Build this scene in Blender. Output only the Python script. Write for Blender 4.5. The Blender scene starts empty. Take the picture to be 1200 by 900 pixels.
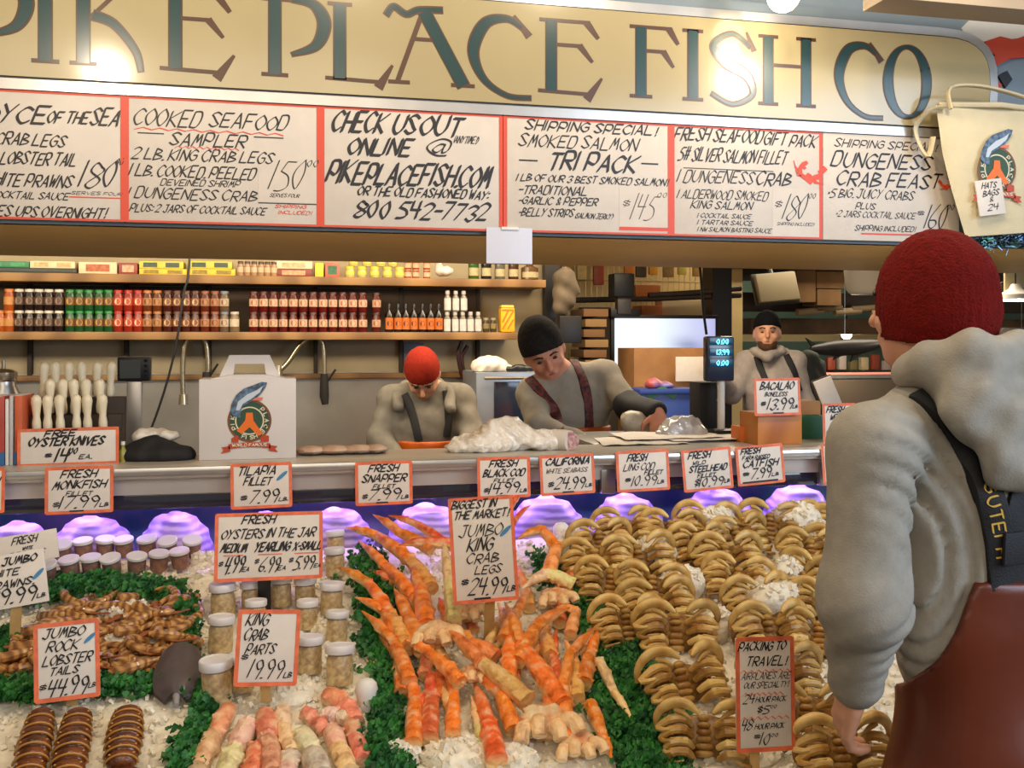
import bpy, bmesh, math, random
import numpy as np
from mathutils import Vector, Matrix, noise
from mathutils.bvhtree import BVHTree
random.seed(7)
SC = bpy.context.scene
COL = SC.collection
# ---------------------------------------------------------------- camera
FP, HY, H = 1150.0, 397.0, 1.65           # focal length in pixels, horizon row, eye height
PSI = math.atan(FP / 4970.0)              # the camera looks a little to the right along the counter
S_, C_ = math.sin(PSI), math.cos(PSI)
cam_d = bpy.data.cameras.new('camera'); cam = bpy.data.objects.new('camera', cam_d); COL.objects.link(cam)
cam.location = (0, 0, H); cam.rotation_euler = (math.pi / 2, 0, -PSI)
cam_d.sensor_fit = 'HORIZONTAL'; cam_d.sensor_width = 36.0; cam_d.lens = 36.0 * FP / 1200.0
cam_d.shift_y = -(450.0 - HY) / 1200.0; cam_d.clip_start = 0.05
SC.camera = cam
SC.view_settings.view_transform = 'Standard'; SC.view_settings.look = 'None'
SC.view_settings.gamma = 1.0; SC.view_settings.use_curve_mapping = False
SC.view_settings.exposure = 0.0
SC.cycles.max_bounces = 6; SC.cycles.transparent_max_bounces = 12
SC.cycles.use_denoising = True
SC.cycles.caustics_reflective = False; SC.cycles.caustics_refractive = False
SC.cycles.sample_clamp_indirect = 4.0
# ---------------------------------------------------------------- world and lights
W = bpy.data.worlds.new('world'); SC.world = W; W.use_nodes = True
W.node_tree.nodes['Background'].inputs[0].default_value = (0.95, 0.82, 0.68, 1)
W.node_tree.nodes['Background'].inputs[1].default_value = 0.30
def light(kind, loc, power, col, size=0.1, sy=None, rot=None):
    l = bpy.data.lights.new('lamp_light', kind); l.energy = power; l.color = col
    if kind == 'AREA':
        l.size = size
        if sy: l.shape = 'RECTANGLE'; l.size_y = sy
    else: l.shadow_soft_size = size
    o = bpy.data.objects.new('lamp_light', l); o.location = loc; COL.objects.link(o)
    if rot: o.rotation_euler = rot
    return o
WARM = (1.0, 0.83, 0.62)
for x, y, z, e in ((-0.60, 1.95, 2.57, 17), (1.76, 1.95, 2.69, 17), (0.25, 1.70, 3.15, 36), (1.05, 1.70, 3.15, 32)):   # bulbs that hang over the ice
    light('POINT', (x, y, z), e, WARM, 0.05)
light('AREA', (-0.9, 4.75, 2.35), 15, (1.0, 0.80, 0.52), 3.6, 0.25, (math.radians(38), 0, 0))   # strip lamp over the shelves
light('AREA', (1.6, 4.6, 2.6), 60, (1.0, 0.84, 0.62), 2.2, 0.4, (0, 0, 0))                      # strip lamp over the work table
light('AREA', (-0.9, 4.08, 2.14), 34, (1.0, 0.86, 0.64), 3.2, 0.2, (math.radians(62), 0, 0))                  # added light hidden behind the canopy, brightens the wall over the sink
light('AREA', (4.6, 7.2, 2.8), 95, (1.0, 0.85, 0.62), 2.5, 1.2, (0, 0, 0))                      # lamps of the next stall
light('AREA', (3.3, -1.0, 2.4), 120, (0.62, 0.78, 1.0), 2.4, 2.0, (math.radians(62), 0, math.radians(38)))  # daylight from the street side
light('AREA', (-0.6, -1.6, 2.9), 44, (1.0, 0.86, 0.68), 2.6, 1.6, (math.radians(50), 0, 0))     # lamps of the market hall behind
# ---------------------------------------------------------------- geometry helpers
def ray(px, py):
    u, v = (px - 600) / FP, (HY - py) / FP
    return Vector((S_ + C_ * u, C_ - S_ * u, v))
def atD(px, py, d): return Vector((0, 0, H)) + ray(px, py) * d
def atY(px, py, Y):
    r = ray(px, py); return Vector((0, 0, H)) + r * (Y / r.y)
def atZ(px, py, z):
    r = ray(px, py); return Vector((0, 0, H)) + r * ((z - H) / r.z)
B0, BY, BS = 0.775, 1.95, 0.24            # the ice bed is a slope
def bed_z(y): return B0 + (y - BY) * BS
def atBed(px, py, h=0.0):
    r = ray(px, py); t = (B0 + h - BY * BS - H) / (r.z - BS * r.y)
    return Vector((0, 0, H)) + r * t
def sc_(p): return FP / (Vector(p) - cam.location).dot(Vector((S_, C_, 0)))   # pixels per metre at p
FW, RT, UP = Vector((S_, C_, 0)), Vector((C_, -S_, 0)), Vector((0, 0, 1))
def lin(c): return tuple((v / 255 / 12.92 if v / 255 <= 0.04045 else ((v / 255 + 0.055) / 1.055) ** 2.4) for v in c)
MATS = {}
def mat(name, c, rough=0.5, metal=0.0, var=0.0, vs=8.0, bump=0.0, bs=60.0, emit=0.0, spec=0.5, coat=0.0, c2=None, wave=None, sss=0.0, alpha=1.0, attr=None, orand=0.0):
    if name in MATS: return MATS[name]
    m = bpy.data.materials.new(name); m.use_nodes = True; nt = m.node_tree; b = nt.nodes['Principled BSDF']
    L = nt.links.new
    def N(t, **k):
        n = nt.nodes.new(t)
        for a, v in k.items(): setattr(n, a, v)
        return n
    col = lin(c) + (1,)
    b.inputs['Base Color'].default_value = col; b.inputs['Roughness'].default_value = rough; b.inputs['Metallic'].default_value = metal
    b.inputs['Specular IOR Level'].default_value = spec; b.inputs['Coat Weight'].default_value = coat; b.inputs['Coat Roughness'].default_value = 0.12
    if sss: b.inputs['Subsurface Weight'].default_value = sss; b.inputs['Subsurface Radius'].default_value = (0.02, 0.015, 0.01); b.inputs['Subsurface Scale'].default_value = 0.5
    tc = N('ShaderNodeTexCoord')
    if attr:
        a = N('ShaderNodeAttribute', attribute_name=attr); n0 = N('ShaderNodeTexNoise'); n0.inputs['Scale'].default_value = vs; n0.inputs['Detail'].default_value = 5; L(tc.outputs['Object'], n0.inputs['Vector'])
        r0 = N('ShaderNodeValToRGB'); r0.color_ramp.elements[0].position = .50; r0.color_ramp.elements[1].position = .72; r0.color_ramp.elements[0].color = (0, 0, 0, 1); r0.color_ramp.elements[1].color = (.62, .62, .62, 1); L(n0.outputs[0], r0.inputs[0])
        r1 = N('ShaderNodeValToRGB'); r1.color_ramp.elements[0].position = .28; r1.color_ramp.elements[1].position = .48; r1.color_ramp.elements[0].color = (.55, .42, .36, 1); r1.color_ramp.elements[1].color = (1, 1, 1, 1); L(n0.outputs[0], r1.inputs[0])
        m1 = N('ShaderNodeMix', data_type='RGBA', blend_type='MULTIPLY'); m1.inputs[0].default_value = 1; L(a.outputs['Color'], m1.inputs[6]); L(r1.outputs[0], m1.inputs[7])
        m2 = N('ShaderNodeMix', data_type='RGBA'); L(r0.outputs[0], m2.inputs[0]); L(m1.outputs[2], m2.inputs[6]); m2.inputs[7].default_value = lin((240, 214, 168)) + (1,); L(m2.outputs[2], b.inputs['Base Color'])
    elif c2 or var:
        nz = N('ShaderNodeTexNoise'); nz.inputs['Scale'].default_value = vs; nz.inputs['Detail'].default_value = 4
        if wave:
            nz = N('ShaderNodeTexWave', bands_direction=wave[0]); nz.inputs['Scale'].default_value = wave[1]; nz.inputs['Distortion'].default_value = wave[2]; nz.inputs['Detail'].default_value = 2
        L(tc.outputs['Object'], nz.inputs['Vector'])
        r = N('ShaderNodeValToRGB'); r.color_ramp.elements[0].position = 0.36; r.color_ramp.elements[1].position = 0.66
        if wave: r.color_ramp.elements[0].position = 0.1; r.color_ramp.elements[1].position = 0.9
        if c2: r.color_ramp.elements[0].color = lin(c2) + (1,); r.color_ramp.elements[1].color = col
        else:
            r.color_ramp.elements[0].color = tuple(v * (1 - var) for v in col[:3]) + (1,)
            r.color_ramp.elements[1].color = tuple(min(1, v * (1 + var)) for v in col[:3]) + (1,)
        L(nz.outputs[0], r.inputs[0]); src = r.outputs[0]
        if orand:
            oi = N('ShaderNodeObjectInfo'); mr = N('ShaderNodeMapRange'); mr.inputs[3].default_value = 1 - orand; mr.inputs[4].default_value = 1 + orand * .4; L(oi.outputs['Random'], mr.inputs[0])
            hs = N('ShaderNodeHueSaturation'); L(mr.outputs[0], hs.inputs['Value']); L(src, hs.inputs['Color']); src = hs.outputs[0]
        L(src, b.inputs['Base Color'])
    if bump:
        n2 = N('ShaderNodeTexNoise'); n2.inputs['Scale'].default_value = bs; n2.inputs['Detail'].default_value = 3
        if wave and wave[0] in 'XYZ' and len(wave) > 3:
            n2 = N('ShaderNodeTexWave', bands_direction=wave[0]); n2.inputs['Scale'].default_value = wave[1]; n2.inputs['Distortion'].default_value = wave[2]
        L(tc.outputs['Object'], n2.inputs['Vector'])
        bp = N('ShaderNodeBump'); bp.inputs['Strength'].default_value = bump; bp.inputs['Distance'].default_value = 0.01
        L(n2.outputs[0], bp.inputs['Height']); L(bp.outputs[0], b.inputs['Normal'])
    if emit:
        b.inputs['Emission Color'].default_value = col; b.inputs['Emission Strength'].default_value = emit
    if alpha < 1:
        b.inputs['Alpha'].default_value = alpha
    MATS[name] = m; return m
WL = {}                                    # world position of every object's origin (no rotation until the end)
class MB:
    def __init__(s): s.v = []; s.f = []; s.mi = []; s.m = 0; s.col = []
    def add(s, vs, fs, M=None, col=None):
        o = len(s.v)
        for k, p in enumerate(vs):
            p = Vector(p)
            s.v.append(M @ p if M is not None else p)
            if col is not None: s.col.append(col[k] if isinstance(col, list) else col)
        for f in fs: s.f.append([i + o for i in f]); s.mi.append(s.m)
        return s
    def box(s, c, d, M=None, bev=0.0):
        hx, hy, hz = d[0] / 2, d[1] / 2, d[2] / 2
        if bev <= 0:
            vs = [(c[0] + a * hx, c[1] + b * hy, c[2] + e * hz) for a in (-1, 1) for b in (-1, 1) for e in (-1, 1)]
            fs = [(0, 1, 3, 2), (4, 6, 7, 5), (0, 4, 5, 1), (2, 3, 7, 6), (0, 2, 6, 4), (1, 5, 7, 3)]
        else:
            bm = bmesh.new(); bmesh.ops.create_cube(bm, size=1.0)
            for v in bm.verts: v.co = Vector((c[0] + v.co.x * d[0], c[1] + v.co.y * d[1], c[2] + v.co.z * d[2]))
            bmesh.ops.bevel(bm, geom=bm.edges[:], offset=min(bev, min(d) * 0.45), segments=2, affect='EDGES', profile=0.6)
            bm.verts.index_update(); vs = [v.co.copy() for v in bm.verts]; fs = [[v.index for v in f.verts] for f in bm.faces]; bm.free()
        return s.add(vs, fs, M)
    def lathe(s, prof, M=None, n=20, cap=True):
        vs = []; fs = []
        for r, z in prof:
            for k in range(n): vs.append((r * math.cos(2 * math.pi * k / n), r * math.sin(2 * math.pi * k / n), z))
        for i in range(len(prof) - 1):
            for k in range(n): fs.append((i * n + k, i * n + (k + 1) % n, (i + 1) * n + (k + 1) % n, (i + 1) * n + k))
        if cap: fs.append(tuple(range(n - 1, -1, -1))); fs.append(tuple((len(prof) - 1) * n + k for k in range(n)))
        return s.add(vs, fs, M)
    def tube(s, pts, rs, n=8, M=None, flat=1.0, colf=None, ref=None, bumps=None):
        pts = [Vector(p) for p in pts]
        if not hasattr(rs, '__len__'): rs = [rs] * len(pts)
        vs = []; fs = []; cl = []; N_ = len(pts)
        t0 = (pts[1] - pts[0]).normalized()
        a = Vector(ref) if ref is not None else (Vector((0, 0, 1)) if abs(t0.z) < 0.9 else Vector((1, 0, 0)))
        for i, p in enumerate(pts):
            t = (pts[min(i + 1, N_ - 1)] - pts[max(i - 1, 0)]).normalized()
            a = (a - t * a.dot(t)); a = a.normalized() if a.length > 1e-5 else t.orthogonal().normalized()
            b = t.cross(a)
            for k in range(n):
                w = 2 * math.pi * k / n; r = rs[i] * (bumps(i, k) if bumps else 1)
                vs.append(p + a * (math.cos(w) * r * flat) + b * (math.sin(w) * r))
                if colf: cl.append(colf(i / (N_ - 1), math.cos(w), math.sin(w)))
        for i in range(N_ - 1):
            for k in range(n): fs.append((i * n + k, i * n + (k + 1) % n, (i + 1) * n + (k + 1) % n, (i + 1) * n + k))
        fs.append(tuple(range(n - 1, -1, -1))); fs.append(tuple((N_ - 1) * n + k for k in range(n)))
        return s.add(vs, fs, M, cl if colf else None)
    def ell(s, c, r, M=None, n=14, m=9, fn=None, col=None):
        vs = [(0, 0, -1)]; fs = []
        for j in range(1, m):
            t = math.pi * j / m
            for k in range(n): vs.append((math.sin(t) * math.cos(2 * math.pi * k / n), math.sin(t) * math.sin(2 * math.pi * k / n), -math.cos(t)))
        vs.append((0, 0, 1)); e = len(vs) - 1
        for k in range(n):
            fs.append((0, 1 + (k + 1) % n, 1 + k)); fs.append((e, e - n + k, e - n + (k + 1) % n))
            for j in range(m - 2): fs.append((1 + j * n + k, 1 + j * n + (k + 1) % n, 1 + (j + 1) * n + (k + 1) % n, 1 + (j + 1) * n + k))
        q = []
        for p in vs:
            g = fn(Vector(p)) if fn else 1.0
            q.append((c[0] + p[0] * r[0] * g, c[1] + p[1] * r[1] * g, c[2] + p[2] * r[2] * g))
        return s.add(q, fs, M, col)
    def prism(s, poly, a, b, M=None):      # polygon in x,z extruded in y from a to b
        n = len(poly); vs = [(x, a, z) for x, z in poly] + [(x, b, z) for x, z in poly]
        fs = [tuple(range(n)), tuple(range(2 * n - 1, n - 1, -1))] + [(i, i + n, (i + 1) % n + n, (i + 1) % n) for i in range(n)]
        return s.add(vs, fs, M)
    def grid(s, fn, nu, nv, M=None, colf=None):
        vs = [fn(i / nu, j / nv) for j in range(nv + 1) for i in range(nu + 1)]
        fs = [(j * (nu + 1) + i, j * (nu + 1) + i + 1, (j + 1) * (nu + 1) + i + 1, (j + 1) * (nu + 1) + i) for j in range(nv) for i in range(nu)]
        return s.add(vs, fs, M, [colf(i / nu, j / nv) for j in range(nv + 1) for i in range(nu + 1)] if colf else None)
    def build(s, name, m, parent=None, local=False, smooth=None, origin=None):
        """one mesh object; vertices are given in world space unless local"""
        ms = m if isinstance(m, (list, tuple)) else [m]
        if parent is not None:
            org = Vector((0, 0, 0)); off = Vector((0, 0, 0)) if local else WL[parent]
        elif local: org = Vector((0, 0, 0)); off = Vector((0, 0, 0))
        else:
            xs = [p.x for p in s.v]; ys = [p.y for p in s.v]; zs = [p.z for p in s.v]
            off = Vector(origin) if origin is not None else Vector(((min(xs) + max(xs)) / 2, (min(ys) + max(ys)) / 2, min(zs)))
            org = off
        me = bpy.data.meshes.new(name); me.from_pydata([tuple(p - off) for p in s.v], [], s.f)
        for x in ms: me.materials.append(x)
        if len(ms) > 1: me.polygons.foreach_set('material_index', s.mi)
        if s.col:
            at = me.color_attributes.new('tint', 'FLOAT_COLOR', 'POINT')
            at.data.foreach_set('color', [c for q in s.col for c in (tuple(q) + (1,))])
        if smooth != 'flat':
            me.polygons.foreach_set('use_smooth', [True] * len(me.polygons))
            if smooth != 'all': me.set_sharp_from_angle(angle=math.radians(smooth or 38))
        me.update()
        o = bpy.data.objects.new(name, me); COL.objects.link(o)
        if parent is not None: o.parent = parent; WL[o] = WL[parent].copy()
        else: o.location = org; WL[o] = Vector(org)
        return o
def tag(o, label, cat, group=None, kind=None):
    o['label'] = label
    if cat: o['category'] = cat
    if group: o['group'] = group
    if kind: o['kind'] = kind
    return o
def thing(name, label, cat, loc, group=None):
    o = bpy.data.objects.new(name, None); COL.objects.link(o); o.location = loc; o.empty_display_size = 0.05
    WL[o] = Vector(loc); return tag(o, label, cat, group)
def struct(o): o['kind'] = 'structure'; return o
KIDS = {}
def kids(o):
    return [c for c in bpy.data.objects if c.parent == o]
def dup(root, tree, M, label):
    """a copy of a thing and of each of its parts; tree = list of (part, its sub-parts)"""
    r = root.copy(); COL.objects.link(r); r.matrix_world = M; r['label'] = label
    for c, subs in tree:
        k = c.copy(); COL.objects.link(k); k.parent = r
        for d in subs: e = d.copy(); COL.objects.link(e); e.parent = k
    return r
def tree_of(root): return [(c, kids(c)) for c in kids(root)]
class Proto:
    """first use places the prototype itself, later uses copy it"""
    def __init__(s, make): s.make = make; s.root = None
    def put(s, M, label, group=None):
        if s.root is None:
            s.root = s.make(); s.tree = tree_of(s.root); r = s.root; r.matrix_world = M; r['label'] = label
        else: r = dup(s.root, s.tree, M, label)
        if group: r['group'] = group
        return r
def TM(loc, rz=0, rx=0, ry=0, s=1.0):
    return Matrix.Translation(loc) @ Matrix.Rotation(rz, 4, 'Z') @ Matrix.Rotation(rx, 4, 'X') @ Matrix.Rotation(ry, 4, 'Y') @ Matrix.Scale(s, 4)
ORD = 'first second third fourth fifth sixth seventh eighth ninth tenth eleventh twelfth thirteenth fourteenth fifteenth sixteenth seventeenth eighteenth nineteenth twentieth'.split()
def nz(p, s): return noise.noise(Vector(p) * s)
def catmull(pts, n=5):
    P = [Vector(p) for p in pts]
    if len(P) < 3: return P
    out = []
    for i in range(len(P) - 1):
        a, b, c, d = P[max(i - 1, 0)], P[i], P[i + 1], P[min(i + 2, len(P) - 1)]
        for k in range(n):
            t = k / n
            out.append(0.5 * ((2 * b) + (c - a) * t + (2 * a - 5 * b + 4 * c - d) * t * t + (3 * b - a - 3 * c + d) * t ** 3))
    out.append(P[-1]); return out
# ---------------------------------------------------------------- blended solids (bodies, clothes, cloth bundles)
def E(c, r, M=None): return ('E', np.array(c, float), np.array(r, float), None if M is None else np.array(M, float))
def R(a, b, ra, rb): return ('R', np.array(a, float), np.array(b, float), ra, rb)
def sdf_val(pr, X, Y, Z):
    if pr[0] == 'E':
        c, r, M = pr[1:]
        p = np.stack([X - c[0], Y - c[1], Z - c[2]], -1)
        if M is not None: p = p @ M
        k0 = np.sqrt(((p / r) ** 2).sum(-1)); k1 = np.sqrt(((p / (r * r)) ** 2).sum(-1)) + 1e-9
        return k0 * (k0 - 1) / k1
    a, b, ra, rb = pr[1:]
    ab = b - a; l2 = (ab ** 2).sum() + 1e-12
    px, py, pz = X - a[0], Y - a[1], Z - a[2]
    h = np.clip((px * ab[0] + py * ab[1] + pz * ab[2]) / l2, 0, 1)
    return np.sqrt((px - h * ab[0]) ** 2 + (py - h * ab[1]) ** 2 + (pz - h * ab[2]) ** 2) - (ra + h * (rb - ra))
def pr_box(pr):
    if pr[0] == 'E': m = max(pr[2]); return pr[1] - m, pr[1] + m
    m = max(pr[3], pr[4]); return np.minimum(pr[1], pr[2]) - m, np.maximum(pr[1], pr[2]) + m
def solid(mb, prims, h, k=0.03, post=None, lo=None, hi=None):
    """prims: list of prim or ('-', prim) or ('k', value); surface-nets the blend into mb"""
    bl = [pr_box(p[1] if p[0] == '-' else p) for p in prims if p[0] != 'k' and p[0] != '-']
    lo = np.min([b[0] for b in bl], 0) - 0.03 if lo is None else np.array(lo); hi = np.max([b[1] for b in bl], 0) + 0.03 if hi is None else np.array(hi)
    n = np.ceil((hi - lo) / h).astype(int) + 1
    D = np.full(n, 0.5, np.float32)
    ax = [lo[i] + h * np.arange(n[i]) for i in range(3)]
    kk = k
    for p in prims:
        if p[0] == 'k': kk = p[1]; continue
        sub = p[0] == '-'
        if sub: p = p[1]
        a, b = pr_box(p); mg = 0.05 + kk
        sl = []
        for i in range(3):
            i0 = max(0, int((a[i] - mg - lo[i]) / h)); i1 = min(n[i], int((b[i] + mg - lo[i]) / h) + 2)
            sl.append(slice(i0, max(i0, i1)))
        X, Y, Z = np.meshgrid(ax[0][sl[0]], ax[1][sl[1]], ax[2][sl[2]], indexing='ij')
        if X.size == 0: continue
        d = sdf_val(p, X, Y, Z); o = D[tuple(sl)]
        if sub:
            q = np.clip(0.5 - 0.5 * (o + d) / kk, 0, 1); D[tuple(sl)] = o * (1 - q) - d * q + kk * q * (1 - q)
        else:
            q = np.clip(0.5 + 0.5 * (o - d) / kk, 0, 1); D[tuple(sl)] = o * (1 - q) + d * q - kk * q * (1 - q)
    if post is not None:
        X, Y, Z = np.meshgrid(*ax, indexing='ij'); D = post(D, X, Y, Z)
    nets(mb, D, lo, h)
def nets(mb, D, lo, h):
    s = D < 0
    n = D.shape
    cs = [(i, j, k) for i in (0, 1) for j in (0, 1) for k in (0, 1)]
    def cut(A, c): return A[c[0]:n[0] - 1 + c[0], c[1]:n[1] - 1 + c[1], c[2]:n[2] - 1 + c[2]]
    cnt = sum(cut(s, c).astype(np.int8) for c in cs)
    act = np.argwhere((cnt > 0) & (cnt < 8))
    idx = np.full((n[0] - 1, n[1] - 1, n[2] - 1), -1, np.int32); idx[act[:, 0], act[:, 1], act[:, 2]] = np.arange(len(act))
    acc = np.zeros((len(act), 3)); num = np.zeros(len(act))
    for a in range(8):
        for b in range(a + 1, 8):
            ca, cb = np.array(cs[a]), np.array(cs[b])
            if abs(ca - cb).sum() != 1: continue
            pa, pb = act + ca, act + cb
            da = D[pa[:, 0], pa[:, 1], pa[:, 2]]; db = D[pb[:, 0], pb[:, 1], pb[:, 2]]
            m = (da < 0) != (db < 0)
            t = np.where(m, da / np.where(m, da - db, 1), 0)
            acc += np.where(m[:, None], pa + t[:, None] * (cb - ca), 0); num += m
    P = lo + h * acc / num[:, None]
    o = len(mb.v); mb.v.extend(Vector(p) for p in P)
    for axn in range(3):
        e = [0, 0, 0]; e[axn] = 1
        A = s[:n[0] - e[0], :n[1] - e[1], :n[2] - e[2]]; B = s[e[0]:, e[1]:, e[2]:]
        w = np.argwhere(A != B)
        b1, b2 = [i for i in range(3) if i != axn]
        w = w[(w[:, b1] > 0) & (w[:, b2] > 0) & (w[:, b1] < n[b1] - 1) & (w[:, b2] < n[b2] - 1)]
        q = []
        for (u, v) in ((-1, -1), (0, -1), (0, 0), (-1, 0)):
            c = w.copy(); c[:, b1] += u; c[:, b2] += v; q.append(idx[c[:, 0], c[:, 1], c[:, 2]])
        q = np.stack(q, 1); fl = A[w[:, 0], w[:, 1], w[:, 2]]
        if axn == 1: fl = ~fl
        q[~fl] = q[~fl][:, ::-1]
        for f in q[(q >= 0).all(1)]: mb.f.append([int(i) + o for i in f]); mb.mi.append(mb.m)
def bvh_of(o):
    me = o.data; off = WL[o]
    return BVHTree.FromPolygons([v.co + off for v in me.vertices], [tuple(p.vertices) for p in me.polygons])
def hit(bvh, px, py):
    p, nr, i, d = bvh.ray_cast(Vector((0, 0, H)), ray(px, py).normalized())
    if p is None: return None, None
    if nr.dot(ray(px, py)) > 0: nr = -nr
    return p, nr
def strap(bvh, pix, w, m, name, parent, th=0.006, lift=0.004, n=10):
    """a band lying on a garment along a line; returns the frames along it"""
    pts = []
    for q in catmull([(a, b, 0) for a, b in pix], n):
        p, nr = hit(bvh, q.x, q.y)
        if p is not None: pts.append((p, nr))
    nn = len(pts); P = [p for p, _ in pts]; Nn = [nr for _, nr in pts]
    for _ in range(3):
        P = [P[0]] + [(P[i - 1] + P[i] * 2 + P[i + 1]) / 4 for i in range(1, nn - 1)] + [P[-1]]
        Nn = [Nn[0]] + [((Nn[i - 1] + Nn[i] + Nn[i + 1])).normalized() for i in range(1, nn - 1)] + [Nn[-1]]
    mb = MB(); fr = []; vs = []
    for i in range(nn):
        t = (P[min(i + 1, nn - 1)] - P[max(i - 1, 0)]).normalized(); sd = t.cross(Nn[i]).normalized()
        fr.append((P[i] + Nn[i] * (lift + th), t, sd, Nn[i]))
        for a, b in ((-1, -0.01), (-1, lift + th * 0.8), (-0.9, lift + th), (0.9, lift + th), (1, lift + th * 0.8), (1, -0.01)): vs.append(P[i] + sd * (a * w / 2) + Nn[i] * b)
    fs = [(i * 6 + k, i * 6 + k + 1, i * 6 + 6 + k + 1, i * 6 + 6 + k) for i in range(nn - 1) for k in range(5)]
    mb.add(vs, fs); return mb.build(name, m, parent), fr
# ---------------------------------------------------------------- hand lettering
G = {'A': '00 26 40|12 32', 'B': '00 06|~06 35 34 03|~03 42 41 00', 'C': '~45 26 04 02 20 41', 'D': '00 06|~06 36 43 30 00', 'E': '46 06 00 40|03 33', 'F': '46 06 00|03 33',
     'G': '~45 26 04 02 20 41 43|43 23', 'H': '06 00|46 40|03 43', 'I': '06 00', 'J': '~36 31 20 01|16 46', 'K': '06 00|46 03 40', 'L': '06 00 40', 'M': '00 16 22 36 40', 'N': '00 06 40 46',
     'O': '~26 04 02 20 42 44 26', 'P': '00 06|~06 36 44 32 03', 'Q': '~26 04 02 20 42 44 26|22 40', 'R': '00 06|~06 36 44 33 03|13 40', 'S': '~45 26 05 14 32 41 20 01', 'T': '20 26|06 46',
     'U': '~06 02 20 42 46', 'V': '06 20 46', 'W': '06 10 24 30 46', 'X': '06 40|46 00', 'Y': '06 23 46|23 10', 'Z': '06 46 00 40',
     '0': '~26 04 02 20 32 34 26', '1': '06 00', '2': '~05 26 45 33 00|00 40', '3': '~05 26 45 23|~23 42 20 01', '4': '06 03 43|36 30', '5': '46 16 04|~04 33 41 20 00', '6': '~36 03 01 20 41 32 02',
     '7': '06 46 10', '8': '~35 16 04 42 20 01 44 35', '9': '~44 26 05 23 44|44 30', '$': '~34 15 04 32 21 02|26 10', '!': '16 12|10 11', '.': '00 10', ',': '10 00', '-': '03 33', '@': '~34 24 12 21 33 34 31 42 45 26 04 02 20 40',
     '(': '~26 13 20', ')': '~06 23 00', '&': '~40 14 26 34 11 20 42', '#': '10 16|30 36|02 42|04 44', ':': '01 11|04 14', '*': '02 13|03 12', "'": '16 14', ' ': ''}
NARROW = {'I': 1.7, '1': 1.9, '.': 1.2, ',': 1.2, '!': 1.8, ':': 1.4, ' ': 2.2, '(': 2.2, ')': 2.2, "'": 1.4, '-': 3.6, '*': 2, '$': 3.6}
def hull(pts):
    pts = sorted(set((round(a, 6), round(b, 6)) for a, b in pts))
    def half(q):
        o = []
        for p in q:
            while len(o) > 1 and (o[-1][0] - o[-2][0]) * (p[1] - o[-2][1]) - (o[-1][1] - o[-2][1]) * (p[0] - o[-2][0]) <= 0: o.pop()
            o.append(p)
        return o
    a, b = half(pts), half(pts[::-1]); return a[:-1] + b[:-1]
BR = [0]
def brush(mb, line, w, fr, ang=40, thin=0.3):
    """sweep a chisel nib along a 2-D polyline; fr maps (x, y) to space"""
    c, s = math.cos(math.radians(ang)), math.sin(math.radians(ang))
    nib = [(w / 2 * (a * c - b * thin * s), w / 2 * (a * s + b * thin * c)) for a, b in ((1, 1), (1, -1), (-1, -1), (-1, 1))]
    for p, q in zip(line[:-1], line[1:]):
        hp = hull([(p[0] + a, p[1] + b) for a, b in nib] + [(q[0] + a, q[1] + b) for a, b in nib])
        if len(hp) > 2:
            q = [Vector(fr(x, y)) for x, y in hp]; nn = (q[1] - q[0]).cross(q[2] - q[0])
            if nn.length > 0: nn.normalize()
            BR[0] += 1; q = [p_ + nn * (3e-5 * (BR[0] % 9)) for p_ in q]; mb.add(q, [tuple(range(len(q)))])
def write(mb, text, x0, x1, y, h, w, fr, slant=0.40, jit=0.06, ang=40, thin=0.3):
    """letter one line between x0 and x1 on baseline y with cap height h"""
    adv = [NARROW.get(c, 5.2) for c in text]; tot = sum(adv) - 1.2; sx = (x1 - x0) / max(tot, 0.1); sy = h / 6; x = x0
    rnd = random.Random(text)
    for c, a in zip(text, adv):
        jy = rnd.uniform(-jit, jit) * h; js = 1 + rnd.uniform(-jit, jit)
        for st in filter(None, G.get(c, '').split('|')):
            cur = st[0] == '~'; pts = [(int(t[0]), int(t[1])) for t in st.lstrip('~').split()]
            if cur: pts = [(v.x, v.y) for v in catmull([(a_, b_, 0) for a_, b_ in pts], 4)]
            brush(mb, [(x + px_ * sx + py_ * sy * slant, y + jy + py_ * sy * js) for px_, py_ in pts], w, fr, ang, thin)
        x += a * sx
# ---------------------------------------------------------------- the setting
m_floor = mat('wet_concrete', (92, 84, 76), 0.45, var=0.25, vs=3)
m_wall = mat('stall_wall_paint', (176, 160, 128), 0.6, var=0.10, vs=3)
m_steel = mat('brushed_steel', (176, 172, 166), 0.32, 0.85, var=0.08, vs=5, bump=0.02, bs=20)
m_alu = mat('aluminium_trim', (190, 188, 184), 0.28, 0.7, var=0.06, vs=9)
m_tan = mat('tan_canopy_paint', (214, 178, 100), 0.6, var=0.06, vs=2)
m_blue = mat('blue_grey_paint', (112, 126, 136), 0.6, var=0.08, vs=2)
m_dark = mat('dark_timber', (52, 40, 30), 0.7, var=0.3, vs=6)
m_black = mat('black_plastic', (20, 20, 22), 0.4)
m_blackm = mat('black_matt', (24, 22, 22), 0.8)
m_white = mat('white_plastic', (226, 222, 214), 0.4)
m_card = mat('white_card', (222, 212, 200), 0.55, var=0.03, vs=30)
m_board = mat('grey_white_board', (200, 190, 178), 0.5, var=0.03, vs=20)
m_ink = mat('black_marker_ink', (22, 20, 24), 0.5)
m_ink2 = mat('thin_grey_ink', (78, 70, 64), 0.6)
m_red = mat('red_marker_ink', (206, 72, 48), 0.5)
m_orange = mat('orange_border_ink', (226, 112, 72), 0.5, var=0.15, vs=40)
m_wood = mat('shelf_wood', (150, 112, 66), 0.55, c2=(116, 82, 44), vs=4, wave=('X', 1.2, 6))
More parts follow.
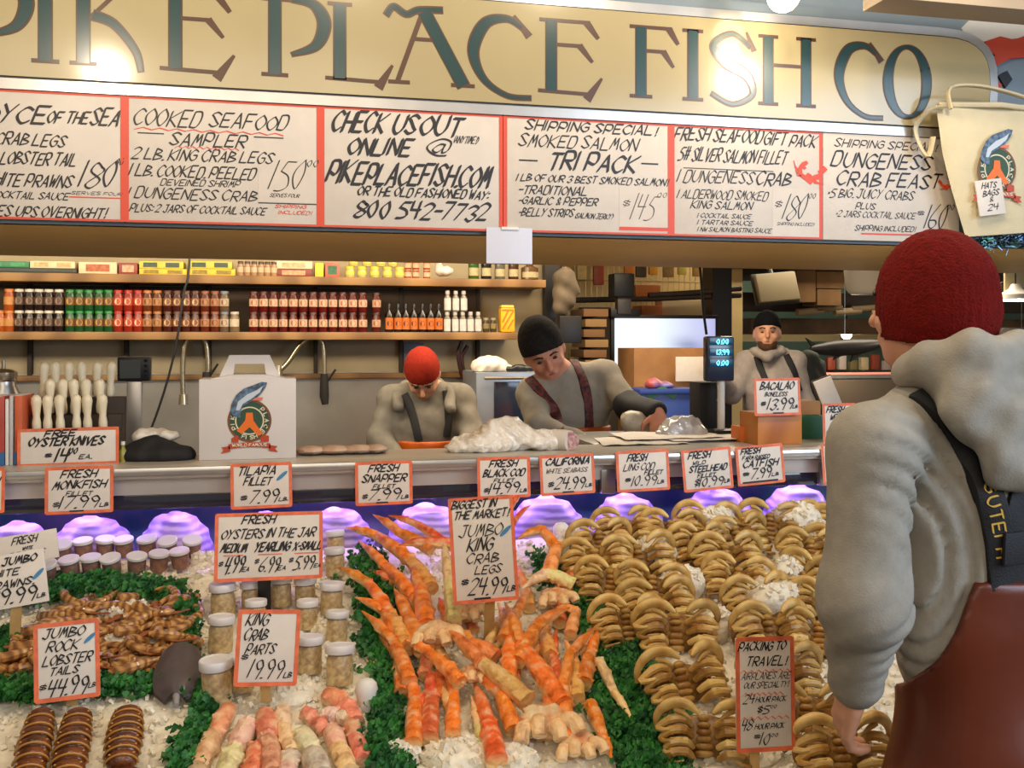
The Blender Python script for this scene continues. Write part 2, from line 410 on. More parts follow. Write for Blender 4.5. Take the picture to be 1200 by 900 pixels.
m_pine = mat('pine_stake', (204, 168, 106), 0.6, c2=(180, 140, 80), vs=30)
m_kraft = mat('brown_cardboard', (158, 112, 66), 0.7, var=0.12, vs=8)
m_teal = mat('teal_wall_paint', (96, 130, 116), 0.6, var=0.1, vs=3)
m_bulb = mat('lit_bulb', (255, 236, 196), 0.4, emit=10)
m_brass = mat('tap_metal', (188, 176, 150), 0.22, 0.9)
def slab(name, lo, hi, m, bev=0.0):
    c = [(a + b) / 2 for a, b in zip(lo, hi)]; d = [b - a for a, b in zip(lo, hi)]
    return struct(MB().box(c, d, None, bev).build(name, m))
slab('floor', (-6, -4, -0.06), (12, 12.2, 0), m_floor)
slab('ceiling', (-6, 0.4, 3.5), (12, 12.2, 3.6), mat('ceiling_paint', (120, 112, 96), 0.8, var=0.15, vs=2))
slab('wall_left', (-3.6, 2.9, 0), (-3.5, 5.7, 3.5), m_wall)
slab('wall_back', (-3.6, 5.70, 0), (1.52, 5.82, 3.5), m_wall)
slab('wall_rear', (1.40, 7.30, 0), (3.60, 7.42, 3.5), mat('rear_wall_cream', (224, 196, 136), 0.6, var=0.06, vs=3))
slab('wall_far', (3.60, 9.80, 0), (12, 9.92, 3.5), m_teal)
slab('wall_upper', (-3.6, 2.86, 2.66), (7.0, 2.92, 3.5), m_blue)
# the canopy that carries the sign: sign face, tan soffit, inner face
slab('trim_1', (-3.5, 2.83, 1.955), (4.6, 3.92, 1.985), m_tan)
slab('trim_2', (-3.5, 2.815, 1.955), (4.6, 2.855, 2.70), m_blue)
slab('trim_3', (-3.5, 3.89, 1.985), (4.6, 3.92, 3.5), m_tan)
# stainless splash-back and rail on the wall behind the sink
slab('trim_4', (-3.4, 5.66, 1.00), (1.05, 5.70, 1.46), m_steel)
slab('trim_5', (-3.4, 5.62, 1.425), (1.30, 5.70, 1.455), m_wood, 0.006)
slab('trim_6', (3.62, 9.70, 1.62), (12, 9.80, 1.80), mat('cream_band', (222, 204, 150), 0.6))
slab('trim_7', (3.02, 6.60, 0.0), (3.17, 6.78, 3.5), m_black)

# ---------------------------------------------------------------- the big painted sign
YS = 2.80
def sx(px): return atY(px, 300, YS).x
def szz(px, py): return atY(px, py, YS).z
sign = thing('shop_sign', 'long cream painted shop sign with tall dark teal serif lettering above the stall', 'sign', ((sx(0) + sx(1155)) / 2, YS, 2.31))
xr, zb_, zt_ = sx(1156), 2.335, 2.628
def round_end(x0, x1, z0, z1, n=14, k=0.72):
    r = (z1 - z0) / 2; pts = [(x0, z0)]
    for i in range(n + 1):
        a = -math.pi / 2 + math.pi * i / n
        pts.append((x1 - r * 1.25 + r * 1.25 * (max(0, math.cos(a)) ** k), (z0 + z1) / 2 + r * (1 if a > 0 else -1) * abs(math.sin(a)) ** k))
    pts.append((x0, z1)); return pts
MB().prism(round_end(-1.9, xr + 0.035, zb_ - 0.033, zt_ + 0.032), YS - 0.012, YS + 0.02).build('metal_trim', m_alu, sign, smooth='flat')
MB().prism(round_end(-1.9, xr + 0.004, zb_ - 0.004, zt_ + 0.004), YS - 0.015, YS).build('black_line', m_ink, sign, smooth='flat')
MB().prism(round_end(-1.9, xr, zb_, zt_), YS - 0.018, YS).build('panel', mat('cream_sign_paint', (168, 154, 116), 0.16, var=0.05, vs=2, coat=0.4, bump=0.015, bs=9), sign, smooth='flat')
lt, lb = MB(), MB()
Z0, CH = 2.378, 0.208
def ribbon(mb, pts, ws, y, grow=0.0):
    BR[0] += 1; y -= 2.5e-5 * (BR[0] % 11)
    P = [Vector((p[0], p[1], 0)) for p in pts]; n = len(P); vs = []
    for i in range(n):
        t = (P[min(i + 1, n - 1)] - P[max(i - 1, 0)]).normalized(); q = Vector((-t.y, t.x, 0)); e = P[i]
        if i == 0: e = e - t * grow
        if i == n - 1: e = e + t * grow
        for s in (1, -1): a = e + q * s * (ws[i] / 2 + grow); vs.append((a.x, y, a.y))
    mb.add(vs, [(2 * i, 2 * i + 1, 2 * i + 3, 2 * i + 2) for i in range(n - 1)])
def thick(pts, w):                         # straight teal stem with a brown shadow edge
    ribbon(lb, pts, [w] * len(pts), YS - 0.0188, 0.0035); ribbon(lt, pts, [w] * len(pts), YS - 0.0194)
def thin_(pts, w=0.011): ribbon(lb, pts, [w] * len(pts), YS - 0.0190)
def curve(pts, wf, teal=True):
    c = [(v.x, v.y) for v in catmull([(a, b, 0) for a, b in pts], 10)]; n = len(c); ws = [wf(i / (n - 1)) for i in range(n)]
    ribbon(lb, c, ws, YS - 0.0188, 0.003)
    ribbon(lt, c, [max(0.004, w - 0.004) for w in ws], YS - 0.0194)
TK = 0.030
def big(ch, pa, pb):
    x0, x1 = sx(pa), sx(pb); w = x1 - x0
    X = lambda f: x0 + f * w
    Z = lambda f: Z0 + f * CH
    bulge = lambda t: 0.009 + 0.026 * math.sin(math.pi * t) ** 1.4
    if ch in 'IH':
        for f in ((0.5,) if ch == 'I' else (0.22, 0.80)):
            thick([(X(f), Z(0)), (X(f), Z(1))], TK)
            for z in (0, 1): thin_([(X(f) - 0.034, Z(z)), (X(f) + 0.034, Z(z))])
        if ch == 'H': thin_([(X(0.22), Z(0.58)), (X(0.8), Z(0.58))])
    elif ch in 'EFL':
        f = 0.30 if ch != 'L' else 0.22
        thick([(X(f), Z(0)), (X(f), Z(1))], TK)
        if ch == 'L': thin_([(X(f) - 0.034, Z(1)), (X(f) + 0.034, Z(1))])
        else:
            thin_([(X(f) - 0.036, Z(1)), (X(0.82), Z(1))]); ribbon(lb, [(X(0.78), Z(1.0)), (X(0.94), Z(0.78))], [0.022, 0.012], YS - 0.0190)
            thin_([(X(f), Z(0.66)), (X(0.72), Z(0.66))]); ribbon(lb, [(X(0.68), Z(0.67)), (X(0.86), Z(0.44))], [0.02, 0.010], YS - 0.0190)
        if ch == 'F': thin_([(X(f) - 0.036, Z(0)), (X(f) + 0.036, Z(0))])
        else: thin_([(X(f) - 0.040, Z(0)), (X(0.86), Z(-0.02))]); ribbon(lb, [(X(0.78), Z(-0.10)), (X(0.99), Z(0.22))], [0.028, 0.008], YS - 0.0190)
    elif ch == 'P':
        thick([(X(0.25), Z(0)), (X(0.25), Z(1))], TK); thin_([(X(0.25) - 0.036, Z(0)), (X(0.25) + 0.036, Z(0))])
        thin_([(X(0.25) - 0.036, Z(1)), (X(0.55), Z(1))])
        curve([(X(0.5), Z(1)), (X(0.82), Z(0.96)), (X(0.97), Z(0.72)), (X(0.85), Z(0.42)), (X(0.5), Z(0.28))], bulge)
    elif ch == 'K':
        thick([(X(0.16), Z(0)), (X(0.16), Z(1))], TK)
        for z in (0, 1): thin_([(X(0.16) - 0.034, Z(z)), (X(0.16) + 0.034, Z(z))])
        thin_([(X(0.18), Z(0.52)), (X(0.78), Z(1.05))]); curve([(X(0.3), Z(0.62)), (X(0.6), Z(0.52)), (X(0.9), Z(0.2)), (X(0.98), Z(-0.06))], lambda t: 0.026 - 0.014 * t)
    elif ch == 'A':
        thick([(X(0.42), Z(0.98)), (X(0.86), Z(0))], 0.034); thin_([(X(0.38), Z(0.9)), (X(0.12), Z(0))], 0.014)
        thin_([(X(0.02), Z(0)), (X(0.26), Z(0))]); thin_([(X(0.72), Z(0)), (X(0.99), Z(0))]); thin_([(X(0.28), Z(0.60)), (X(0.55), Z(0.60))])
        curve([(X(0.0), Z(0.9)), (X(0.08), Z(1.02)), (X(0.22), Z(0.93)), (X(0.36), Z(1.0)), (X(0.62), Z(1.02))], lambda t: 0.016, False)
    elif ch == 'C':
        curve([(X(0.86), Z(0.86)), (X(0.6), Z(0.97)), (X(0.25), Z(0.88)), (X(0.06), Z(0.5)), (X(0.22), Z(0.12)), (X(0.6), Z(-0.10)), (X(1.0), Z(-0.12))], lambda t: 0.012 + 0.022 * math.exp(-((t - 0.42) / 0.22) ** 2))
        ribbon(lb, [(X(0.72), Z(1.02)), (X(0.98), Z(0.74))], [0.010, 0.024], YS - 0.0190)
    elif ch == 'O':
        pts = [(X(0.5) + (0.5 * w - .014) * math.cos(a), Z(0.46) + 0.54 * CH * math.sin(a)) for a in [0.4 + 2 * math.pi * i / 40 for i in range(41)]]
        wf = lambda i: 0.010 + 0.024 * abs(math.cos(0.3 + 2 * math.pi * i / 40)) ** 1.5
        ribbon(lb, pts, [wf(i) for i in range(41)], YS - 0.0188, 0.003); ribbon(lt, pts, [wf(i) - 0.003 for i in range(41)], YS - 0.0194)
    elif ch == 'S':
        curve([(X(0.86), Z(0.82)), (X(0.5), Z(1.0)), (X(0.12), Z(0.82)), (X(0.34), Z(0.58)), (X(0.78), Z(0.40)), (X(0.9), Z(0.12)), (X(0.5), Z(-0.04)), (X(0.08), Z(0.1))], lambda t: 0.012 + 0.022 * math.exp(-((t - 0.48) / 0.2) ** 2))
        ribbon(lb, [(X(0.78), Z(1.04)), (X(0.94), Z(0.76))], [0.008, 0.02], YS - 0.0190)
for ch, a, b in (('P', -62, 36), ('I', 34, 76), ('K', 86, 168), ('E', 176, 276), ('P', 302, 382), ('L', 380, 460), ('A', 452, 556), ('C', 549, 620), ('E', 618, 704), ('F', 728, 796), ('I', 792, 826), ('S', 826, 884), ('H', 880, 956), ('C', 976, 1030), ('O', 1032, 1086)):
    lt, lb = MB(), MB(); big(ch, a, b)
    lo_ = lt.build('letter', mat('teal_sign_paint', (34, 62, 62), 0.25, coat=0.3), sign, smooth='flat')
    lb.build('letter_edge', mat('brown_sign_paint', (78, 50, 34), 0.3), lo_, smooth='flat')

# ---------------------------------------------------------------- hand-lettered menu boards under the sign
ZC0, ZC1 = 1.963, 2.301
def board(label, p0, p1, lines, extra=None, border=True, yoff=0.0):
    x0, x1 = sx(p0), sx(p1); y = YS + yoff
    t = thing('menu_board', label, 'sign', ((x0 + x1) / 2, y, ZC0), 'menu boards under the shop sign')
    MB().box(((x0 + x1) / 2, y, (ZC0 + ZC1) / 2), (x1 - x0 - 0.002, 0.012, ZC1 - ZC0), None, 0.002).build('panel', m_board, t)
    ink, thn, red = MB(), MB(), MB(); yf = y - 0.0068
    fr = lambda a, b: (a, yf, b)
    if border:
        for a, b, w in (((x0 + .004, ZC0 + .004), (x0 + .004, ZC1 - .004), .008), ((x1 - .004, ZC0 + .004), (x1 - .004, ZC1 - .004), .008), ((x0, ZC1 - .003), (x1, ZC1 - .003), .004), ((x0, ZC0 + .003), (x1, ZC0 + .003), .004)):
            brush(red, [a, b], w, fr, 45, 1)
    for ln in lines:
        tx, a, b, py, hp, w = ln[:6]; k = ln[6] if len(ln) > 6 else ink
        mb = {'r': red, 't': thn}.get(k, ink) if isinstance(k, str) else k
        s = sc_((sx((a + b) / 2), y, 2.1))
        X0, X1, Zb = sx(a), sx(b), szz(a, py)
        if tx == '_': brush(mb, [(X0, Zb), (X1, Zb)], w / s, fr, 80, 0.6)
        elif tx == '~': brush(mb, [(X0 + (X1 - X0) * i / 18, Zb + (0.004 if i % 2 else -0.002)) for i in range(19)], w / s, fr)
        else: write(mb, tx, X0, X1, Zb, hp / s, w / s, fr)
    if extra: extra(t, y, fr)
    for mb, nm, m in ((ink, 'lettering', m_ink), (thn, 'thin_lettering', m_ink2), (red, 'red_marks', m_red)):
        if mb.v: mb.build(nm, m, t, smooth='flat')
    return t
def patch(pa, pb, ya, yb):
    def f(t, y, fr):
        c = MB(); a, b = sx(pa), sx(pb); z1, z0 = szz(pa, ya), szz(pa, yb)
        c.box(((a + b) / 2, y - 0.0064, (z0 + z1) / 2), (b - a, 0.0006, z1 - z0)).build('price_patch', m_board, t)
    return f
board('menu board at the far left of the row, headed Of The Sea with price 180', -86, 146, [
    ('CHOYCE', -60, 52, 141, 20, 3.6), ('OF THE', 55, 102, 144, 13, 2.6), ('SEA', 105, 137, 146, 19, 3), ('KING CRAB LEGS', -44, 75, 168, 14, 2.2), ('LOBSTER TAIL', 0, 88, 192, 14, 2.2),
    ('WHITE PRAWNS', -16, 83, 217, 14, 2.2), ('180', 92, 132, 219, 30, 2.6), ('00', 135, 144, 194, 8, 1.4), ('COCKTAIL SAUCE', -12, 80, 232, 8, 1.5), ('SERVES FOUR', 84, 143, 228, 3.6, 0.7, 't'), ('_', 82, 145, 231, 0, 1.2, 'r'), ('INCLUDES UPS OVERNIGHT!', -52, 122, 252, 12, 2)])
board('menu board headed Cooked Seafood Sampler with red wavy underline and price 150', 147, 375, [
    ('COOKED', 155, 232, 147, 19, 2.2), ('SEAFOOD', 244, 334, 149, 17, 2.2), ('~', 158, 332, 151, 0, 1.4, 'r'), ('SAMPLER', 198, 286, 170, 14, 2.2), ('_', 162, 192, 156, 0, 1.2), ('_', 298, 332, 161, 0, 1.2), ('~', 205, 280, 173, 0, 1.2, 'r'),
    ('2 LB. KING CRAB LEGS', 154, 318, 186, 13, 2.0), ('1 LB. COOKED, PEELED', 151, 297, 206, 13, 2.0), ('DEVEINED SHRIMP', 188, 280, 217, 7, 1.3), ('1 DUNGENESS CRAB', 149, 299, 232, 12, 1.8), ('PLUS: 2 JARS OF COCKTAIL SAUCE', 152, 310, 248, 8.5, 1.5),
    ('150', 314, 352, 222, 33, 1.8), ('00', 359, 372, 196, 8, 1.3), ('SERVES FOUR', 316, 350, 231, 4, 0.9), ('_', 303, 375, 238, 0, 1), ('SHIPPING', 322, 358, 244, 4, 0.9, 'r'), ('INCLUDED!', 326, 364, 251, 4, 0.9, 'r')], patch(303, 373, 186, 237))
board('menu board with bold black lettering Check Us Out Online and a phone number', 376, 588, [
    ('CHECK', 387, 447, 153, 23, 4.2), ('US', 458, 484, 156, 23, 4.2), ('OUT', 490, 536, 158, 22, 4.2), ('ONLINE', 406, 478, 180, 19, 4.0), ('@', 498, 522, 182, 19, 2.6), ('(ANYTIME!)', 530, 558, 168, 8, 1.2),
    ('PIKEPLACEFISH.COM', 381, 570, 214, 24, 4.2), ('OR THE OLD FASHIONED WAY:', 418, 570, 229, 10, 2.2), ('800 542-7732', 414, 568, 255, 19, 3.6)])
board('menu board headed Smoked Salmon Tri Pack with price 145', 590, 785, [
    ('SHIPPING SPECIAL!', 614, 766, 152, 11, 2.2), ('SMOKED SALMON', 606, 744, 171, 14, 2.0), ('TRI PACK', 640, 742, 199, 20, 3.8), ('_', 608, 629, 188, 0, 1.6), ('_', 751, 770, 192, 0, 1.6), ('1 LB OF OUR 3 BEST SMOKED SALMON!', 604, 780, 212, 8, 1.6),
    ('-TRADITIONAL', 606, 686, 227, 10, 1.8), ('-GARLIC & PEPPER', 606, 698, 239, 8.5, 1.7), ('-BELLY STRIPS', 606, 670, 253, 9, 1.6), ('(SALMON JERKY)', 672, 716, 256, 6, 1.1), ('$', 728, 734, 243, 9, 1.2, 't'), ('145', 737, 762, 257, 29, 1.5, 't'), ('00', 769, 780, 232, 6, 1, 't'), ('_', 726, 784, 268, 0, 4, 'r')], patch(725, 784, 215, 271))
def lobster(pc, yc, s, flip=1):
    def f(t, y, fr):
        mb = MB(); cx, cz = sx(pc), szz(pc, yc); q = s / 390.0
        def st(pts, w): brush(mb, [(cx + a * q * flip, cz + b * q) for a, b in pts], w * q, lambda a, b: (a, y - 0.0074, b), 45, 1)
        st([(-2, -6), (2, -8)], 9); st([(-6, -6), (-12, -2), (-13, 4), (-9, 10)], 4.5); st([(-9, 10), (-4, 12)], 4); st([(-10, 8), (-6, 6)], 3)
        st([(6, -6), (13, -4), (16, 0)], 5); st([(16, 0), (22, 5), (19, 7), (14, 2)], 4)
        for k in range(4): st([(-8, -4), (-16 - k, -4 + 4 * k), (-18 - k, 2 + 4 * k)], 0.9); st([(4, -8), (8 + k * 3, -13), (10 + 3 * k, -12)], 0.9)
        mb.build('crab_picture', mat('printed_crab_red', (214, 70, 38), 0.5, var=0.2, vs=80), t, smooth='flat')
    return f
def both(*fs):
    def f(t, y, fr):
        for g in fs: g(t, y, fr)
    return f
board('menu board headed Fresh Seafood Gift Pack with a red crab picture and price 180', 786, 962, [
    ('FRESH SEAFOOD', 788, 890, 164, 15, 2.4), ('GIFT PACK', 893, 953, 170, 14, 2.2), ('5# SILVER SALMON FILLET', 793, 918, 188, 15, 2.0), ('1 DUNGENESS', 792, 880, 213, 14, 1.7), ('CRAB', 884, 923, 217, 15, 2.4), ('_', 800, 905, 197, 0, 0.8),
    ('1 ALDERWOOD SMOKED', 792, 897, 232, 10, 1.4), ('KING SALMON', 808, 879, 244, 9, 1.5), ('1 COCKTAIL SAUCE', 816, 878, 255, 5, 1.0), ('1 TARTAR SAUCE', 816, 880, 263, 5, 1.0), ('1 NW SALMON BASTING SAUCE', 816, 902, 271, 5, 0.9),
    ('$', 906, 912, 244, 9, 1.2), ('180', 915, 940, 257, 29, 1.8), ('00', 946, 954, 233, 6, 1.1), ('SHIPPING INCLUDED!', 909, 952, 264, 3.5, 0.7)], both(patch(904, 960, 221, 277), lobster(947, 203, 1.0)))
board('menu board headed Dungeness Crab Feast at the right end of the row with price 160', 963, 1123, [
    ('SHIPPING SPECIAL!', 976, 1094, 172, 9, 1.5), ('DUNGENESS', 972, 1087, 195, 17, 2.6), ('CRAB FEAST', 978, 1098, 217, 16, 2.6), ('*5 BIG, JUICY CRABS', 968, 1068, 231, 10, 1.5), ('PLUS', 1001, 1023, 245, 7, 1.3), ('*2 JARS COCKTAIL SAUCE', 978, 1070, 254, 7, 1.1),
    ('$', 1073, 1079, 253, 6, 1), ('160', 1081, 1104, 267, 27, 1.9), ('00', 1108, 1116, 246, 6, 1.1), ('SHIPPING INCLUDED!', 1000, 1070, 270, 6, 1.1), ('_', 1008, 1072, 274, 0, 1.6, 'r')], lobster(1108, 216, 0.55, -1), border=False)

# ---------------------------------------------------------------- round emblem printed on the box and on the canvas bag
def emblem(t, c, ux, uz, nrm, R_):
    """c centre, ux / uz unit vectors in the printed face, R_ ring radius"""
    c, ux, uz, nrm = Vector(c), Vector(ux), Vector(uz), Vector(nrm)
    def F(l): return lambda a, b: c + ux * a * R_ + uz * b * R_ + nrm * (0.0008 + l * 0.0006)
    def disc(l, r0, r1, m, nm):
        mb = MB(); f = F(l); n = 40
        vs = [f(r * math.cos(2 * math.pi * k / n), r * math.sin(2 * math.pi * k / n)) for k in range(n) for r in (r0, r1)]
        mb.add(vs, [(2 * k, 2 * k + 1, (2 * k + 3) % (2 * n), (2 * k + 2) % (2 * n)) for k in range(n)]); return mb.build(nm, m, t, smooth='flat')
    disc(0, 0.0, 0.99, mat('emblem_green', (44, 78, 56), 0.5), 'emblem_disc'); disc(1, 0.90, 1.0, mat('emblem_brown', (120, 76, 46), 0.5), 'emblem_rim'); disc(1, 0.60, 0.66, mat('emblem_cream', (224, 212, 180), 0.5), 'emblem_ring')
    w = MB()
    for txt, a0, a1 in (('PIKE', 205, 150), ('PLACE', 42, -42), ('FISH', 250, 290)):
        for i, ch in enumerate(txt):
            a = math.radians(a0 + (a1 - a0) * i / (len(txt) - 1)); bot = txt == 'FISH'
            o = Vector((math.cos(a) * 0.78, math.sin(a) * 0.78)); up = Vector((math.cos(a), math.sin(a))) * (-1 if bot else 1); rt = Vector((up.y, -up.x))
            write(w, ch, -0.07, 0.07, -0.085, 0.17, 0.045, lambda x, y: F(2)(o.x + rt.x * x + up.x * y, o.y + rt.y * x + up.y * y), 0, 0)
    w.build('emblem_letters', MATS['emblem_cream'], t, smooth='flat')
    def poly(l, pts, m, nm):
        mb = MB(); f = F(l); mb.add([f(a, b) for a, b in pts], [tuple(range(len(pts)))]); return mb.build(nm, m, t, smooth='flat')
    mo = mat('emblem_orange', (232, 112, 34), 0.5)
    poly(3, [(-.16, .38), (.14, .38), (.18, .0), (.60, -.62), (.40, -.72), (.0, -.30), (-.36, -.62), (-.58, -.46), (-.2, .02)], mo, 'emblem_figure')
    mb = MB(); f = F(4)
    for x0, x1, s in ((-.82, -.5, 1), (.5, .88, -1)): mb.add([f(x0, -1.0), (f(x1, -1.0)), f(x1, -.72), f((x0 + x1) / 2 + .1 * s, -.66), f(x0, -.8)], [(0, 1, 2, 3, 4)])
    rib = [(-.95, -1.18), (-.5, -1.12), (0, -1.10), (.5, -1.12), (.95, -1.18)]
    ribbon2 = [f(a, b + d) for a, b in rib for d in (.1, -.13)]
    mb.add(ribbon2, [(2 * i, 2 * i + 1, 2 * i + 3, 2 * i + 2) for i in range(4)])
    for s in (-1, 1): mb.add([f(.9 * s, -1.16), f(1.28 * s, -1.22), f(1.16 * s, -1.34), f(1.3 * s, -1.5), f(.86 * s, -1.42)], [(0, 1, 2, 3, 4)])
    mb.build('emblem_ribbon', mat('emblem_red', (184, 66, 36), 0.5), t, smooth='flat')
    w = MB(); write(w, 'WORLD FAMOUS', -.78, .78, -1.19, .13, .035, F(6), 0, 0); w.build('ribbon_letters', MATS['emblem_cream'], t, smooth='flat')
    poly(5, [(.80, 1.78), (.55, 1.82), (.2, 1.68), (-.25, 1.52), (-.6, 1.22), (-.82, .8), (-.88, .4), (-.66, .2), (-.42, .15), (-.40, .45), (-.25, .72), (.05, .9), (.3, 1.05), (.55, 1.3), (.74, 1.58)], mat('emblem_fish_blue', (104, 132, 160), 0.5, c2=(60, 74, 92), vs=90), 'emblem_fish')
    poly(6, [(-.62, .5), (-.52, .9), (-.1, 1.24), (.35, 1.44), (.62, 1.64), (.46, 1.32), (.1, 1.04), (-.3, .8), (-.46, .5)], mat('emblem_fish_pale', (196, 206, 214), 0.5), 'emblem_fish_belly')
    poly(6, [(.1, .95), (.55, .95), (.62, 1.1), (.3, 1.08)], mat('emblem_coral', (222, 120, 92), 0.5), 'emblem_fin')
# ---------------------------------------------------------------- display counter: ledge, case front, ice bed box
ZL = 1.283                                  # top of the ledge
case = thing('display_counter', 'long stainless steel display counter with a flat ledge along the back of the ice', 'counter', (0.9, 3.3, 0))
MB().box((0.95, 3.13, ZL - 0.02), (7.0, 0.28, 0.04), None, 0.012).build('ledge', mat('pale_steel', (200, 192, 178), .35, .4, var=.06, vs=5), case)
MB().box((0.95, 2.995, ZL - 0.016), (7.0, 0.03, 0.026), None, 0.010).build('ledge_lip', m_alu, case)
MB().box((0.95, 3.045, ZL - 0.051), (7.0, 0.03, 0.076), None, 0.004).build('fascia', mat('fascia_ice_reflection', (214, 206, 192), .3, .25, var=.05, vs=3), case)  # ice reflections on the steel are put into a pale diffuse colour
MB().box((0.95, 3.055, ZL - 0.111), (7.0, 0.03, 0.044), None, 0.004).build('dark_glass_strip', mat('dark_glass', (40, 42, 56), 0.06, coat=1), case)
MB().box((0.95, 3.255, 1.20), (7.0, 0.03, 0.13)).build('rear_panel', m_steel, case)
MB().box((0.95, 3.40, 1.06), (7.0, 0.03, 0.26)).build('inner_panel', mat('case_lining', (150, 146, 168), 0.4, c2=(60, 110, 140), vs=4), case)
for k in range(9):
    x = -2.1 + k * 0.78
    MB().box((x, 3.035, ZL - 0.095), (0.05, 0.03, 0.08), None, 0.006).build('bracket', m_steel, case)
wt = thing('weighing_table', 'steel topped table that carries the scale behind the ledge on the right', 'table', (2.2, 3.5, 0))
MB().box((2.30, 3.50, ZL - 0.02), (2.5, 0.44, 0.04), None, 0.006).build('table_top', m_steel, wt)
for x in (1.1, 3.5):
    for y in (3.46, 3.68): MB().box((x, y, (ZL - .04) / 2), (.05, .05, ZL - .04), None, .004).build('leg', m_steel, wt)
tubes = MB()
tubes.tube([(-2.2, 3.17, ZL - 0.065), (4.0, 3.17, ZL - 0.065)], 0.014, 10)
tb = tubes.build('violet_tube', mat('violet_fluorescent', (150, 110, 255), 0.4, emit=5), case)
for x in (-1.5, 0.3, 2.1):
    light('AREA', (x + 0.2, 3.17, ZL - 0.085), 6.0, (0.58, 0.37, 1.0), 1.7, 0.05, (0, 0, 0))
bed = thing('ice_tray', 'sloping steel tray along the front of the counter that holds the crushed ice', 'tray', (0.9, 2.4, 0))
MB().box((0.95, 2.42, 0.30), (7.0, 1.30, 0.60)).build('base_cabinet', m_steel, bed)
MB().prism([(1.70, 0.60), (3.46, 0.60), (3.46, 0.985), (2.95, bed_z(2.95) - .06), (1.72, bed_z(1.72) - 0.06)], 0, 7.0, Matrix(((0, 1, 0, -2.55), (1, 0, 0, 0), (0, 0, 1, 0), (0, 0, 0, 1)))).build('tray', m_steel, bed, smooth='flat')
MB().box((0.95, 1.70, 0.69), (7.0, 0.03, 0.10), None, 0.01).build('front_rim', m_alu, bed)

# ---------------------------------------------------------------- price cards
def card(label, cx, cy, w, h, y, lines, roll=0.0, lean=8, stake=None, stake_m=None, group=None, blue=None, off=0.0, bord=True, ylean=0):
    """cx, cy, w, h in photo pixels give place and size on the plane Y=y; lines are (text, x0, x1, baseline, height, weight) as parts of the card, from its top left"""
    c = atY(cx, cy, y); s = sc_(c); W_, H_ = w / s / 0.975, h / s
    t = thing('price_card', label, 'sign', c + Vector((0, 0, -H_ / 2)), group)
    ro = math.radians(roll); le = math.radians(lean)
    ux = Vector((math.cos(ro), 0, math.sin(ro))); uz0 = Vector((-math.sin(ro), 0, math.cos(ro)))
    nr = (Vector((0, -1, 0)) * math.cos(le) + Vector((0, 0, 1)) * math.sin(le)); uz = nr.cross(ux).normalized(); nr = ux.cross(uz).normalized()
    if nr.y > 0: nr = -nr
    M = Matrix((ux, -nr, uz)).transposed().to_4x4(); M.translation = c
    MB().box((0, 0.0025, 0), (W_, 0.005, H_), M, 0.0015).build('panel', m_card, t)
    fr = lambda a, b: c + ux * a + uz * b + nr * 0.0006
    f2 = lambda a, b: c + ux * a + uz * b + nr * 0.0012
    bd, ink, thn = MB(), MB(), MB()
    a, b = W_ / 2 - 0.0032, H_ / 2 - 0.0032
    if bord:
        for p, q in (((-a, -b), (-a, b)), ((a, -b), (a, b)), ((-a, b), (a, b)), ((-a, -b), (a, -b))): brush(bd, [p, q], 0.0064, fr, 45, 1)
    for ln in lines:
        tx, x0, x1, yb, hh, wt = ln[:6]; mb = thn if len(ln) > 6 and ln[6] == 't' else bd if len(ln) > 6 else ink
        X0, X1, Zb = (x0 - .5) * W_, (x1 - .5) * W_, (.5 - yb) * H_
        if tx == '~': brush(mb, [(X0 + (X1 - X0) * i / 14, Zb + (0.003 if i % 2 else -0.003)) for i in range(15)], wt / s, f2)
        elif tx == '_': brush(mb, [(X0, Zb), (X1, Zb)], wt / s, f2, 80, .6)
        else: write(mb, tx, X0, X1, Zb, hh * H_, wt / s, f2)
    if bd.v: bd.build('border', m_orange, t, smooth='flat')
    ink.build('lettering', m_ink, t, smooth='flat')
    if thn.v: thn.build('thin_lettering', m_ink2, t, smooth='flat')
    if blue:
        mb = MB(); q = [((blue[0] - .5) * W_ + W_ * .10 * (math.cos(g) * .9 + math.sin(g) * .3), (.5 - blue[1]) * H_ + W_ * .06 * (math.sin(g) + .9 * math.cos(g))) for g in [i * math.pi / 8 for i in range(16)]]
        mb.add([f2(*p) for p in q], [tuple(range(16))]); mb.build('blue_sticker', mat('blue_sticker', (66, 132, 176), 0.5), t, smooth='flat')
    if stake:
        p0 = c - uz * (H_ * 0.30) + ux * (stake[0] - cx) / s - nr * 0.008; p1 = Vector(stake[2]); p1.y = max(p1.y, p0.y)
        v = (p1 - p0); mb = MB(); zz = v.normalized(); xx = ux; yy = zz.cross(xx).normalized(); xx = yy.cross(zz)
        MM = Matrix((xx, yy, zz)).transposed().to_4x4(); MM.translation = (p0 + p1) / 2
        mb.box((0, 0, 0), (stake[1] / s, 0.006, v.length), MM, 0.001); mb.build('stake', stake_m or m_pine, t)
    return t
YF = 2.972
gl = 'price cards hung along the ledge'
def ledge_card(label, x0, y0, x1, y1, lines, roll=0, **k):
    return card(label, (x0 + x1) / 2, (y0 + y1) / 2, x1 - x0, y1 - y0, YF, lines, roll, lean=4, group=gl, **k)
F4 = lambda a, b, p, c='FILLET': [('FRESH', .22, .74, .24, .16, 2.0), (a, .10, .88, .47, .17, 2.0), (c, .30, .68, .62, .09, 1.2), ('$', .10, .17, .86, .12, 1.2), (p, .20, .76, .88, .24, 1.9), ('LB', .80, .92, .88, .08, 1.2), ('_', .36, .56, .95, 0, 1.5)]
ledge_card('price card cut off by the left edge of the photo on the ledge', -34, 549, 3, 601, [('SALMON', .1, .8, .4, .2, 2)])
ledge_card('price card reading Fresh Monkfish Fillet on the ledge', 57, 547, 129, 601, F4('MONKFISH', '', '17.99'), .6)
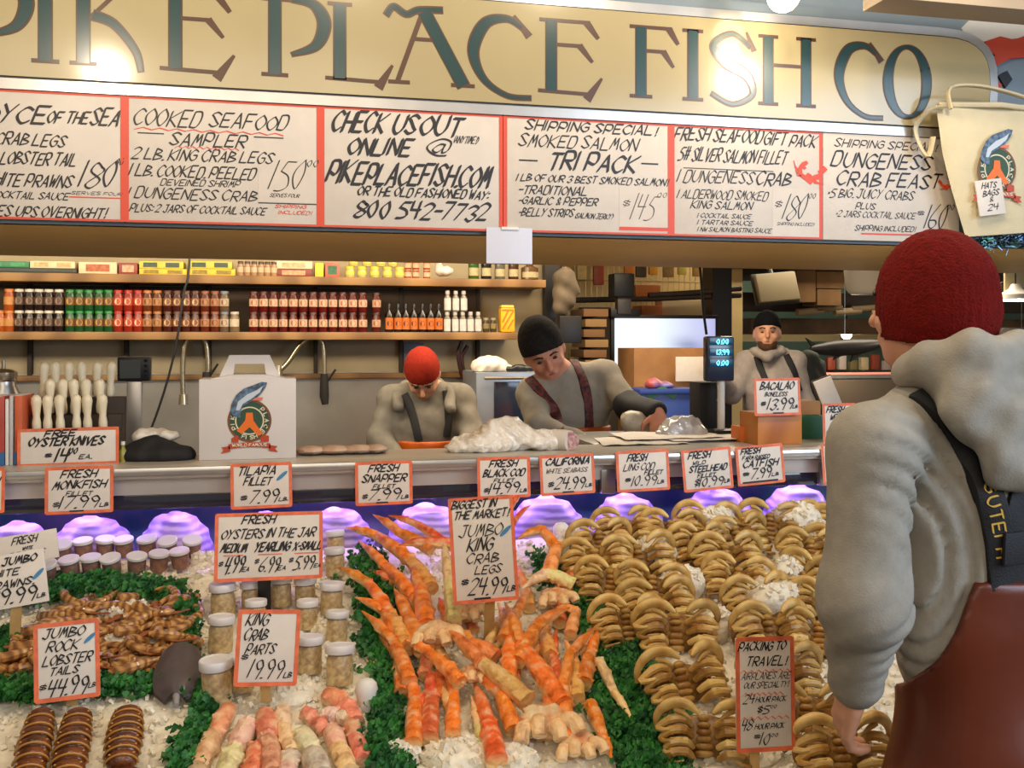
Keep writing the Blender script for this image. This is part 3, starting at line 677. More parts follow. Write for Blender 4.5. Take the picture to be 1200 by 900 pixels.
ledge_card('price card reading Tilapia Fillet on the ledge', 273, 543, 340, 595, [('TILAPIA', .10, .72, .25, .18, 2.0), ('FILLET', .2, .64, .48, .17, 1.8), ('$', .14, .22, .82, .12, 1.4), ('7.99', .28, .74, .88, .28, 1.9), ('LB.', .78, .92, .86, .08, 1.1)], .8, blue=(.84, .3))
ledge_card('price card reading Fresh Snapper Fillet on the ledge', 418, 541, 482, 591, F4('SNAPPER', '', '7.99'), .5)
ledge_card('price card reading Fresh Black Cod Fillet on the ledge', 560, 536, 621, 583, F4('BLACK COD', '', '14.99'), .4)
ledge_card('price card reading California with a faded second line on the ledge', 633, 533, 697, 579, [('CALIFORNIA', .10, .90, .25, .17, 2.2), ('WHITE SEABASS', .10, .86, .45, .11, .9, 't'), ('$', .12, .2, .80, .14, 1.4), ('24.99', .24, .78, .86, .28, 1.9), ('LB', .82, .93, .84, .08, 1.1), ('_', .4, .6, .94, 0, 1.5)], 1.5)
ledge_card('price card reading Fresh Ling Cod Fillet on the ledge', 722, 528, 785, 575, [('FRESH', .2, .56, .26, .17, 1.9), ('LING COD', .12, .70, .48, .17, 1.3), ('FILLET', .52, .86, .60, .10, 1.3), ('$', .14, .22, .76, .10, 1.3), ('10.99', .26, .72, .86, .24, 1.5), ('LB', .76, .88, .84, .08, 1.1)], 1.4)
ledge_card('price card reading Fresh Wild Steelhead on the ledge', 799, 526, 859, 574, [('FRESH', .12, .56, .22, .16, 2.0), ('WILD', .2, .46, .36, .08, 1.2), ('STEELHEAD', .12, .88, .54, .14, 1.9), ('FILLET', .28, .64, .68, .09, 1.3), ('$10.99', .2, .78, .9, .20, 1.7), ('LB', .82, .92, .86, .08, 1.2)], 3.5)
ledge_card('price card reading Fresh Farm Raised Catfish on the ledge', 862, 522, 920, 567, [('FRESH', .10, .50, .2, .14, 2.0), ('FARM RAISED', .12, .7, .34, .09, 1.2), ('CATFISH', .12, .86, .54, .17, 2.1), ('$', .10, .2, .76, .1, 1.3), ('7.99', .26, .68, .84, .26, 1.9), ('LB', .72, .86, .82, .08, 1.1), ('_', .1, .84, .93, 0, 2)], 3.5)
ledge_card('price card half hidden behind the shoulder of the man in the red hat', 962, 519, 1010, 566, [('FRESH', .1, .7, .24, .16, 2.0), ('COD', .1, .6, .5, .17, 2.0), ('$', .1, .2, .8, .1, 1.3), ('8.99', .3, .8, .86, .26, 1.9)], 2)
card('price card reading Bacalao 13.99 propped against a brown box', 911, 465, 57, 43, 3.085, [('BACALAO', .12, .84, .30, .20, 2.0), ('BONELESS', .22, .70, .48, .11, 1.2), ('$', .12, .2, .74, .12, 1.5), ('13.99', .26, .80, .84, .30, 2.0), ('LB', .82, .92, .82, .08, 1.2), ('_', .4, .62, .94, 0, 1.6)], 0.5, lean=3)
card('price card with a green edge behind it standing beside the brown box on the ledge', 984, 495, 42, 44, 3.10, [('FRESH', .1, .6, .24, .16, 1.9), ('WET', .2, .5, .42, .14, 1.5), ('$', .08, .16, .8, .1, 1.3), ('7.99', .26, .8, .88, .3, 1.9)], 0, lean=3)
gb = 'price cards staked in the ice'
def ice_card(label, cx, cy, w, h, sk, lines, roll=0, lean=10, m=None, sw=12, **k):
    b = atBed(*sk, 0.01); return card(label, cx, cy, w, h, b.y - 0.02, lines, roll, lean, stake=(sk[0], sw, b), stake_m=m, group=gb, **k)
ice_card('wide price card for oysters in the jar with three prices', 315.5, 640, 119, 77, (310, 716), [('FRESH', .24, .54, .16, .12, 2.2), ('OYSTERS IN THE JAR', .05, .92, .37, .13, 1.9), ('MEDIUM', .05, .28, .57, .12, 2.2), ('YEARLING', .36, .68, .57, .13, 2.4), ('X-SMALL', .72, .98, .57, .12, 2.2),
    ('_', .08, .26, .62, 0, 1.2, 'r'), ('_', .40, .62, .62, 0, 1.2, 'r'), ('_', .74, .96, .62, 0, 1.2, 'r'), ('$', .03, .06, .78, .08, 1.2), ('4.99', .07, .24, .88, .24, 2.2), ('EA', .25, .31, .86, .06, 1.2), ('$', .36, .39, .76, .08, 1.2), ('6.99', .40, .57, .88, .22, 1.9), ('EA', .58, .65, .86, .06, 1.2), ('$', .68, .71, .76, .08, 1.2), ('5.99', .72, .90, .86, .20, 1.9), ('EA', .92, .98, .84, .05, 1.1)], -.6, m=m_black, sw=15)
ice_card('price card for king crab parts in front of the oyster jars', 313.5, 759, 69, 85, (312, 822), [('KING', .12, .46, .20, .15, 1.9), ('CRAB', .10, .46, .40, .15, 1.9), ('PARTS', .14, .60, .58, .13, 1.8), ('$', .08, .16, .66, .08, 1.4), ('19.99', .20, .72, .90, .24, 1.9), ('LB', .78, .90, .90, .07, 1.4)], -3.5)
ice_card('price card for jumbo rock lobster tails with blue sticker', 78.5, 774, 69, 88, (84, 826), [('JUMBO', .12, .76, .19, .12, 1.9), ('ROCK', .18, .66, .37, .13, 1.9), ('LOBSTER', .12, .86, .54, .13, 1.9), ('TAILS', .22, .66, .67, .10, 1.8), ('$', .06, .14, .85, .08, 1.4), ('44.99', .16, .76, .94, .22, 2.2), ('LB', .82, .92, .88, .06, 1.2)], 3, blue=(.86, .24))
ice_card('price card for jumbo white prawns with blue sticker, cut by the left edge', 16, 680, 70, 62, (17, 754), [('JUMBO', .34, .86, .20, .13, 2.2), ('WHITE', .10, .58, .40, .12, 1.7), ('PRAWNS,', .08, .78, .62, .13, 1.9), ('29.99', .06, .78, .92, .26, 2.4), ('LB', .82, .94, .9, .07, 1.3)], 8, bord=False, blue=(.88, .46))
ice_card('cream price card leaning behind the jumbo white prawns card', 26, 643, 76, 34, (30, 690), [('FRESH', .36, .70, .34, .24, 1.6), ('WHITE', .5, .64, .55, .1, 1), ('PRAWNS', .3, .8, .78, .18, 1.0, 't')], 8, bord=False)
ice_card('tall price card for biggest in the market jumbo king crab legs', 566.5, 643.5, 75, 120, (573, 752), [('BIGGEST IN', .04, .72, .10, .075, 2.0), ('THE MARKET!', .06, .90, .20, .075, 1.9), ('JUMBO', .12, .78, .37, .11, 1.6), ('KING', .24, .62, .51, .115, 2.3), ('CRAB', .22, .70, .63, .09, 1.7), ('LEGS', .34, .74, .73, .075, 1.6), ('$', .12, .2, .83, .06, 1.6), ('24.99', .22, .78, .93, .15, 2.2), ('LB', .82, .94, .92, .05, 1.5), ('_', .32, .56, .965, 0, 2)], 1.6, blue=(.86, .34))
ice_card('tall price card about packing crab to travel, in front of the crabs', 897, 813, 72, 129, (884, 905), [('PACKING TO', .03, .84, .115, .075, 2.0), ('TRAVEL!', .16, .84, .25, .08, 1.9), ('~', .06, .94, .30, 0, 1.3, 'r'), ('AIRPLANES ARE', .08, .92, .37, .06, 1.0), ('OUR SPECIALTY!', .12, .88, .445, .05, 1.1), ('~', .1, .8, .50, 0, 1.3, 'r'), ('24', .10, .28, .575, .075, 1.5), ('HOUR PACK', .32, .84, .57, .045, 1.2), ('$5', .34, .54, .67, .065, 1.5), ('00', .58, .68, .63, .03, .9), ('~', .06, .9, .71, 0, 1.3, 'r'), ('48', .06, .24, .81, .09, 1.5), ('HOUR PACK', .30, .80, .805, .045, 1.2), ('$', .28, .36, .89, .04, 1.2), ('10', .38, .54, .94, .10, 1.7), ('00', .58, .70, .88, .03, 1.0)], -2.2, lean=6)
# small white sheet hung under the sign, taped at its top
p = atY(597, 288, YS - 0.01); s = sc_(p); t = thing('paper_sheet', 'blank pale sheet of paper hanging below the menu boards', 'paper', p + Vector((0, 0, -.05)))
MB().grid(lambda u, v: (p.x + (u - .5) * 55 / s, p.y - 0.006 * math.sin(u * 3.1), p.z + (v - .5) * 42 / s), 8, 4).build('sheet', mat('pale_blue_paper', (206, 208, 222), 0.5), t)
MB().box((p.x, p.y - .004, p.z + 20 / s), (0.05, 0.012, 0.008)).build('tape', m_white, t)
# ---------------------------------------------------------------- crushed ice and greens
m_ice = mat('crushed_ice', (236, 226, 204), 0.3, var=0.07, vs=60, bump=0.3, bs=120, sss=0.15)
def ice_h(x, y):
    return 0.012 * nz((x, y, 0), 9) + 0.008 * nz((x, y, 3), 30) + 0.004 * nz((x, y, 7), 80)
ice = MB()
ice.grid(lambda u, v: (-1.45 + 4.3 * u, 1.715 + 1.27 * v, bed_z(1.715 + 1.27 * v) - 0.004 + ice_h(-1.45 + 4.3 * u, 1.715 + 1.27 * v)), 330, 100)
rnd = random.Random(3)
def chunk(mb, p, r, rnd):
    M = Matrix.Translation(p) @ Matrix.Rotation(rnd.random() * 6.3, 4, Vector((rnd.random() - .5, rnd.random() - .5, rnd.random() - .5)).normalized())
    a, b, c = r * rnd.uniform(.6, 1.2), r * rnd.uniform(.5, 1.1), r * rnd.uniform(.4, .9)
    vs = [(-a, -b, -c), (a, -b * .8, -c), (a * .8, b, -c * .9), (-a * .9, b * .9, -c), (-a * .7, -b * .8, c), (a * .8, -b, c * .8), (a, b * .7, c), (-a, b, c * .7)]
    mb.add(vs, [(0, 3, 2, 1), (4, 5, 6, 7), (0, 1, 5, 4), (1, 2, 6, 5), (2, 3, 7, 6), (3, 0, 4, 7)], M)
for i in range(7500):
    x, y = rnd.uniform(-1.3, 1.9), rnd.uniform(1.73, 2.96)
    chunk(ice, (x, y, bed_z(y) + ice_h(x, y) + 0.001), rnd.uniform(0.003, 0.008), rnd)
tag(ice.build('crushed_ice', m_ice, smooth=30), 'crushed ice spread over the sloping tray under the seafood', 'ice', kind='stuff')
def ice_heap(label, spots, n=60, h=0.05):
    mb = MB(); r2 = random.Random(label)
    for px, py, w, hh in spots:
        c = atBed(px, py, hh); s = sc_(c); rr = w / s / 2
        mb.ell(c, (rr, rr * .8, h), None, 20, 10, lambda p: 1 + .22 * nz(p + Vector((px, py, 0)), 2.2) + .08 * nz(p, 8))
        for k in range(n):
            a, q = r2.random() * 6.3, r2.random() ** .5
            chunk(mb, c + Vector((math.cos(a) * rr * q, math.sin(a) * rr * .8 * q, h * math.sqrt(max(0, 1 - q * q)) * .98)), r2.uniform(.004, .010), r2)
    return tag(mb.build('ice_heap', m_ice, smooth=45), label, 'ice', kind='stuff')
m_leaf = mat('parsley_green', (58, 128, 52), 0.5, c2=(22, 74, 34), vs=30, spec=0.4)
def greens(label, strips, dens=1.0):
    mb = MB(); r2 = random.Random(label)
    for pts, w in strips:
        P = catmull([(a, b, 0) for a, b in pts], 8)
        for i in range(len(P) - 1):
            L_ = (P[i + 1] - P[i]).length
            for k in range(int(L_ * w * 0.085 * dens) + 1):
                q = P[i].lerp(P[i + 1], r2.random()); a = r2.gauss(0, .30) * w; b = r2.gauss(0, .30) * w * .7
                c = atBed(q.x + a, q.y + b, r2.uniform(.004, .032))
                for j in range(5):
                    d = Vector((r2.gauss(0, 1), r2.gauss(0, 1), r2.gauss(.4, .8))).normalized(); e = d.orthogonal().normalized(); f = d.cross(e); sz = r2.uniform(.006, .013); o = c + d * sz * .4
                    mb.add([o - e * sz * .5, o + d * sz * .5 - e * sz * .75 + f * sz * .3, o + d * sz * 1.2 + f * sz * .1, o + d * sz * .6 + e * sz * .7 + f * sz * .35, o + e * sz * .45, o + d * sz * .55 - f * sz * .12],
                           [(0, 5, 1), (1, 5, 2), (2, 5, 3), (3, 5, 4), (4, 5, 0)])
    return tag(mb.build('parsley', m_leaf, smooth='all'), label, 'parsley', kind='stuff')
greens('curly green parsley along the back and side of the prawns', [([(-20, 702), (60, 688), (120, 684), (205, 690)], 30), ([(212, 692), (220, 730), (216, 770)], 22), ([(0, 770), (10, 740)], 16)], 1.2)
greens('curly green parsley band between the prawns and lobster tails', [([(-20, 808), (60, 806), (130, 800), (185, 800)], 30), ([(232, 790), (238, 830), (222, 870), (210, 900)], 26)], 1.2)
greens('curly green parsley band between the oyster jars and king crab legs', [([(428, 650), (440, 690), (442, 730), (452, 775)], 42), ([(455, 775), (452, 820), (452, 860), (468, 905)], 40)], 1.2)
greens('curly green parsley band between the king crab legs and the crabs', [([(636, 655), (668, 690), (700, 735), (722, 770)], 40), ([(720, 765), (735, 815), (752, 860), (770, 915)], 66)], 1.2)
# ---------------------------------------------------------------- whole crabs
m_crab = mat('crab_shell_tan', (212, 172, 92), 0.36, c2=(150, 100, 40), vs=26, orand=.28, bump=0.12, bs=140)
m_crabc = mat('crab_claw_cream', (226, 194, 120), 0.34, c2=(186, 138, 66), vs=22, orand=.18, bump=0.1, bs=140)
m_crabd = mat('crab_gap_shade', (170, 124, 58), 0.45, c2=(104, 66, 28), orand=.2, vs=40)  # dark tone on the carapace stands in for shade under the claws
def make_crab():
    t = thing('crab', 'tan crab', 'crab', (0, 0, 0))
    MB().ell((0, .026, .044), (.086, .030, .044), None, 20, 12, lambda p: 1 + .07 * nz(p, 3)).build('carapace', m_crabd, t, True)
    b = MB()
    for k in range(6): b.ell((0, -.008 + .002 * k, .078 - .014 * k), (.013 + .0016 * k, .012, .0082))
    b.build('abdomen', m_crab, t, True)
    for s in (-1, 1):
        c = MB(); P = catmull([(s * .098, .004, .058), (s * .100, -.014, .078), (s * .084, -.032, .097), (s * .058, -.041, .104), (s * .034, -.045, .098), (s * .014, -.047, .082)], 6); n = len(P)
        c.tube(P, [(.006, .008, .0108, .0126, .0104, .004)[min(5, int(i / (n - 1) * 5))] * (1 - (i / (n - 1) * 5) % 1) + (.008, .0108, .0126, .0104, .004, .003)[min(5, int(i / (n - 1) * 5))] * ((i / (n - 1) * 5) % 1) for i in range(n)], 12, flat=.85)
        c.tube(catmull([(s * .064, -.034, .092), (s * .046, -.038, .084), (s * .030, -.038, .072)], 4), [.006, .006, .006, .0055, .005, .0044, .0036, .003, .002], 8)
        c.build('claw', m_crabc, t, True)
        for k in range(4):
            z = .066 - .0225 * k; g = MB(); o = .004 * k; e = rnd.uniform(-.003, .003)
            P = catmull([(s * .026, -.004 - o, z - .002), (s * .044, -.026 - o, z + .006 + e), (s * .072, -.026 - o, z + .004 + e), (s * (.100 - .006 * k), -.008 - o, z - .010)], 6); n = len(P)
            g.tube(P, [.0060 + .0036 * math.sin(math.pi * i / (n - 1)) + (.0016 if i in (6, 12) else 0) for i in range(n)], 9)
            g.tube(catmull([(s * (.098 - .006 * k), -.012 - o, z - .012), (s * .084, -.032 - o, z - .016), (s * .050, -.040 - o, z - .009)], 4), [.006, .006, .0056, .0052, .0046, .004, .0032, .0022, .0012], 7)
            g.build('leg', m_crab if k % 2 else m_crabc, t, True)
    return t
CR = Proto(make_crab)
colA = [(733, 622), (706, 640), (752, 660), (764, 695), (772, 718), (793, 748), (806, 808), (826, 872)]
colB = [(829, 618), (818, 642), (854, 660), (864, 684), (889, 708), (905, 748), (916, 800), (948, 852), (990, 896)]
colC = [(903, 618), (952, 650), (968, 616), (956, 682), (966, 716), (962, 752), (986, 646), (988, 690), (990, 620)]
colD = [(788, 626), (868, 634), (700, 664), (715, 688), (738, 738)]
for nm, cl in (('leftmost column of the pile', colA), ('middle column of the pile', colB), ('right column of the pile', colC), ('gaps between the pile columns', colD)):
    for i, (px, py) in enumerate(cl):
        p = atBed(px, py + 16, 0.012)
        side = 1 if nm.startswith('right') else 0
        CR.put(TM(p, rnd.uniform(-.24, .24) - (.5 if side and i > 2 else .1), -math.radians(rnd.uniform(22, 34)), rnd.uniform(-.10, .10) + .03, rnd.uniform(.98, 1.10)), 'whole crab in the %s, %s from the back' % (nm, ORD[i]), 'whole crabs piled on the ice')
ice_heap('crushed ice heaped between the whole crabs', [(768, 648, 50, .05), (800, 685, 52, .04), (838, 612, 46, .07), (905, 700, 70, .055), (936, 606, 60, .07), (672, 640, 46, .02), (925, 672, 40, .05), (840, 735, 40, .03), (960, 630, 40, .07)])
ice_heap('crushed ice bank in front of the crabs near the frame edge', [(880, 880, 80, .005), (955, 880, 90, .0), (720, 640, 40, .03)], 80, .03)
# ---------------------------------------------------------------- king crab legs
def two_tone(top, low):
    a, b = lin(top), lin(low)
    def f(t, cw, sw):
        k = min(1, max(0, .5 - cw * .9)); k = k * k * (3 - 2 * k)
        return tuple(x * (1 - k) + y * k for x, y in zip(a, b))
    return f
m_kc = mat('king_crab_shell', (232, 120, 40), 0.36, attr='tint', bump=0.4, bs=90, vs=34)
OR, DK, CM, PK = (244, 130, 36), (214, 84, 34), (236, 206, 142), (232, 148, 108)
def kleg(label, pts, wpx, top=OR, low=(240, 190, 120), hs=.03, tip=True, group='king crab legs on the ice', name='king_crab_leg', cat='crab leg'):
    """pts: (px, py[, height]) from thin end to thick end; one part per shell segment"""
    Q = []
    for i, p in enumerate(pts): Q.append(atBed(p[0], p[1], p[2] if len(p) > 2 else hs))
    n = len(Q); t = thing(name, label, cat, min(Q, key=lambda q: q.z) - Vector((0, 0, .012)), group); s = sc_(Q[n // 2]); r2 = random.Random(label)
    for i in range(n - 1):
        f0, f1 = i / (n - 1), (i + 1) / (n - 1)
        r0 = wpx / s / 2 * ((.48 + .52 * f0) if tip else 1); r1 = wpx / s / 2 * ((.48 + .52 * f1) if tip else 1)
        a, b = Q[i], Q[i + 1]; m = (a + b) / 2 + Vector((0, 0, .004)); P = catmull([a, m, b], 6); k = len(P)
        rs = []
        for j in range(k):
            u = j / (k - 1); r = r0 + (r1 - r0) * u; r *= .86 + .16 * math.sin(math.pi * u) + (.08 if u > .88 else 0) + (.06 if u < .08 else 0)
            if i == 0 and tip: r *= min(1, .15 + 1.6 * u)
            rs.append(r)
        tp = top if not (i == n - 2 and r2.random() < .35) else tuple((x + y) / 2 for x, y in zip(top, CM))
        tp = tuple(min(255, max(0, c * r2.uniform(.92, 1.06))) for c in tp)
        mb = MB(); mb.tube(P, rs, 10, None, 1.0, two_tone(tp, low), (0, 0, 1), lambda i_, k_: 1 + (.26 if r2.random() < .08 else 0) + r2.uniform(-.035, .035))
        mb.build('claw_tip' if i == 0 and tip else 'shell_segment', m_kc, t)
    return t
K = [('long orange crab leg at the top left of the pile, tip by the parsley', [(405, 618), (442, 628), (482, 658), (505, 690)], 20, OR, .06),
     ('orange crab leg with its tip against the violet mounds, leftmost of two', [(437, 603, .10), (468, 624, .09), (506, 645, .07)], 16, OR, .07),
     ('thin dark red crab leg with tip high against the violet mounds', [(455, 604, .11), (492, 616, .1), (524, 640, .08)], 13, DK, .08),
     ('slender orange crab leg under the top left leg', [(420, 634), (452, 664), (486, 700)], 17, OR, .05),
     ('orange crab leg reaching left over the oyster jars', [(394, 664, .07), (432, 684, .06), (458, 722), (476, 760)], 21, OR, .05),
     ('dark red crab leg lying level behind the tall card', [(466, 640, .08), (500, 635, .09), (538, 640, .08)], 16, DK, .08),
     ('short orange crab leg with tip over the green parsley', [(416, 700), (450, 716), (470, 752)], 18, OR, .05),
     ('orange crab leg with a bent joint beside the parsley band', [(424, 716), (462, 752), (480, 800)], 20, OR, .05),
     ('stout upright orange crab leg left of the tall card', [(484, 652, .06), (492, 690, .06), (500, 735, .06)], 24, OR, .06),
     ('second stout orange crab leg left of the tall card', [(462, 690, .05), (478, 722, .05), (496, 762, .05)], 24, (240, 130, 44), .05),
     ('pale cream crab leg standing next to the tall card', [(520, 632, .09), (526, 680, .08), (532, 728, .07)], 19, CM, .08),
     ('orange crab leg pointing down at the lower left of the pile', [(478, 780), (486, 820), (484, 872)], 22, OR, .035),
     ('broad coral red crab leg at the lower left of the pile', [(503, 782), (506, 820), (502, 866)], 25, (228, 96, 56), .03),
     ('orange crab leg pointing down between two broad red ones', [(522, 772), (532, 815), (530, 860)], 19, OR, .035),
     ('orange crab leg crossing the upper middle of the pile', [(472, 748, .07), (506, 768, .07), (540, 800, .06)], 19, OR, .06),
     ('broad orange crab leg at the bottom middle of the pile', [(556, 800), (570, 842), (582, 892)], 27, (234, 104, 40), .035),
     ('curved orange crab leg ending at the bottom middle of the pile', [(546, 782, .05), (586, 812, .05), (602, 856, .03)], 22, OR, .04),
     ('long thick crab leg running down to a pale cluster', [(518, 732, .09), (566, 778, .08), (618, 822, .06)], 25, (238, 140, 60), .07),
     ('slim cream edged crab leg between the long thick legs', [(552, 815, .03), (560, 850, .03), (568, 880, .02)], 15, CM, .03),
     ('long orange crab leg running from the wooden stake to the right', [(592, 706, .08), (610, 756, .07), (660, 826, .05)], 25, OR, .06),
     ('orange crab leg bent to the right below the curled claw', [(668, 712, .08), (632, 730, .08), (606, 776, .06)], 20, OR, .07),
     ('tall orange crab leg at the right edge of the pile', [(698, 736, .07), (668, 766, .06), (660, 806, .05), (664, 868, .03)], 20, OR, .05),
     ('orange crab leg with its tip beside the parsley on the right', [(702, 738, .05), (692, 766, .05), (684, 802, .04)], 20, (238, 132, 48), .05),
     ('cream tipped crab leg lying across the right parsley', [(742, 846, .03), (720, 812, .035), (702, 776, .04)], 15, CM, .035),
     ('short orange crab leg at the lower right of the pile', [(718, 892, .02), (706, 862, .03), (692, 826, .03)], 19, OR, .03),
     ('curled orange crab claw right of the tall card', [(606, 632, .12), (634, 620, .12), (652, 642, .10), (642, 676, .07)], 18, OR, .10),
     ('pale cream crab leg right of the tall card', [(612, 690, .07), (640, 672, .08), (672, 686, .06)], 19, (238, 214, 160), .07),
     ('orange crab leg right of the wooden stake', [(590, 712, .06), (598, 750, .06), (596, 800, .05)], 21, OR, .06),
     ('orange crab leg behind the tall card, lower right', [(622, 690, .06), (606, 716, .07), (590, 750, .06)], 18, (240, 138, 56), .06),
     ('short stubby orange leg at the far right of the crab leg pile', [(652, 712, .05), (676, 716, .05), (668, 744, .05)], 16, (240, 150, 74), .05),
     ('thin dark tipped crab leg behind the tall card at the top', [(622, 592, .13), (606, 606, .12), (592, 632, .1)], 9, DK, .1),
     ('dark tipped crab spine behind the tall card', [(612, 578, .14), (600, 592, .13), (588, 622, .1)], 9, DK, .1),
     ('orange crab leg lying under the long top left legs', [(432, 668, .03), (466, 684, .035), (500, 720, .04)], 20, (232, 108, 44), .04),
     ('orange crab leg hidden low in the left of the pile', [(440, 738, .03), (466, 772, .03), (470, 812, .03)], 17, (230, 112, 44), .03),
     ('wide orange leg stub in the middle of the pile by the stake', [(536, 738, .06), (552, 756, .07), (580, 772, .06)], 26, (240, 134, 50), .06),
     ('orange crab leg lying beside the pale cluster at lower right', [(624, 770, .04), (640, 800, .04), (646, 832, .04)], 18, (236, 120, 44), .04)]
R9 = random.Random(12); AD = ['beside the wooden stake', 'under the tall card', 'low in the middle of the pile', 'near the left parsley', 'near the right parsley']
for i in range(26):
    bx, by = R9.uniform(470, 690), R9.uniform(690, 850); a = math.radians(R9.uniform(-35, 35) + (-30 if bx < 540 else 10)); Ln = R9.uniform(46, 80)
    tx, ty = bx + math.sin(a) * Ln, by - math.cos(a) * Ln; mx, my = (bx + tx) / 2 + R9.uniform(-9, 9), (by + ty) / 2 + R9.uniform(-5, 5)
    K.append(('%s %s crab leg low in the pile, %s counting from the left' % (R9.choice(['short', 'slim', 'bent']), R9.choice(['orange', 'pale orange']), '#'), [(tx, ty), (mx, my), (bx, by)], R9.uniform(14, 20), R9.choice([OR, (240, 140, 56), (238, 170, 100), (228, 104, 50), (236, 190, 130)]), R9.uniform(.012, .035)))
fl = sorted(K[-26:], key=lambda k: k[1][1][0])
NUM = ORD + ['twenty first', 'twenty second', 'twenty third', 'twenty fourth', 'twenty fifth', 'twenty sixth']
K = K[:-26] + [(k[0].replace('#', NUM[i]),) + k[1:] for i, k in enumerate(fl)]
for lb_, pts, w, col, hs in K: kleg(lb_, pts, w, col, (244, 206, 140), hs)
m_kbody = mat('king_crab_body_cream', (234, 214, 168), 0.4, c2=(206, 132, 82), vs=24, bump=0.4, bs=60)
def cluster(label, px, py, w, h):
    c = atBed(px, py, h); s = sc_(c); r = w / s / 2; t = thing('crab_shoulder', label, 'crab piece', c - Vector((0, 0, r)), 'pale shoulder pieces among the crab legs')
    MB().ell(c, (r, r * .8, r * .62), None, 18, 12, lambda p: 1 + .28 * nz(p + Vector((px, 0, 0)), 2.6) + .1 * nz(p, 7)).build('shell', m_kbody, t)
    mb = MB()
    for k in range(4):
        a = -.9 + k * .6; q = c + Vector((math.sin(a) * r * .75, -r * .35, -r * .05 + .2 * r * (k % 2)))
        mb.tube(catmull([q, q + Vector((math.sin(a) * r * .5, -r * .45, r * .1)), q + Vector((math.sin(a) * r * .7, -r * .8, -r * .2))], 4), [r * .34 * f for f in (.8, .9, 1, 1, .95, .9, .85, .9, .8)], 10, None, 1, two_tone((240, 196, 140), (244, 230, 196)), (0, 0, 1), lambda i_, k_: 1 + rnd.uniform(-.08, .08))
    mb.build('leg_stubs', m_kc, t); return t
cluster('pale crab shoulder at the left of the leg pile by the tall card', 510, 742, 46, .07)
cluster('large pale crab shoulder at the lower right of the leg pile', 636, 846, 62, .035)
cluster('pale crab shoulder behind the wooden stake', 546, 716, 40, .06)
cluster('pale crab shoulder at the bottom right beside the parsley', 676, 872, 46, .02)
cluster('pale crab shoulder under the curled orange claw', 650, 700, 36, .04)
cluster('small pale crab shoulder in the lower middle of the pile', 556, 790, 34, .05)
ice_heap('crushed ice heaped below the king crab legs', [(540, 888, 90, .0), (600, 896, 60, .0), (470, 890, 44, 0)], 90, .035)
# white rounded scoop handles standing in the ice
for lb_, px, py, w, h in (('white rounded scoop handle in the ice beside the left parsley band', 430, 822, 27, 36), ('white rounded scoop handle behind the curled orange claw', 659, 628, 20, 36)):
    b = atBed(px, py + h * .35, 0); s = sc_(b); r = w / s / 2; t = thing('ice_scoop', lb_, 'scoop', b)
    MB().lathe([(r * .55, 0), (r * .62, r * .6), (r * .9, r * 1.3), (r, r * 1.9), (r * .9, r * 2.4), (r * .55, r * 2.75), (r * .01, r * 2.85)], TM(b, 0, -.3), 18).build('grip', m_white, t)
    MB().lathe([(r * .66, r * .1), (r * .72, r * .3), (r * .66, r * .5)], TM(b, 0, -.3), 18).build('collar', mat('pale_grey_plastic', (190, 186, 184), 0.5), t)
# ---------------------------------------------------------------- pink king crab parts at the front
P_ = [('pink and cream crab piece at the left end of the crab parts', [(268, 832), (252, 862), (232, 900)], 24, PK), ('broad cream crab piece second from left in the crab parts', [(292, 850), (276, 880), (262, 912)], 26, (234, 196, 158)),
      ('glossy pink crab piece in the middle of the crab parts', [(311, 838), (314, 868), (318, 908)], 26, (226, 140, 104)), ('cream crab piece right of the glossy pink piece', [(331, 832), (332, 852), (342, 884)], 20, (238, 206, 160)),
      ('grey white crab piece at the bottom of the crab parts', [(352, 862), (364, 884), (376, 910)], 30, (214, 196, 176)), ('pink crab piece at the upper right of the crab parts', [(384, 816), (402, 828), (416, 848)], 25, PK),
      ('white chunk of crab meat at the right of the crab parts', [(382, 838), (396, 842), (410, 846)], 20, (240, 222, 196)), ('pink striped crab piece at the right end of the crab parts', [(410, 846), (416, 864), (426, 892)], 20, (222, 132, 100)),
      ('pale pink crab piece beside the striped one', [(388, 856), (396, 876), (408, 904)], 24, (234, 182, 146)), ('short coral crab piece at the back of the crab parts', [(358, 836), (368, 846), (382, 858)], 18, (232, 150, 108)),
      ('coral crab piece at the bottom left of the crab parts', [(300, 878), (298, 894), (292, 914)], 22, (230, 120, 84)), ('cream crab piece at the very bottom of the crab parts', [(340, 888), (338, 900), (334, 918)], 24, (226, 200, 168))]
for lb_, pts, w, col in P_: kleg(lb_, pts, w, col, (240, 214, 176), .014, False, 'king crab parts on the ice', 'crab_piece', 'crab piece')
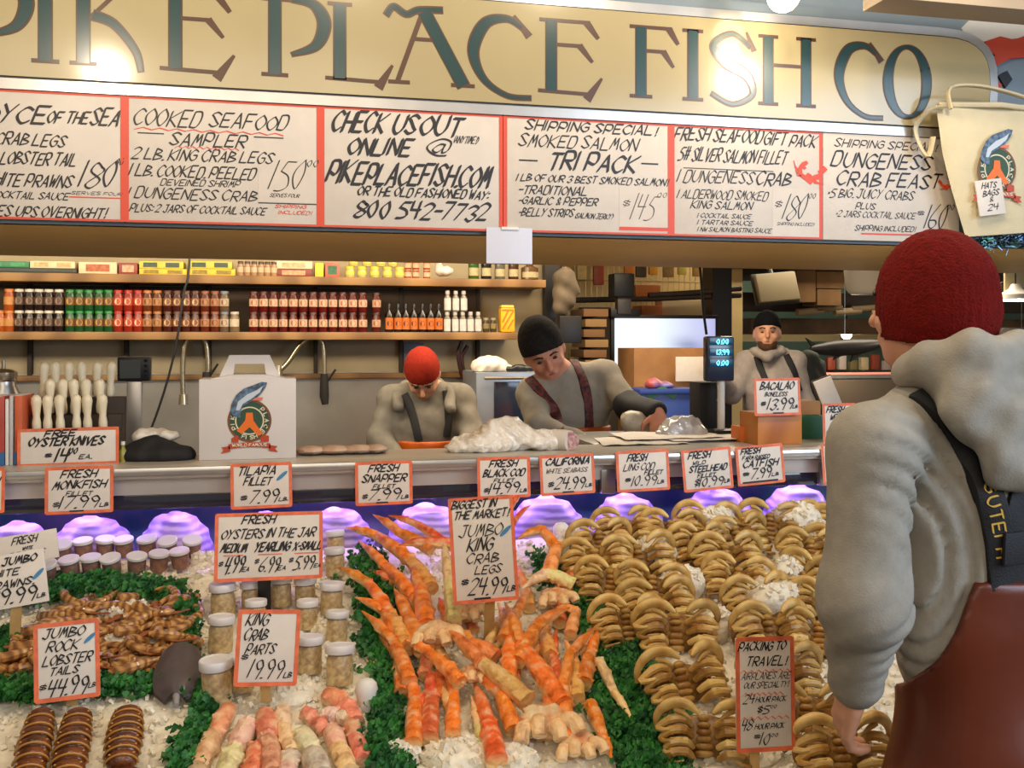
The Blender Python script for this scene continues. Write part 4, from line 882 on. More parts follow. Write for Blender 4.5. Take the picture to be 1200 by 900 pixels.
# ---------------------------------------------------------------- lobster tails
m_lob = mat('lobster_shell_brown', (126, 66, 24), 0.3, c2=(72, 34, 14), vs=30, bump=0.4, bs=70, coat=.3)
m_lobe = mat('lobster_band_gold', (176, 122, 54), 0.4)
for lb_, (x0, y0), (x1, y1), w in (('brown spiny lobster tail at the left of the three', (49, 836), (30, 922), 42), ('brown spiny lobster tail in the middle of the three', (92, 836), (76, 924), 44), ('brown spiny lobster tail at the right of the three, with its fan spreading', (150, 834), (142, 896), 46)):
    a, b = atBed(x0, y0, .022), atBed(x1, y1, .022); s = sc_(a); r = w / s / 2; t = thing('lobster_tail', lb_, 'lobster tail', (a + b) / 2 - Vector((0, 0, .025)), 'rock lobster tails on the ice'); v = b - a; sd = v.cross(Vector((0, 0, 1))).normalized(); up = sd.cross(v).normalized()
    n = 7; Ln = v.length
    for i in range(n):
        c = a + v * ((i + .5) / n); q = r * (.66 + .22 * math.sin(math.pi * (i + 1) / (n + 1))); M = Matrix((sd, v.normalized(), up)).transposed().to_4x4(); M.translation = c
        MB().ell((0, 0, 0), (q, Ln / n * .74, q * .72), M, 18, 10).build('shell_segment', m_lob, t)
        mb = MB(); mb.tube([c + v.normalized() * Ln / n * .48 + sd * q * 1.0 * math.cos(g) + up * q * .735 * math.sin(g) for g in [math.pi * k / 14 for k in range(15)]], .0022, 6)
        for k in (-1, 1): mb.ell(c + sd * q * .72 * k + up * q * .50, (.003, .003, .002), None, 8, 6)
        mb.build('gold_band', m_lobe, t)
    for k in (-2, -1, 0, 1, 2):
        M = Matrix.Translation(b) @ Matrix.Rotation(math.atan2(v.y, v.x) + k * .34, 4, 'Z'); MB().ell((Ln * .20, 0, -.006), (Ln * .22, r * .42, .006), M, 14, 6).build('tail_fan', m_lob, t)
# ---------------------------------------------------------------- prawns
m_pr = mat('raw_prawn', (196, 146, 84), 0.3, c2=(132, 84, 44), vs=40, wave=('X', 22, 5), coat=.3)
def make_prawn():
    t = thing('prawn', 'prawn', 'prawn', (0, 0, 0))
    P = catmull([(.045, 0, .006), (.028, .022, .010), (0, .030, .012), (-.026, .020, .010), (-.036, -.002, .008)], 5); n = len(P)
    MB().tube(P, [.0115 * (1 - .6 * i / (n - 1)) * (.5 if i == 0 else 1) * (1 + (.08 if i % 3 == 0 else 0)) for i in range(n)], 9).build('body', m_pr, t, True)
    mb = MB(); m4 = mat('prawn_tail', (150, 84, 44), 0.4)
    for k in (-1, 0, 1): mb.ell((-.042 - .003 * abs(k), -.012, .006), (.005, .012, .002), Matrix.Rotation(k * .25, 4, 'Z'), 8, 5)
    mb.build('tail_fan', m4, t, True); mb = MB()
    for k in range(5): mb.tube([P[3 + k * 2] + Vector((0, -.004, -.003)), P[3 + k * 2] + Vector((.002, -.018, -.004))], [.0018, .0008], 5)
    mb.build('legs', m4, t, True); return t
PR = Proto(make_prawn); k = 0
for row, y in enumerate((706, 716, 726, 737, 748, 759, 770, 782)):
    x0 = 96 - row * 12 if row < 7 else 6; m = 0
    for x in range(max(x0, 8), 216, 15):
        xx, yy = x + rnd.uniform(-6, 6), y + rnd.uniform(-4, 4)
        if (xx - 150) ** 2 / 900 + (yy - 716) ** 2 / 120 < 1 or (xx - 142) ** 2 / 700 + (yy - 752) ** 2 / 60 < 1: continue
        PR.put(TM(atBed(xx, yy, .008 + .012 * math.sin(math.pi * (row + 1) / 9)), rnd.uniform(0, 6.3), rnd.uniform(-.3, .3), rnd.uniform(-.3, .3), rnd.uniform(1.05, 1.45)), 'brown raw prawn in the heap, %s row from the back, %s from left' % (ORD[row], ORD[m]), 'raw prawns heaped on the ice'); m += 1
ice_heap('crushed ice on top of the heap of prawns', [(150, 716, 56, .012), (142, 752, 44, .012)], 50, .02)
# ---------------------------------------------------------------- dark scoop
b0 = atBed(210, 802, .012); s = sc_(b0); t = thing('scoop', 'dark plum grey plastic scoop lying beside the oyster jars', 'scoop', b0 - Vector((0, 0, .012)))
mb = MB(); W2, L2 = 25 / s, 0.105
def sc_f(u, v, o=0):
    a = (u - .5) * 2; w = W2 * (.72 + .42 * math.sin(math.pi * min(1, v * .85 + .08)) - (.35 * max(0, v - .82) / .18))
    return (b0.x + a * w, b0.y + .045 - v * L2 * 1.1, b0.z + .062 - v * .075 + .020 * (1 - a * a) + o)
mb.grid(lambda u, v: sc_f(u, v), 14, 12); mb.grid(lambda u, v: sc_f(1 - u, v, -.006), 14, 12); mb.build('blade', mat('plum_grey_plastic', (84, 72, 70), 0.3, var=.12, vs=30), t, smooth='all')
MB().tube([(b0.x, b0.y - .06, b0.z + .0), (b0.x + .004, b0.y - .10, b0.z - .012)], [.009, .006], 10).build('neck', mat('clear_grey_plastic', (150, 146, 144), 0.2), t)
# ---------------------------------------------------------------- oyster jars
m_glass = mat('jar_glass', (236, 240, 230), 0.05, spec=.6, alpha=.12)
m_oys = mat('oysters', (222, 190, 120), 0.35, c2=(164, 124, 62), vs=70, bump=.3, bs=90)
m_lid = mat('jar_lid_white', (226, 222, 222), 0.35)
def make_jar():
    t = thing('oyster_jar', 'jar', 'jar', (0, 0, 0))
    MB().lathe([(.026, 0), (.030, .004), (.0305, .060), (.028, .068), (.027, .074)], None, 20).build('glass', m_glass, t, True)
    MB().lathe([(.024, .003), (.0285, .006), (.0288, .022), (.0282, .040), (.0287, .056), (.026, .066), (.001, .067)], None, 22).build('oysters', m_oys, t, True)
    MB().lathe([(.031, .070), (.0325, .072), (.0325, .086), (.031, .0885), (.026, .0885), (.025, .0875), (.001, .0875)], None, 24).build('lid', m_lid, t, True)
    return t
JR = Proto(make_jar)
for i, (px, py, sc, where) in enumerate(((394, 652, .86, 'at the back right under the crab leg tip'), (393, 676, .92, 'below the back right jar, half hidden by a crab leg'), (262, 726, 1.05, 'left of the dark stake, at the back of the left group'), (296, 718, .9, 'between the left jars and the dark stake'), (330, 712, .92, 'right of the dark stake under the wide card'),
    (358, 712, .92, 'second right of the dark stake under the wide card'), (388, 722, .98, 'third right of the dark stake under the wide card'), (258, 765, 1.0, 'in the left group, second from the back'), (255, 824, 1.12, 'nearest of the left group beside the scoop'), (283, 810, .95, 'partly behind the king crab parts card'), (394, 754, .9, 'right of the king crab parts card, near the parsley'),
    (362, 790, 1.0, 'just right of the king crab parts card, nearest to it'), (398, 804, 1.06, 'at the front right beside the white scoop handle'), (360, 738, .85, 'half sunk in ice above the king crab parts card'), (300, 738, .85, 'peeping out left of the king crab parts card'))):
    JR.put(TM(atBed(px, py, -.004), rnd.uniform(-.3, .3), -math.radians(rnd.uniform(-2, 8)), rnd.uniform(-.05, .05), sc), 'lidded jar of oysters ' + where, 'jars of oysters in the ice')
ice_heap('crushed ice banked around the oyster jars', [(330, 745, 60, -.02), (375, 742, 40, -.02), (300, 790, 40, -.02), (340, 815, 80, -.012), (232, 745, 34, -.01), (235, 680, 50, -.01), (240, 660, 36, -.01)], 60, .03)
# ---------------------------------------------------------------- small seafood cups by the case
m_cup = mat('seafood_cocktail_red', (164, 88, 54), 0.35, c2=(98, 44, 28), vs=60)
def make_cup():
    t = thing('seafood_cup', 'cup', 'cup', (0, 0, 0))
    MB().lathe([(.020, 0), (.024, .004), (.027, .044), (.027, .050)], None, 18).build('plastic_cup', m_glass, t, True)
    MB().lathe([(.019, .002), (.0235, .006), (.0255, .030), (.026, .044), (.001, .046)], None, 18).build('seafood', m_cup, t, True)
    MB().lathe([(.028, .049), (.0295, .050), (.0295, .057), (.027, .059), (.001, .058)], None, 20).build('lid', m_lid, t, True); return t
CU = Proto(make_cup)
for nm, row in (('back', [(74, 656), (99, 654), (123, 652), (147, 652), (174, 651), (199, 652), (225, 651)]), ('front', [(56, 680), (84, 676), (108, 674), (133, 673), (160, 672), (186, 669), (212, 666)])):
    for i, (px, py) in enumerate(row):
        CU.put(TM(atBed(px, py, .0), rnd.uniform(-.2, .2), math.radians(rnd.uniform(10, 22)), rnd.uniform(-.1, .1), .95), 'lidded cup of red seafood in the %s row, %s from left' % (nm, ORD[i]), 'lidded seafood cups beside the case')
# ---------------------------------------------------------------- rounded fish mounds inside the violet case
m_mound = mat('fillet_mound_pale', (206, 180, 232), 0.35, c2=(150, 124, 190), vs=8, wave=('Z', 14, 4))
for i, (px, w, py) in enumerate(((20, 90, 612), (106, 98, 606), (206, 86, 600), (310, 84, 600), (392, 92, 596), (500, 96, 592), (640, 96, 582), (735, 90, 580), (840, 92, 572), (935, 84, 568))):
    top = atY(px, py, 3.16); s = sc_(top); r = w / s / 2; z0 = .985; hh = top.z - z0
    def rid(p): return 1 + .035 * math.sin(14 * math.acos(max(-1, min(1, p.z))) + 2 * nz(p + Vector((i, 0, 0)), 2)) + .05 * nz(p + Vector((i * 3, 0, 0)), 1.5)
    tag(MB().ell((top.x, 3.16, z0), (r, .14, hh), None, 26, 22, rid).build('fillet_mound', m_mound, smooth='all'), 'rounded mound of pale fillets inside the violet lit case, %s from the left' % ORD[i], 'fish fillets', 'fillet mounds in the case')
# ---------------------------------------------------------------- people
m_skin = mat('skin', (206, 150, 118), 0.5, var=.06, vs=14, sss=.1)
m_skin2 = mat('skin_flushed', (206, 138, 108), 0.5, var=.08, vs=14, sss=.1)
m_eye = mat('eye_dark', (44, 32, 26), 0.4)
m_lip = mat('lips', (170, 92, 80), 0.5)
m_hood = mat('grey_hoodie', (158, 152, 140), 0.85, var=.07, vs=40, bump=.15, bs=300, spec=.2)
m_hoodw = mat('worker_grey_hoodie', (116, 110, 100), 0.85, var=.08, vs=30, bump=.1, bs=200, spec=.2)
m_hoodf = mat('pale_grey_hoodie', (160, 150, 142), 0.85, var=.08, vs=30, bump=.1, bs=200, spec=.2)
m_shirt = mat('grey_shirt', (148, 138, 122), 0.85, var=.06, vs=30, bump=.1, bs=200, spec=.2)
m_redhat = mat('red_knit', (106, 17, 11), 0.9, var=.12, vs=60, bump=.5, bs=220, spec=.15)
m_orhat = mat('bright_red_knit', (146, 40, 25), 0.9, var=.1, vs=60, bump=.4, bs=200, spec=.15)
m_darkhat = mat('charcoal_knit', (44, 40, 36), 0.95, var=.2, vs=60, bump=.4, bs=200, spec=.1)
m_blackhat = mat('black_knit', (20, 20, 24), 0.95, var=.2, vs=60, bump=.3, bs=200, spec=.1)
m_rust = mat('rust_oilskin', (98, 40, 17), 0.36, var=.14, vs=5, bump=.12, bs=14)
m_orapron = mat('orange_oilskin', (206, 96, 26), 0.4, var=.1, vs=8)
m_strap = mat('black_webbing', (22, 21, 24), 0.7, bump=.2, bs=300)
m_strapr = mat('dark_red_webbing', (120, 44, 34), 0.7, c2=(26, 20, 22), vs=60)
m_yel = mat('yellow_print', (214, 172, 66), 0.6)
m_boot = mat('rubber_boot', (40, 36, 32), 0.5)
def axes(f, up):
    f = Vector(f).normalized(); r = f.cross(Vector(up)).normalized(); u = r.cross(f).normalized()
    return r, f, u
def M3(r, f, u): return np.array([[r[i], f[i], u[i]] for i in range(3)])
def head_prims(hc, f, up, k=1.0):
    """hc centre of the skull; f where the face looks"""
    r, f, u = axes(f, up); m = M3(r, f, u)
    L = lambda x, y, z: hc + (r * x + f * y + u * z) * k
    pr = [E(hc, (.076 * k, .096 * k, .105 * k), m), ('k', .03), E(L(0, .030, -.070), (.058 * k, .064 * k, .060 * k), m), E(L(0, .066, -.100), (.026 * k, .022 * k, .020 * k), m), ('k', .016),
          R(L(0, .096, -.002), L(0, .118, -.036), .008 * k, .013 * k), R(L(-.03, .088, .016), L(.03, .088, .016), .012 * k, .012 * k), E(L(-.038, .070, -.038), (.024 * k, .022 * k, .022 * k), m), E(L(.038, .070, -.038), (.024 * k, .022 * k, .022 * k), m),
          R(L(-.018, .092, -.068), L(.018, .092, -.068), .008 * k, .008 * k), ('k', .012), E(L(-.078, -.004, -.022), (.010 * k, .020 * k, .032 * k), m), E(L(.078, -.004, -.022), (.010 * k, .020 * k, .032 * k), m),
          ('-', E(L(-.031, .098, -.008), (.015 * k, .010 * k, .009 * k), m)), ('-', E(L(.031, .098, -.008), (.015 * k, .010 * k, .009 * k), m))]
    def feat(mb):
        M = Matrix((r, f, u)).transposed().to_4x4()
        for s in (-1, 1):
            M.translation = L(s * .031, .086, -.009); mb.m = 1; mb.ell((0, 0, 0), (.011 * k, .008 * k, .006 * k), M, 10, 6)
            mb.tube([L(s * .014, .101, .014), L(s * .032, .100, .020), L(s * .050, .088, .013)], .0038 * k, 6)
        mb.m = 2; mb.tube([L(-.022, .093, -.068), L(0, .103, -.066), L(.022, .093, -.068)], [.003 * k, .0052 * k, .003 * k], 6); mb.m = 0
    return pr, feat, L, (r, f, u)
def hand_prims(w, d, side, k=1.0, curl=.6):
    """wrist w, pointing d, side = direction across the palm (little finger to thumb)"""
    d = Vector(d).normalized(); s = (Vector(side) - d * Vector(side).dot(d)).normalized(); n = d.cross(s)
    pr = [('k', .010), R(w, w + d * .05 * k, .022 * k, .024 * k), R(w + d * .03 * k - s * .018 * k, w + d * .08 * k - s * .028 * k, .017 * k, .012 * k), R(w + d * .03 * k + s * .016 * k, w + d * .085 * k + s * .026 * k, .018 * k, .012 * k), R(w + d * .05 * k, w + d * .085 * k, .018 * k, .013 * k), ('k', .003)]
    for i, (o, ln) in enumerate(((-.030, .058), (-.011, .072), (.010, .076), (.030, .068))):
        a = w + d * .085 * k + s * o * k; c = curl * (1.1 - .1 * i)
        d1 = (d * math.cos(c * .6) + n * math.sin(c * .6)); d2 = (d * math.cos(c * 1.5) + n * math.sin(c * 1.5)); d3 = (d * math.cos(c * 2.3) + n * math.sin(c * 2.3))
        b = a + d1 * ln * .45 * k; e = b + d2 * ln * .32 * k; g = e + d3 * ln * .26 * k
        pr += [R(a, b, .0100 * k, .0092 * k), R(b, e, .0092 * k, .0084 * k), R(e, g, .0084 * k, .0074 * k)]
    a = w + d * .025 * k + s * .026 * k; b = a + (d * .6 + s * .7 + n * .3).normalized() * .042 * k; e = b + (d * .9 + s * .2 + n * .4).normalized() * .034 * k
    return pr + [R(a, b, .0125 * k, .0105 * k), R(b, e, .0105 * k, .008 * k)]
def make(name, m, parent, prims, h, k=.03, post=None, feat=None, lo=None, hi=None):
    mb = MB(); solid(mb, prims, h, k, post, lo, hi)
    if feat: feat(mb)
    return mb.build(name, m, parent, smooth='all')
def pxof(X, Y, Z):
    dep = X * S_ + Y * C_; lat = X * C_ - Y * S_
    return 600 + FP * lat / np.maximum(dep, .1), HY - FP * (Z - H) / np.maximum(dep, .1)
# ---- the man in the foreground, seen from behind
D0 = 1.75
hc = atD(1096, 352, D0); a_ = math.radians(38)
hp, feat, HL, ha = head_prims(hc, FW * math.cos(a_) - RT * math.sin(a_), UP)
Ls, Rs = atD(1022, 524, 1.64), atD(1288, 520, 1.84); b_ = math.radians(26)
bf = FW * math.cos(b_) - RT * math.sin(b_); br = RT * math.cos(b_) + FW * math.sin(b_); BM = M3(br, bf, UP)
El, Wl = atD(1012, 704, 1.63), atD(1002, 806, 1.72); Er, Wr = atD(1330, 700, 1.9), atD(1290, 790, 2.05)
nb = atD(1112, 452, 1.76); foot = Vector((atD(1165, 900, 1.76).x, atD(1165, 900, 1.76).y, 0))
man = thing('person', 'person in a red knit hat and grey hoodie seen from behind, standing at the right', 'person', foot)
up_c, lo_c = atD(1152, 570, 1.77), atD(1150, 710, 1.77)
skin = hp + [('k', .03), R(HL(0, -.03, -.06), nb - UP * .04, .056, .062), E(up_c, (.17, .09, .19), BM), R(nb, Ls, .05, .05), R(nb, Rs, .05, .05), E(lo_c, (.15, .09, .22), BM),
        R(Ls, El, .046, .040), R(El, Wl, .038, .027), R(Rs, Er, .046, .040), R(Er, Wr, .038, .027)] + hand_prims(Wl, atD(984, 856, 1.76) - Wl, bf * .9 + RT * .35, 1.0, .75) + hand_prims(Wr, Vector((-.1, .2, -.2)), bf, 1.0, .6)
hipc = atD(1168, 880, 1.77)
for s in (-1, 1):
    hp_ = hipc + br * .1 * s; skin += [('k', .03), R(hp_, foot + br * .11 * s + UP * .5, .08, .06), R(foot + br * .11 * s + UP * .5, foot + br * .12 * s + UP * .09, .055, .04), R(foot + br * .12 * s + UP * .05, foot + br * .12 * s + bf * .15 + UP * .04, .04, .035)]
make('body', [m_skin, m_eye, m_lip], man, skin, .0065, .03, None, feat)
fc = np.array(atD(1000, 665, 1.60)); f2c = np.array(atD(1110, 470, 1.66))
def folds(D, X, Y, Z):
    d = np.sqrt((X - fc[0]) ** 2 + (Y - fc[1]) ** 2 + (Z - fc[2]) ** 2); wob = .7 * np.sin(9 * X + 7 * Z) + .5 * np.sin(17 * Z - 11 * Y)
    w = np.exp(-((d - .17) / .11) ** 2); s = np.sin(2 * np.pi * d / .034 + wob)
    pq, _ = pxof(X, Y, Z); w = w * np.clip((pq - 1005) / 60, 0, 1)
    g = .0062 * w * (s - .3 * np.cos(2 * (2 * np.pi * d / .034 + wob)))
    px, py = pxof(X, Y, Z)
    w2 = np.clip((px - 1055) / 40, 0, 1) * np.clip((py - 520) / 60, 0, 1)
    g2 = .003 * w2 * np.sin(px / 11.0 + .9 * np.sin(py / 60.0) + 1.2 * np.sin(Z * 7))
    cu = np.exp(-((py - 760) / 40) ** 2) * np.clip((1060 - px) / 40, 0, 1)
    g3 = .003 * cu * np.sin(py / 6.5 + px / 25)
    n = .0016 * np.sin(31 * X + 23 * Z + 2 * np.sin(13 * Y)) * np.sin(27 * Y - 19 * Z)
    return D + g + g2 + g3 + n
hood = [E(up_c, (.205, .125, .215), BM), E(lo_c, (.185, .12, .25), BM), R(nb - UP * .03, Ls, .07, .062), R(nb - UP * .03, Rs, .07, .062), ('k', .045),
        R(Ls, El, .066, .068), R(El, Wl + (El - Wl) * .12, .067, .046), R(Rs, Er, .07, .066), R(Er, Wr + (Er - Wr) * .1, .064, .044), ('k', .02),
        R(Wl + (El - Wl) * .10, Wl + (El - Wl) * .02, .038, .036)]
hoodie = make('hoodie', m_hood, man, hood, .009, .05, folds)
hd = [R(atD(1070, 438, 1.70), atD(1094, 424, 1.65), .024, .030), R(atD(1094, 424, 1.65), atD(1140, 416, 1.62), .030, .036), R(atD(1140, 416, 1.62), atD(1192, 420, 1.66), .036, .040), R(atD(1192, 420, 1.66), atD(1215, 440, 1.78), .040, .036), R(atD(1094, 440, 1.66), atD(1150, 480, 1.63), .030, .040),
      R(atD(1066, 436, 1.70), atD(1080, 452, 1.82), .026, .024), E(atD(1158, 474, 1.625), (.100, .050, .066), BM), E(atD(1186, 520, 1.615), (.075, .040, .085), BM)]
def hfold(D, X, Y, Z):
    px, py = pxof(X, Y, Z)
    return D + .0030 * np.sin((py * .85 - px * .35) / 9.0 + 1.1 * np.sin(px / 34.0)) * np.clip((py - 425) / 30, 0, 1) + .003 * np.sin(px / 9 + py / 17)
make('hood', m_hood, man, hd, .007, .03, hfold)
zc = atD(1096, 398, D0).z; hcv = np.array(hc)
def hatcut(D, X, Y, Z):
    lat = X * C_ - Y * S_ - (hcv[0] * C_ - hcv[1] * S_); dep = X * S_ + Y * C_ - (hcv[0] * S_ + hcv[1] * C_)
    D = np.maximum(D, (zc + .10 * dep - .02 * lat) - Z); b = np.clip(1 - (Z - (zc + .10 * dep)) / .02, 0, 1)
    return D + .0016 * np.sin(np.arctan2(dep, lat) * 46) - .003 * b
hat = make('knit_hat', m_redhat, man, [E(HL(0, -.002, .012), (.087, .106, .115), M3(*ha)), E(HL(0, -.006, -.03), (.087, .104, .085), M3(*ha))], .0055, .02, hatcut)
tops = [(900, 806), (1005, 806), (1060, 800), (1098, 775), (1120, 740), (1134, 700), (1142, 681), (1300, 681), (1330, 720), (1400, 800)]
def cut(D, X, Y, Z):
    px, py = pxof(X, Y, Z); yt = np.interp(px, [t[0] for t in tops], [t[1] for t in tops])
    dep = (X * S_ + Y * C_); zt = H - (yt - HY) / FP * dep
    g = .004 * np.sin(px / 30 + 2 * np.sin(py / 70)) * np.clip((py - 720) / 100, 0, 1)
    return np.maximum(D + g, (Z - zt) * .9)
ov = [E(up_c, (.219, .139, .229), BM), E(lo_c, (.199, .134, .264), BM), E(hipc, (.212, .150, .24), BM), ('k', .04)]
for s in (-1, 1): ov += [R(hipc + br * .1 * s - UP * .08, foot + br * .11 * s + UP * .5, .125, .105), R(foot + br * .11 * s + UP * .5, foot + br * .12 * s + UP * .14, .10, .095)]
overalls = make('overalls', m_rust, man, ov, .011, .05, cut)
for s in (-1, 1):
    make('boot', m_boot, man, [R(foot + br * .12 * s + UP * .2, foot + br * .12 * s + UP * .07, .062, .062), R(foot + br * .12 * s + UP * .05, foot + br * .12 * s + bf * .17 + UP * .045, .052, .045)], .014, .02, lambda D, X, Y, Z: np.maximum(D, -Z))
bv = bvh_of(hoodie)
st, fr = strap(bv, [(1076, 462), (1112, 492), (1142, 540), (1162, 592), (1170, 640), (1172, 690)], .046, m_strap, 'suspender', man)
lt_ = MB(); i0 = int(len(fr) * .52)
for k, ch in enumerate('GUTEIH'):
    i = i0 + k * 3
    if i + 1 < len(fr):
        o, tt, sd, nn = fr[i]; write(lt_, ch, -.0075, .0075, -.010, .020, .0034, lambda x, y: o + nn * .0012 + tt * x + sd * -y, 0, 0)
# the pale print runs along the band
lt_.build('strap_print', m_yel, st, smooth='flat')
st2, _ = strap(bv, [(1240, 520), (1205, 560), (1186, 610), (1184, 690)], .046, m_strap, 'suspender', man)
mb = MB(); p, nr = hit(bv, 1180, 640)
if p:
    r_, f_, u_ = axes(-nr, UP); M = Matrix((r_, f_, u_)).transposed().to_4x4(); M.translation = p + nr * .014; mb.box((.012, 0, 0), (.075, .008, .055), M, .004); q = mb.build('strap_patch', m_strap, man)
# ---- workers behind the counter
def worker(label, d, head, face, hup, k, neck, shl, shr, ell, wrl, elr, wrr, chest, waist, m_top, m_hat, hatc, straps, m_sus, bib, m_bib, facing, hoodp=None, m_sk=m_skin, hands=((0, -.4, -.6), (0, -.4, -.6)), hatk=1.0, beard=False, topv=None):
    P = lambda q: atD(q[0], q[1], d + (q[2] if len(q) > 2 else 0))
    hc = P(head); hp, feat, L, ax = head_prims(hc, face, hup, k)
    W0 = P(waist); ft = Vector((W0.x, W0.y, 0)); t = thing('person', label, 'person', ft)
    nk, sl, sr, el, wl, er, wr, ch = [P(q) for q in (neck, shl, shr, ell, wrl, elr, wrr, chest)]
    bf = Vector(facing).normalized(); rr, _, _ = axes(bf, UP); tz = (ch - W0).normalized(); m = M3(*axes(bf, tz))
    sk = hp + [('k', .03), R(L(0, -.03, -.07), nk, .054, .060), R(sl, el, .045, .038), R(el, wl, .037, .027), R(sr, er, .045, .038), R(er, wr, .037, .027), E(ch, (.15, .09, .17), m), R(ch, W0, .11, .11), R(nk, sl, .05, .05), R(nk, sr, .05, .05)]
    for s in (-1, 1): sk += [R(W0 + rr * .09 * s, ft + rr * .11 * s + UP * .05, .075, .05), R(ft + rr * .11 * s + UP * .04, ft + rr * .11 * s + bf * .15 + UP * .035, .04, .035)]
    for w_, e_, hd_, sd_ in ((wl, el, hands[0], RT), (wr, er, hands[1], -RT)): sk += hand_prims(w_, Vector(hd_), sd_, 1.0, .7)
    make('body', [m_sk, m_eye, m_lip], t, sk, .0095, .03, None, feat)
    def fold(D, X, Y, Z):
        a, b = pxof(X, Y, Z); g = .003 * np.sin(a / 4.2 + .8 * np.sin(b / 11) + b / 16) + .0022 * np.sin(b / 3.6 - a / 9)
        g = g * np.clip(np.abs(b - neck[1]) / 20, .2, 1)
        return D + g
    cl = [E(ch, (.185, .115, .20), m), R(ch, W0, .145, .15), R(nk - UP * .03, sl, .066, .066), R(nk - UP * .03, sr, .066, .066), ('k', .04), R(sl, el, .062, .056), R(sr, er, .062, .056)]
    if topv == 'guard': cl += [R(el, wl + (el - wl) * .1, .055, .04)]
    else: cl += [R(el, wl + (el - wl) * .08, .055, .042), R(er, wr + (er - wr) * .08, .055, .042)]
    top = make('hoodie' if hoodp else 'shirt', m_top, t, cl, .011, .05, fold)
    if topv == 'guard':
        make('sleeve_guard', m_blackm, t, [R(er + (sr - er) * .12, er, .060, .062), R(er, wr + (er - wr) * .05, .060, .040)], .010, .02, lambda D, X, Y, Z: D + .003 * np.sin(60 * X + 40 * Z))
    if hoodp:
        hh = [R(P(hoodp[i]), P(hoodp[i + 1]), .028, .028) for i in range(len(hoodp) - 1)]
        make('hood', m_top, t, hh, .009, .03, lambda D, X, Y, Z: D + .005 * np.sin(60 * X + 50 * Z))
    # the hat is cut by a plane across the brow
    o, nn = np.array(L(*hatc[0])), np.array((ax[0] * hatc[1][0] + ax[1] * hatc[1][1] + ax[2] * hatc[1][2]).normalized())
    hs = hatk * k
    make('knit_hat', m_hat, t, [E(L(0, -.004, .022), (.086 * hs, .106 * hs, .112 * hs), M3(*ax))], .008, .02, lambda D, X, Y, Z: np.maximum(D, -((X - o[0]) * nn[0] + (Y - o[1]) * nn[1] + (Z - o[2]) * nn[2])) + .0015 * np.sin(40 * np.arctan2((X - hc.x), (Y - hc.y))))
    if beard:
        def bc(D, X, Y, Z):
            q = (X - hc.x) * ax[2].x + (Y - hc.y) * ax[2].y + (Z - hc.z) * ax[2].z; lat = (X - hc.x) * ax[0].x + (Y - hc.y) * ax[0].y + (Z - hc.z) * ax[0].z
            return np.maximum(D, q + .052 * k - np.minimum(.05, np.abs(lat) * 1.0))
        bp = [E(L(0, .030, -.072), (.063 * k, .068 * k, .060 * k), M3(*ax)), E(L(0, .066, -.102), (.032 * k, .028 * k, .024 * k), M3(*ax))]
        make('beard', mat('brown_beard', (84, 54, 36), .9, var=.3, vs=90), t, bp, .006, .02, bc)
    bv = bvh_of(top)
    for s in straps: strap(bv, s, .040, m_sus, 'suspender', t, .004, .004, 5)
    ztop = P(bib).z
    ob = [E(ch, (.198, .128, .213), m), R(ch, W0, .160, .165), ('k', .04)]
    for s in (-1, 1): ob += [R(W0 + rr * .09 * s, ft + rr * .11 * s + UP * .1, .12, .09)]
    make('overalls', m_bib, t, ob, .014, .04, lambda D, X, Y, Z: np.maximum(D, Z - ztop))
    for s in (-1, 1): make('boot', m_boot, t, [R(ft + rr * .11 * s + UP * .06, ft + rr * .11 * s + bf * .17 + UP * .05, .055, .05)], .02, .02, lambda D, X, Y, Z: np.maximum(D, -Z))
    return t
worker('person in a charcoal knit hat and grey shirt leaning over the counter, holding a fish', 4.2, (636, 408, -.08), -FW * .80 - UP * .40 + RT * .14, UP - RT * .36, 1.06, (654, 438, -.04), (624, 462, -.05), (708, 440, .06), (632, 502, -.25), (690, 520, -.42), (738, 478, -.12), (771, 482, -.36), (664, 482, 0), (672, 600, .12),
       m_shirt, m_darkhat, ((0, .09, .030), (0, -.45, 1)), [[(620, 444), (636, 462), (651, 482), (656, 506)], [(668, 416), (680, 438), (688, 464), (690, 500)]], m_strapr, (672, 498), m_orapron, -FW, None, m_skin2, ((.3, -.5, -.3), (-.10, -.35, -.75)), 1.04, False, 'guard')
worker('person in a bright red knit hat and grey hoodie looking down behind the counter', 4.85, (495, 436, -.1), -FW * .62 - UP * .72 + RT * .05, UP * .5 - FW * .8, 1.0, (496, 452, 0), (458, 468), (540, 466), (444, 515, -.1), (478, 552, -.35), (556, 512, -.1), (520, 548, -.35), (500, 505, 0), (500, 620, .08),
       m_hoodw, m_orhat, ((0, .09, .018), (0, -.25, 1)), [[(474, 462), (484, 486), (491, 516)], [(523, 458), (526, 484), (523, 512)]], m_strap, (500, 514), m_orapron, -FW, [(466, 478, -.13), (467, 462, -.03), (478, 452, .07), (512, 451, .07), (526, 460, -.03), (529, 478, -.13)], m_skin, ((.1, -.5, -.5), (-.1, -.5, -.5)))
worker('person in a black knit hat and grey hoodie standing far back beside the scale', 6.2, (899, 388, -.02), -FW * .95 - RT * .22 + UP * .02, UP, 1.0, (900, 412, .02), (874, 424), (932, 424), (858, 462, -.05), (840, 440, -.3), (944, 476), (936, 520, -.1), (904, 456, 0), (904, 560, .05),
       m_hoodf, m_blackhat, ((0, .09, .034), (0, -.18, 1)), [[(886, 418), (894, 438), (905, 462)], [(921, 416), (930, 434), (937, 458)]], m_strap, (904, 500), m_orapron, -FW, [(878, 416, .06), (886, 412, -.04), (900, 418, -.12), (914, 412, -.04), (920, 412, .06)], m_skin, ((-.3, -.3, .1), (0, -.2, -.6)), 1.0, True)
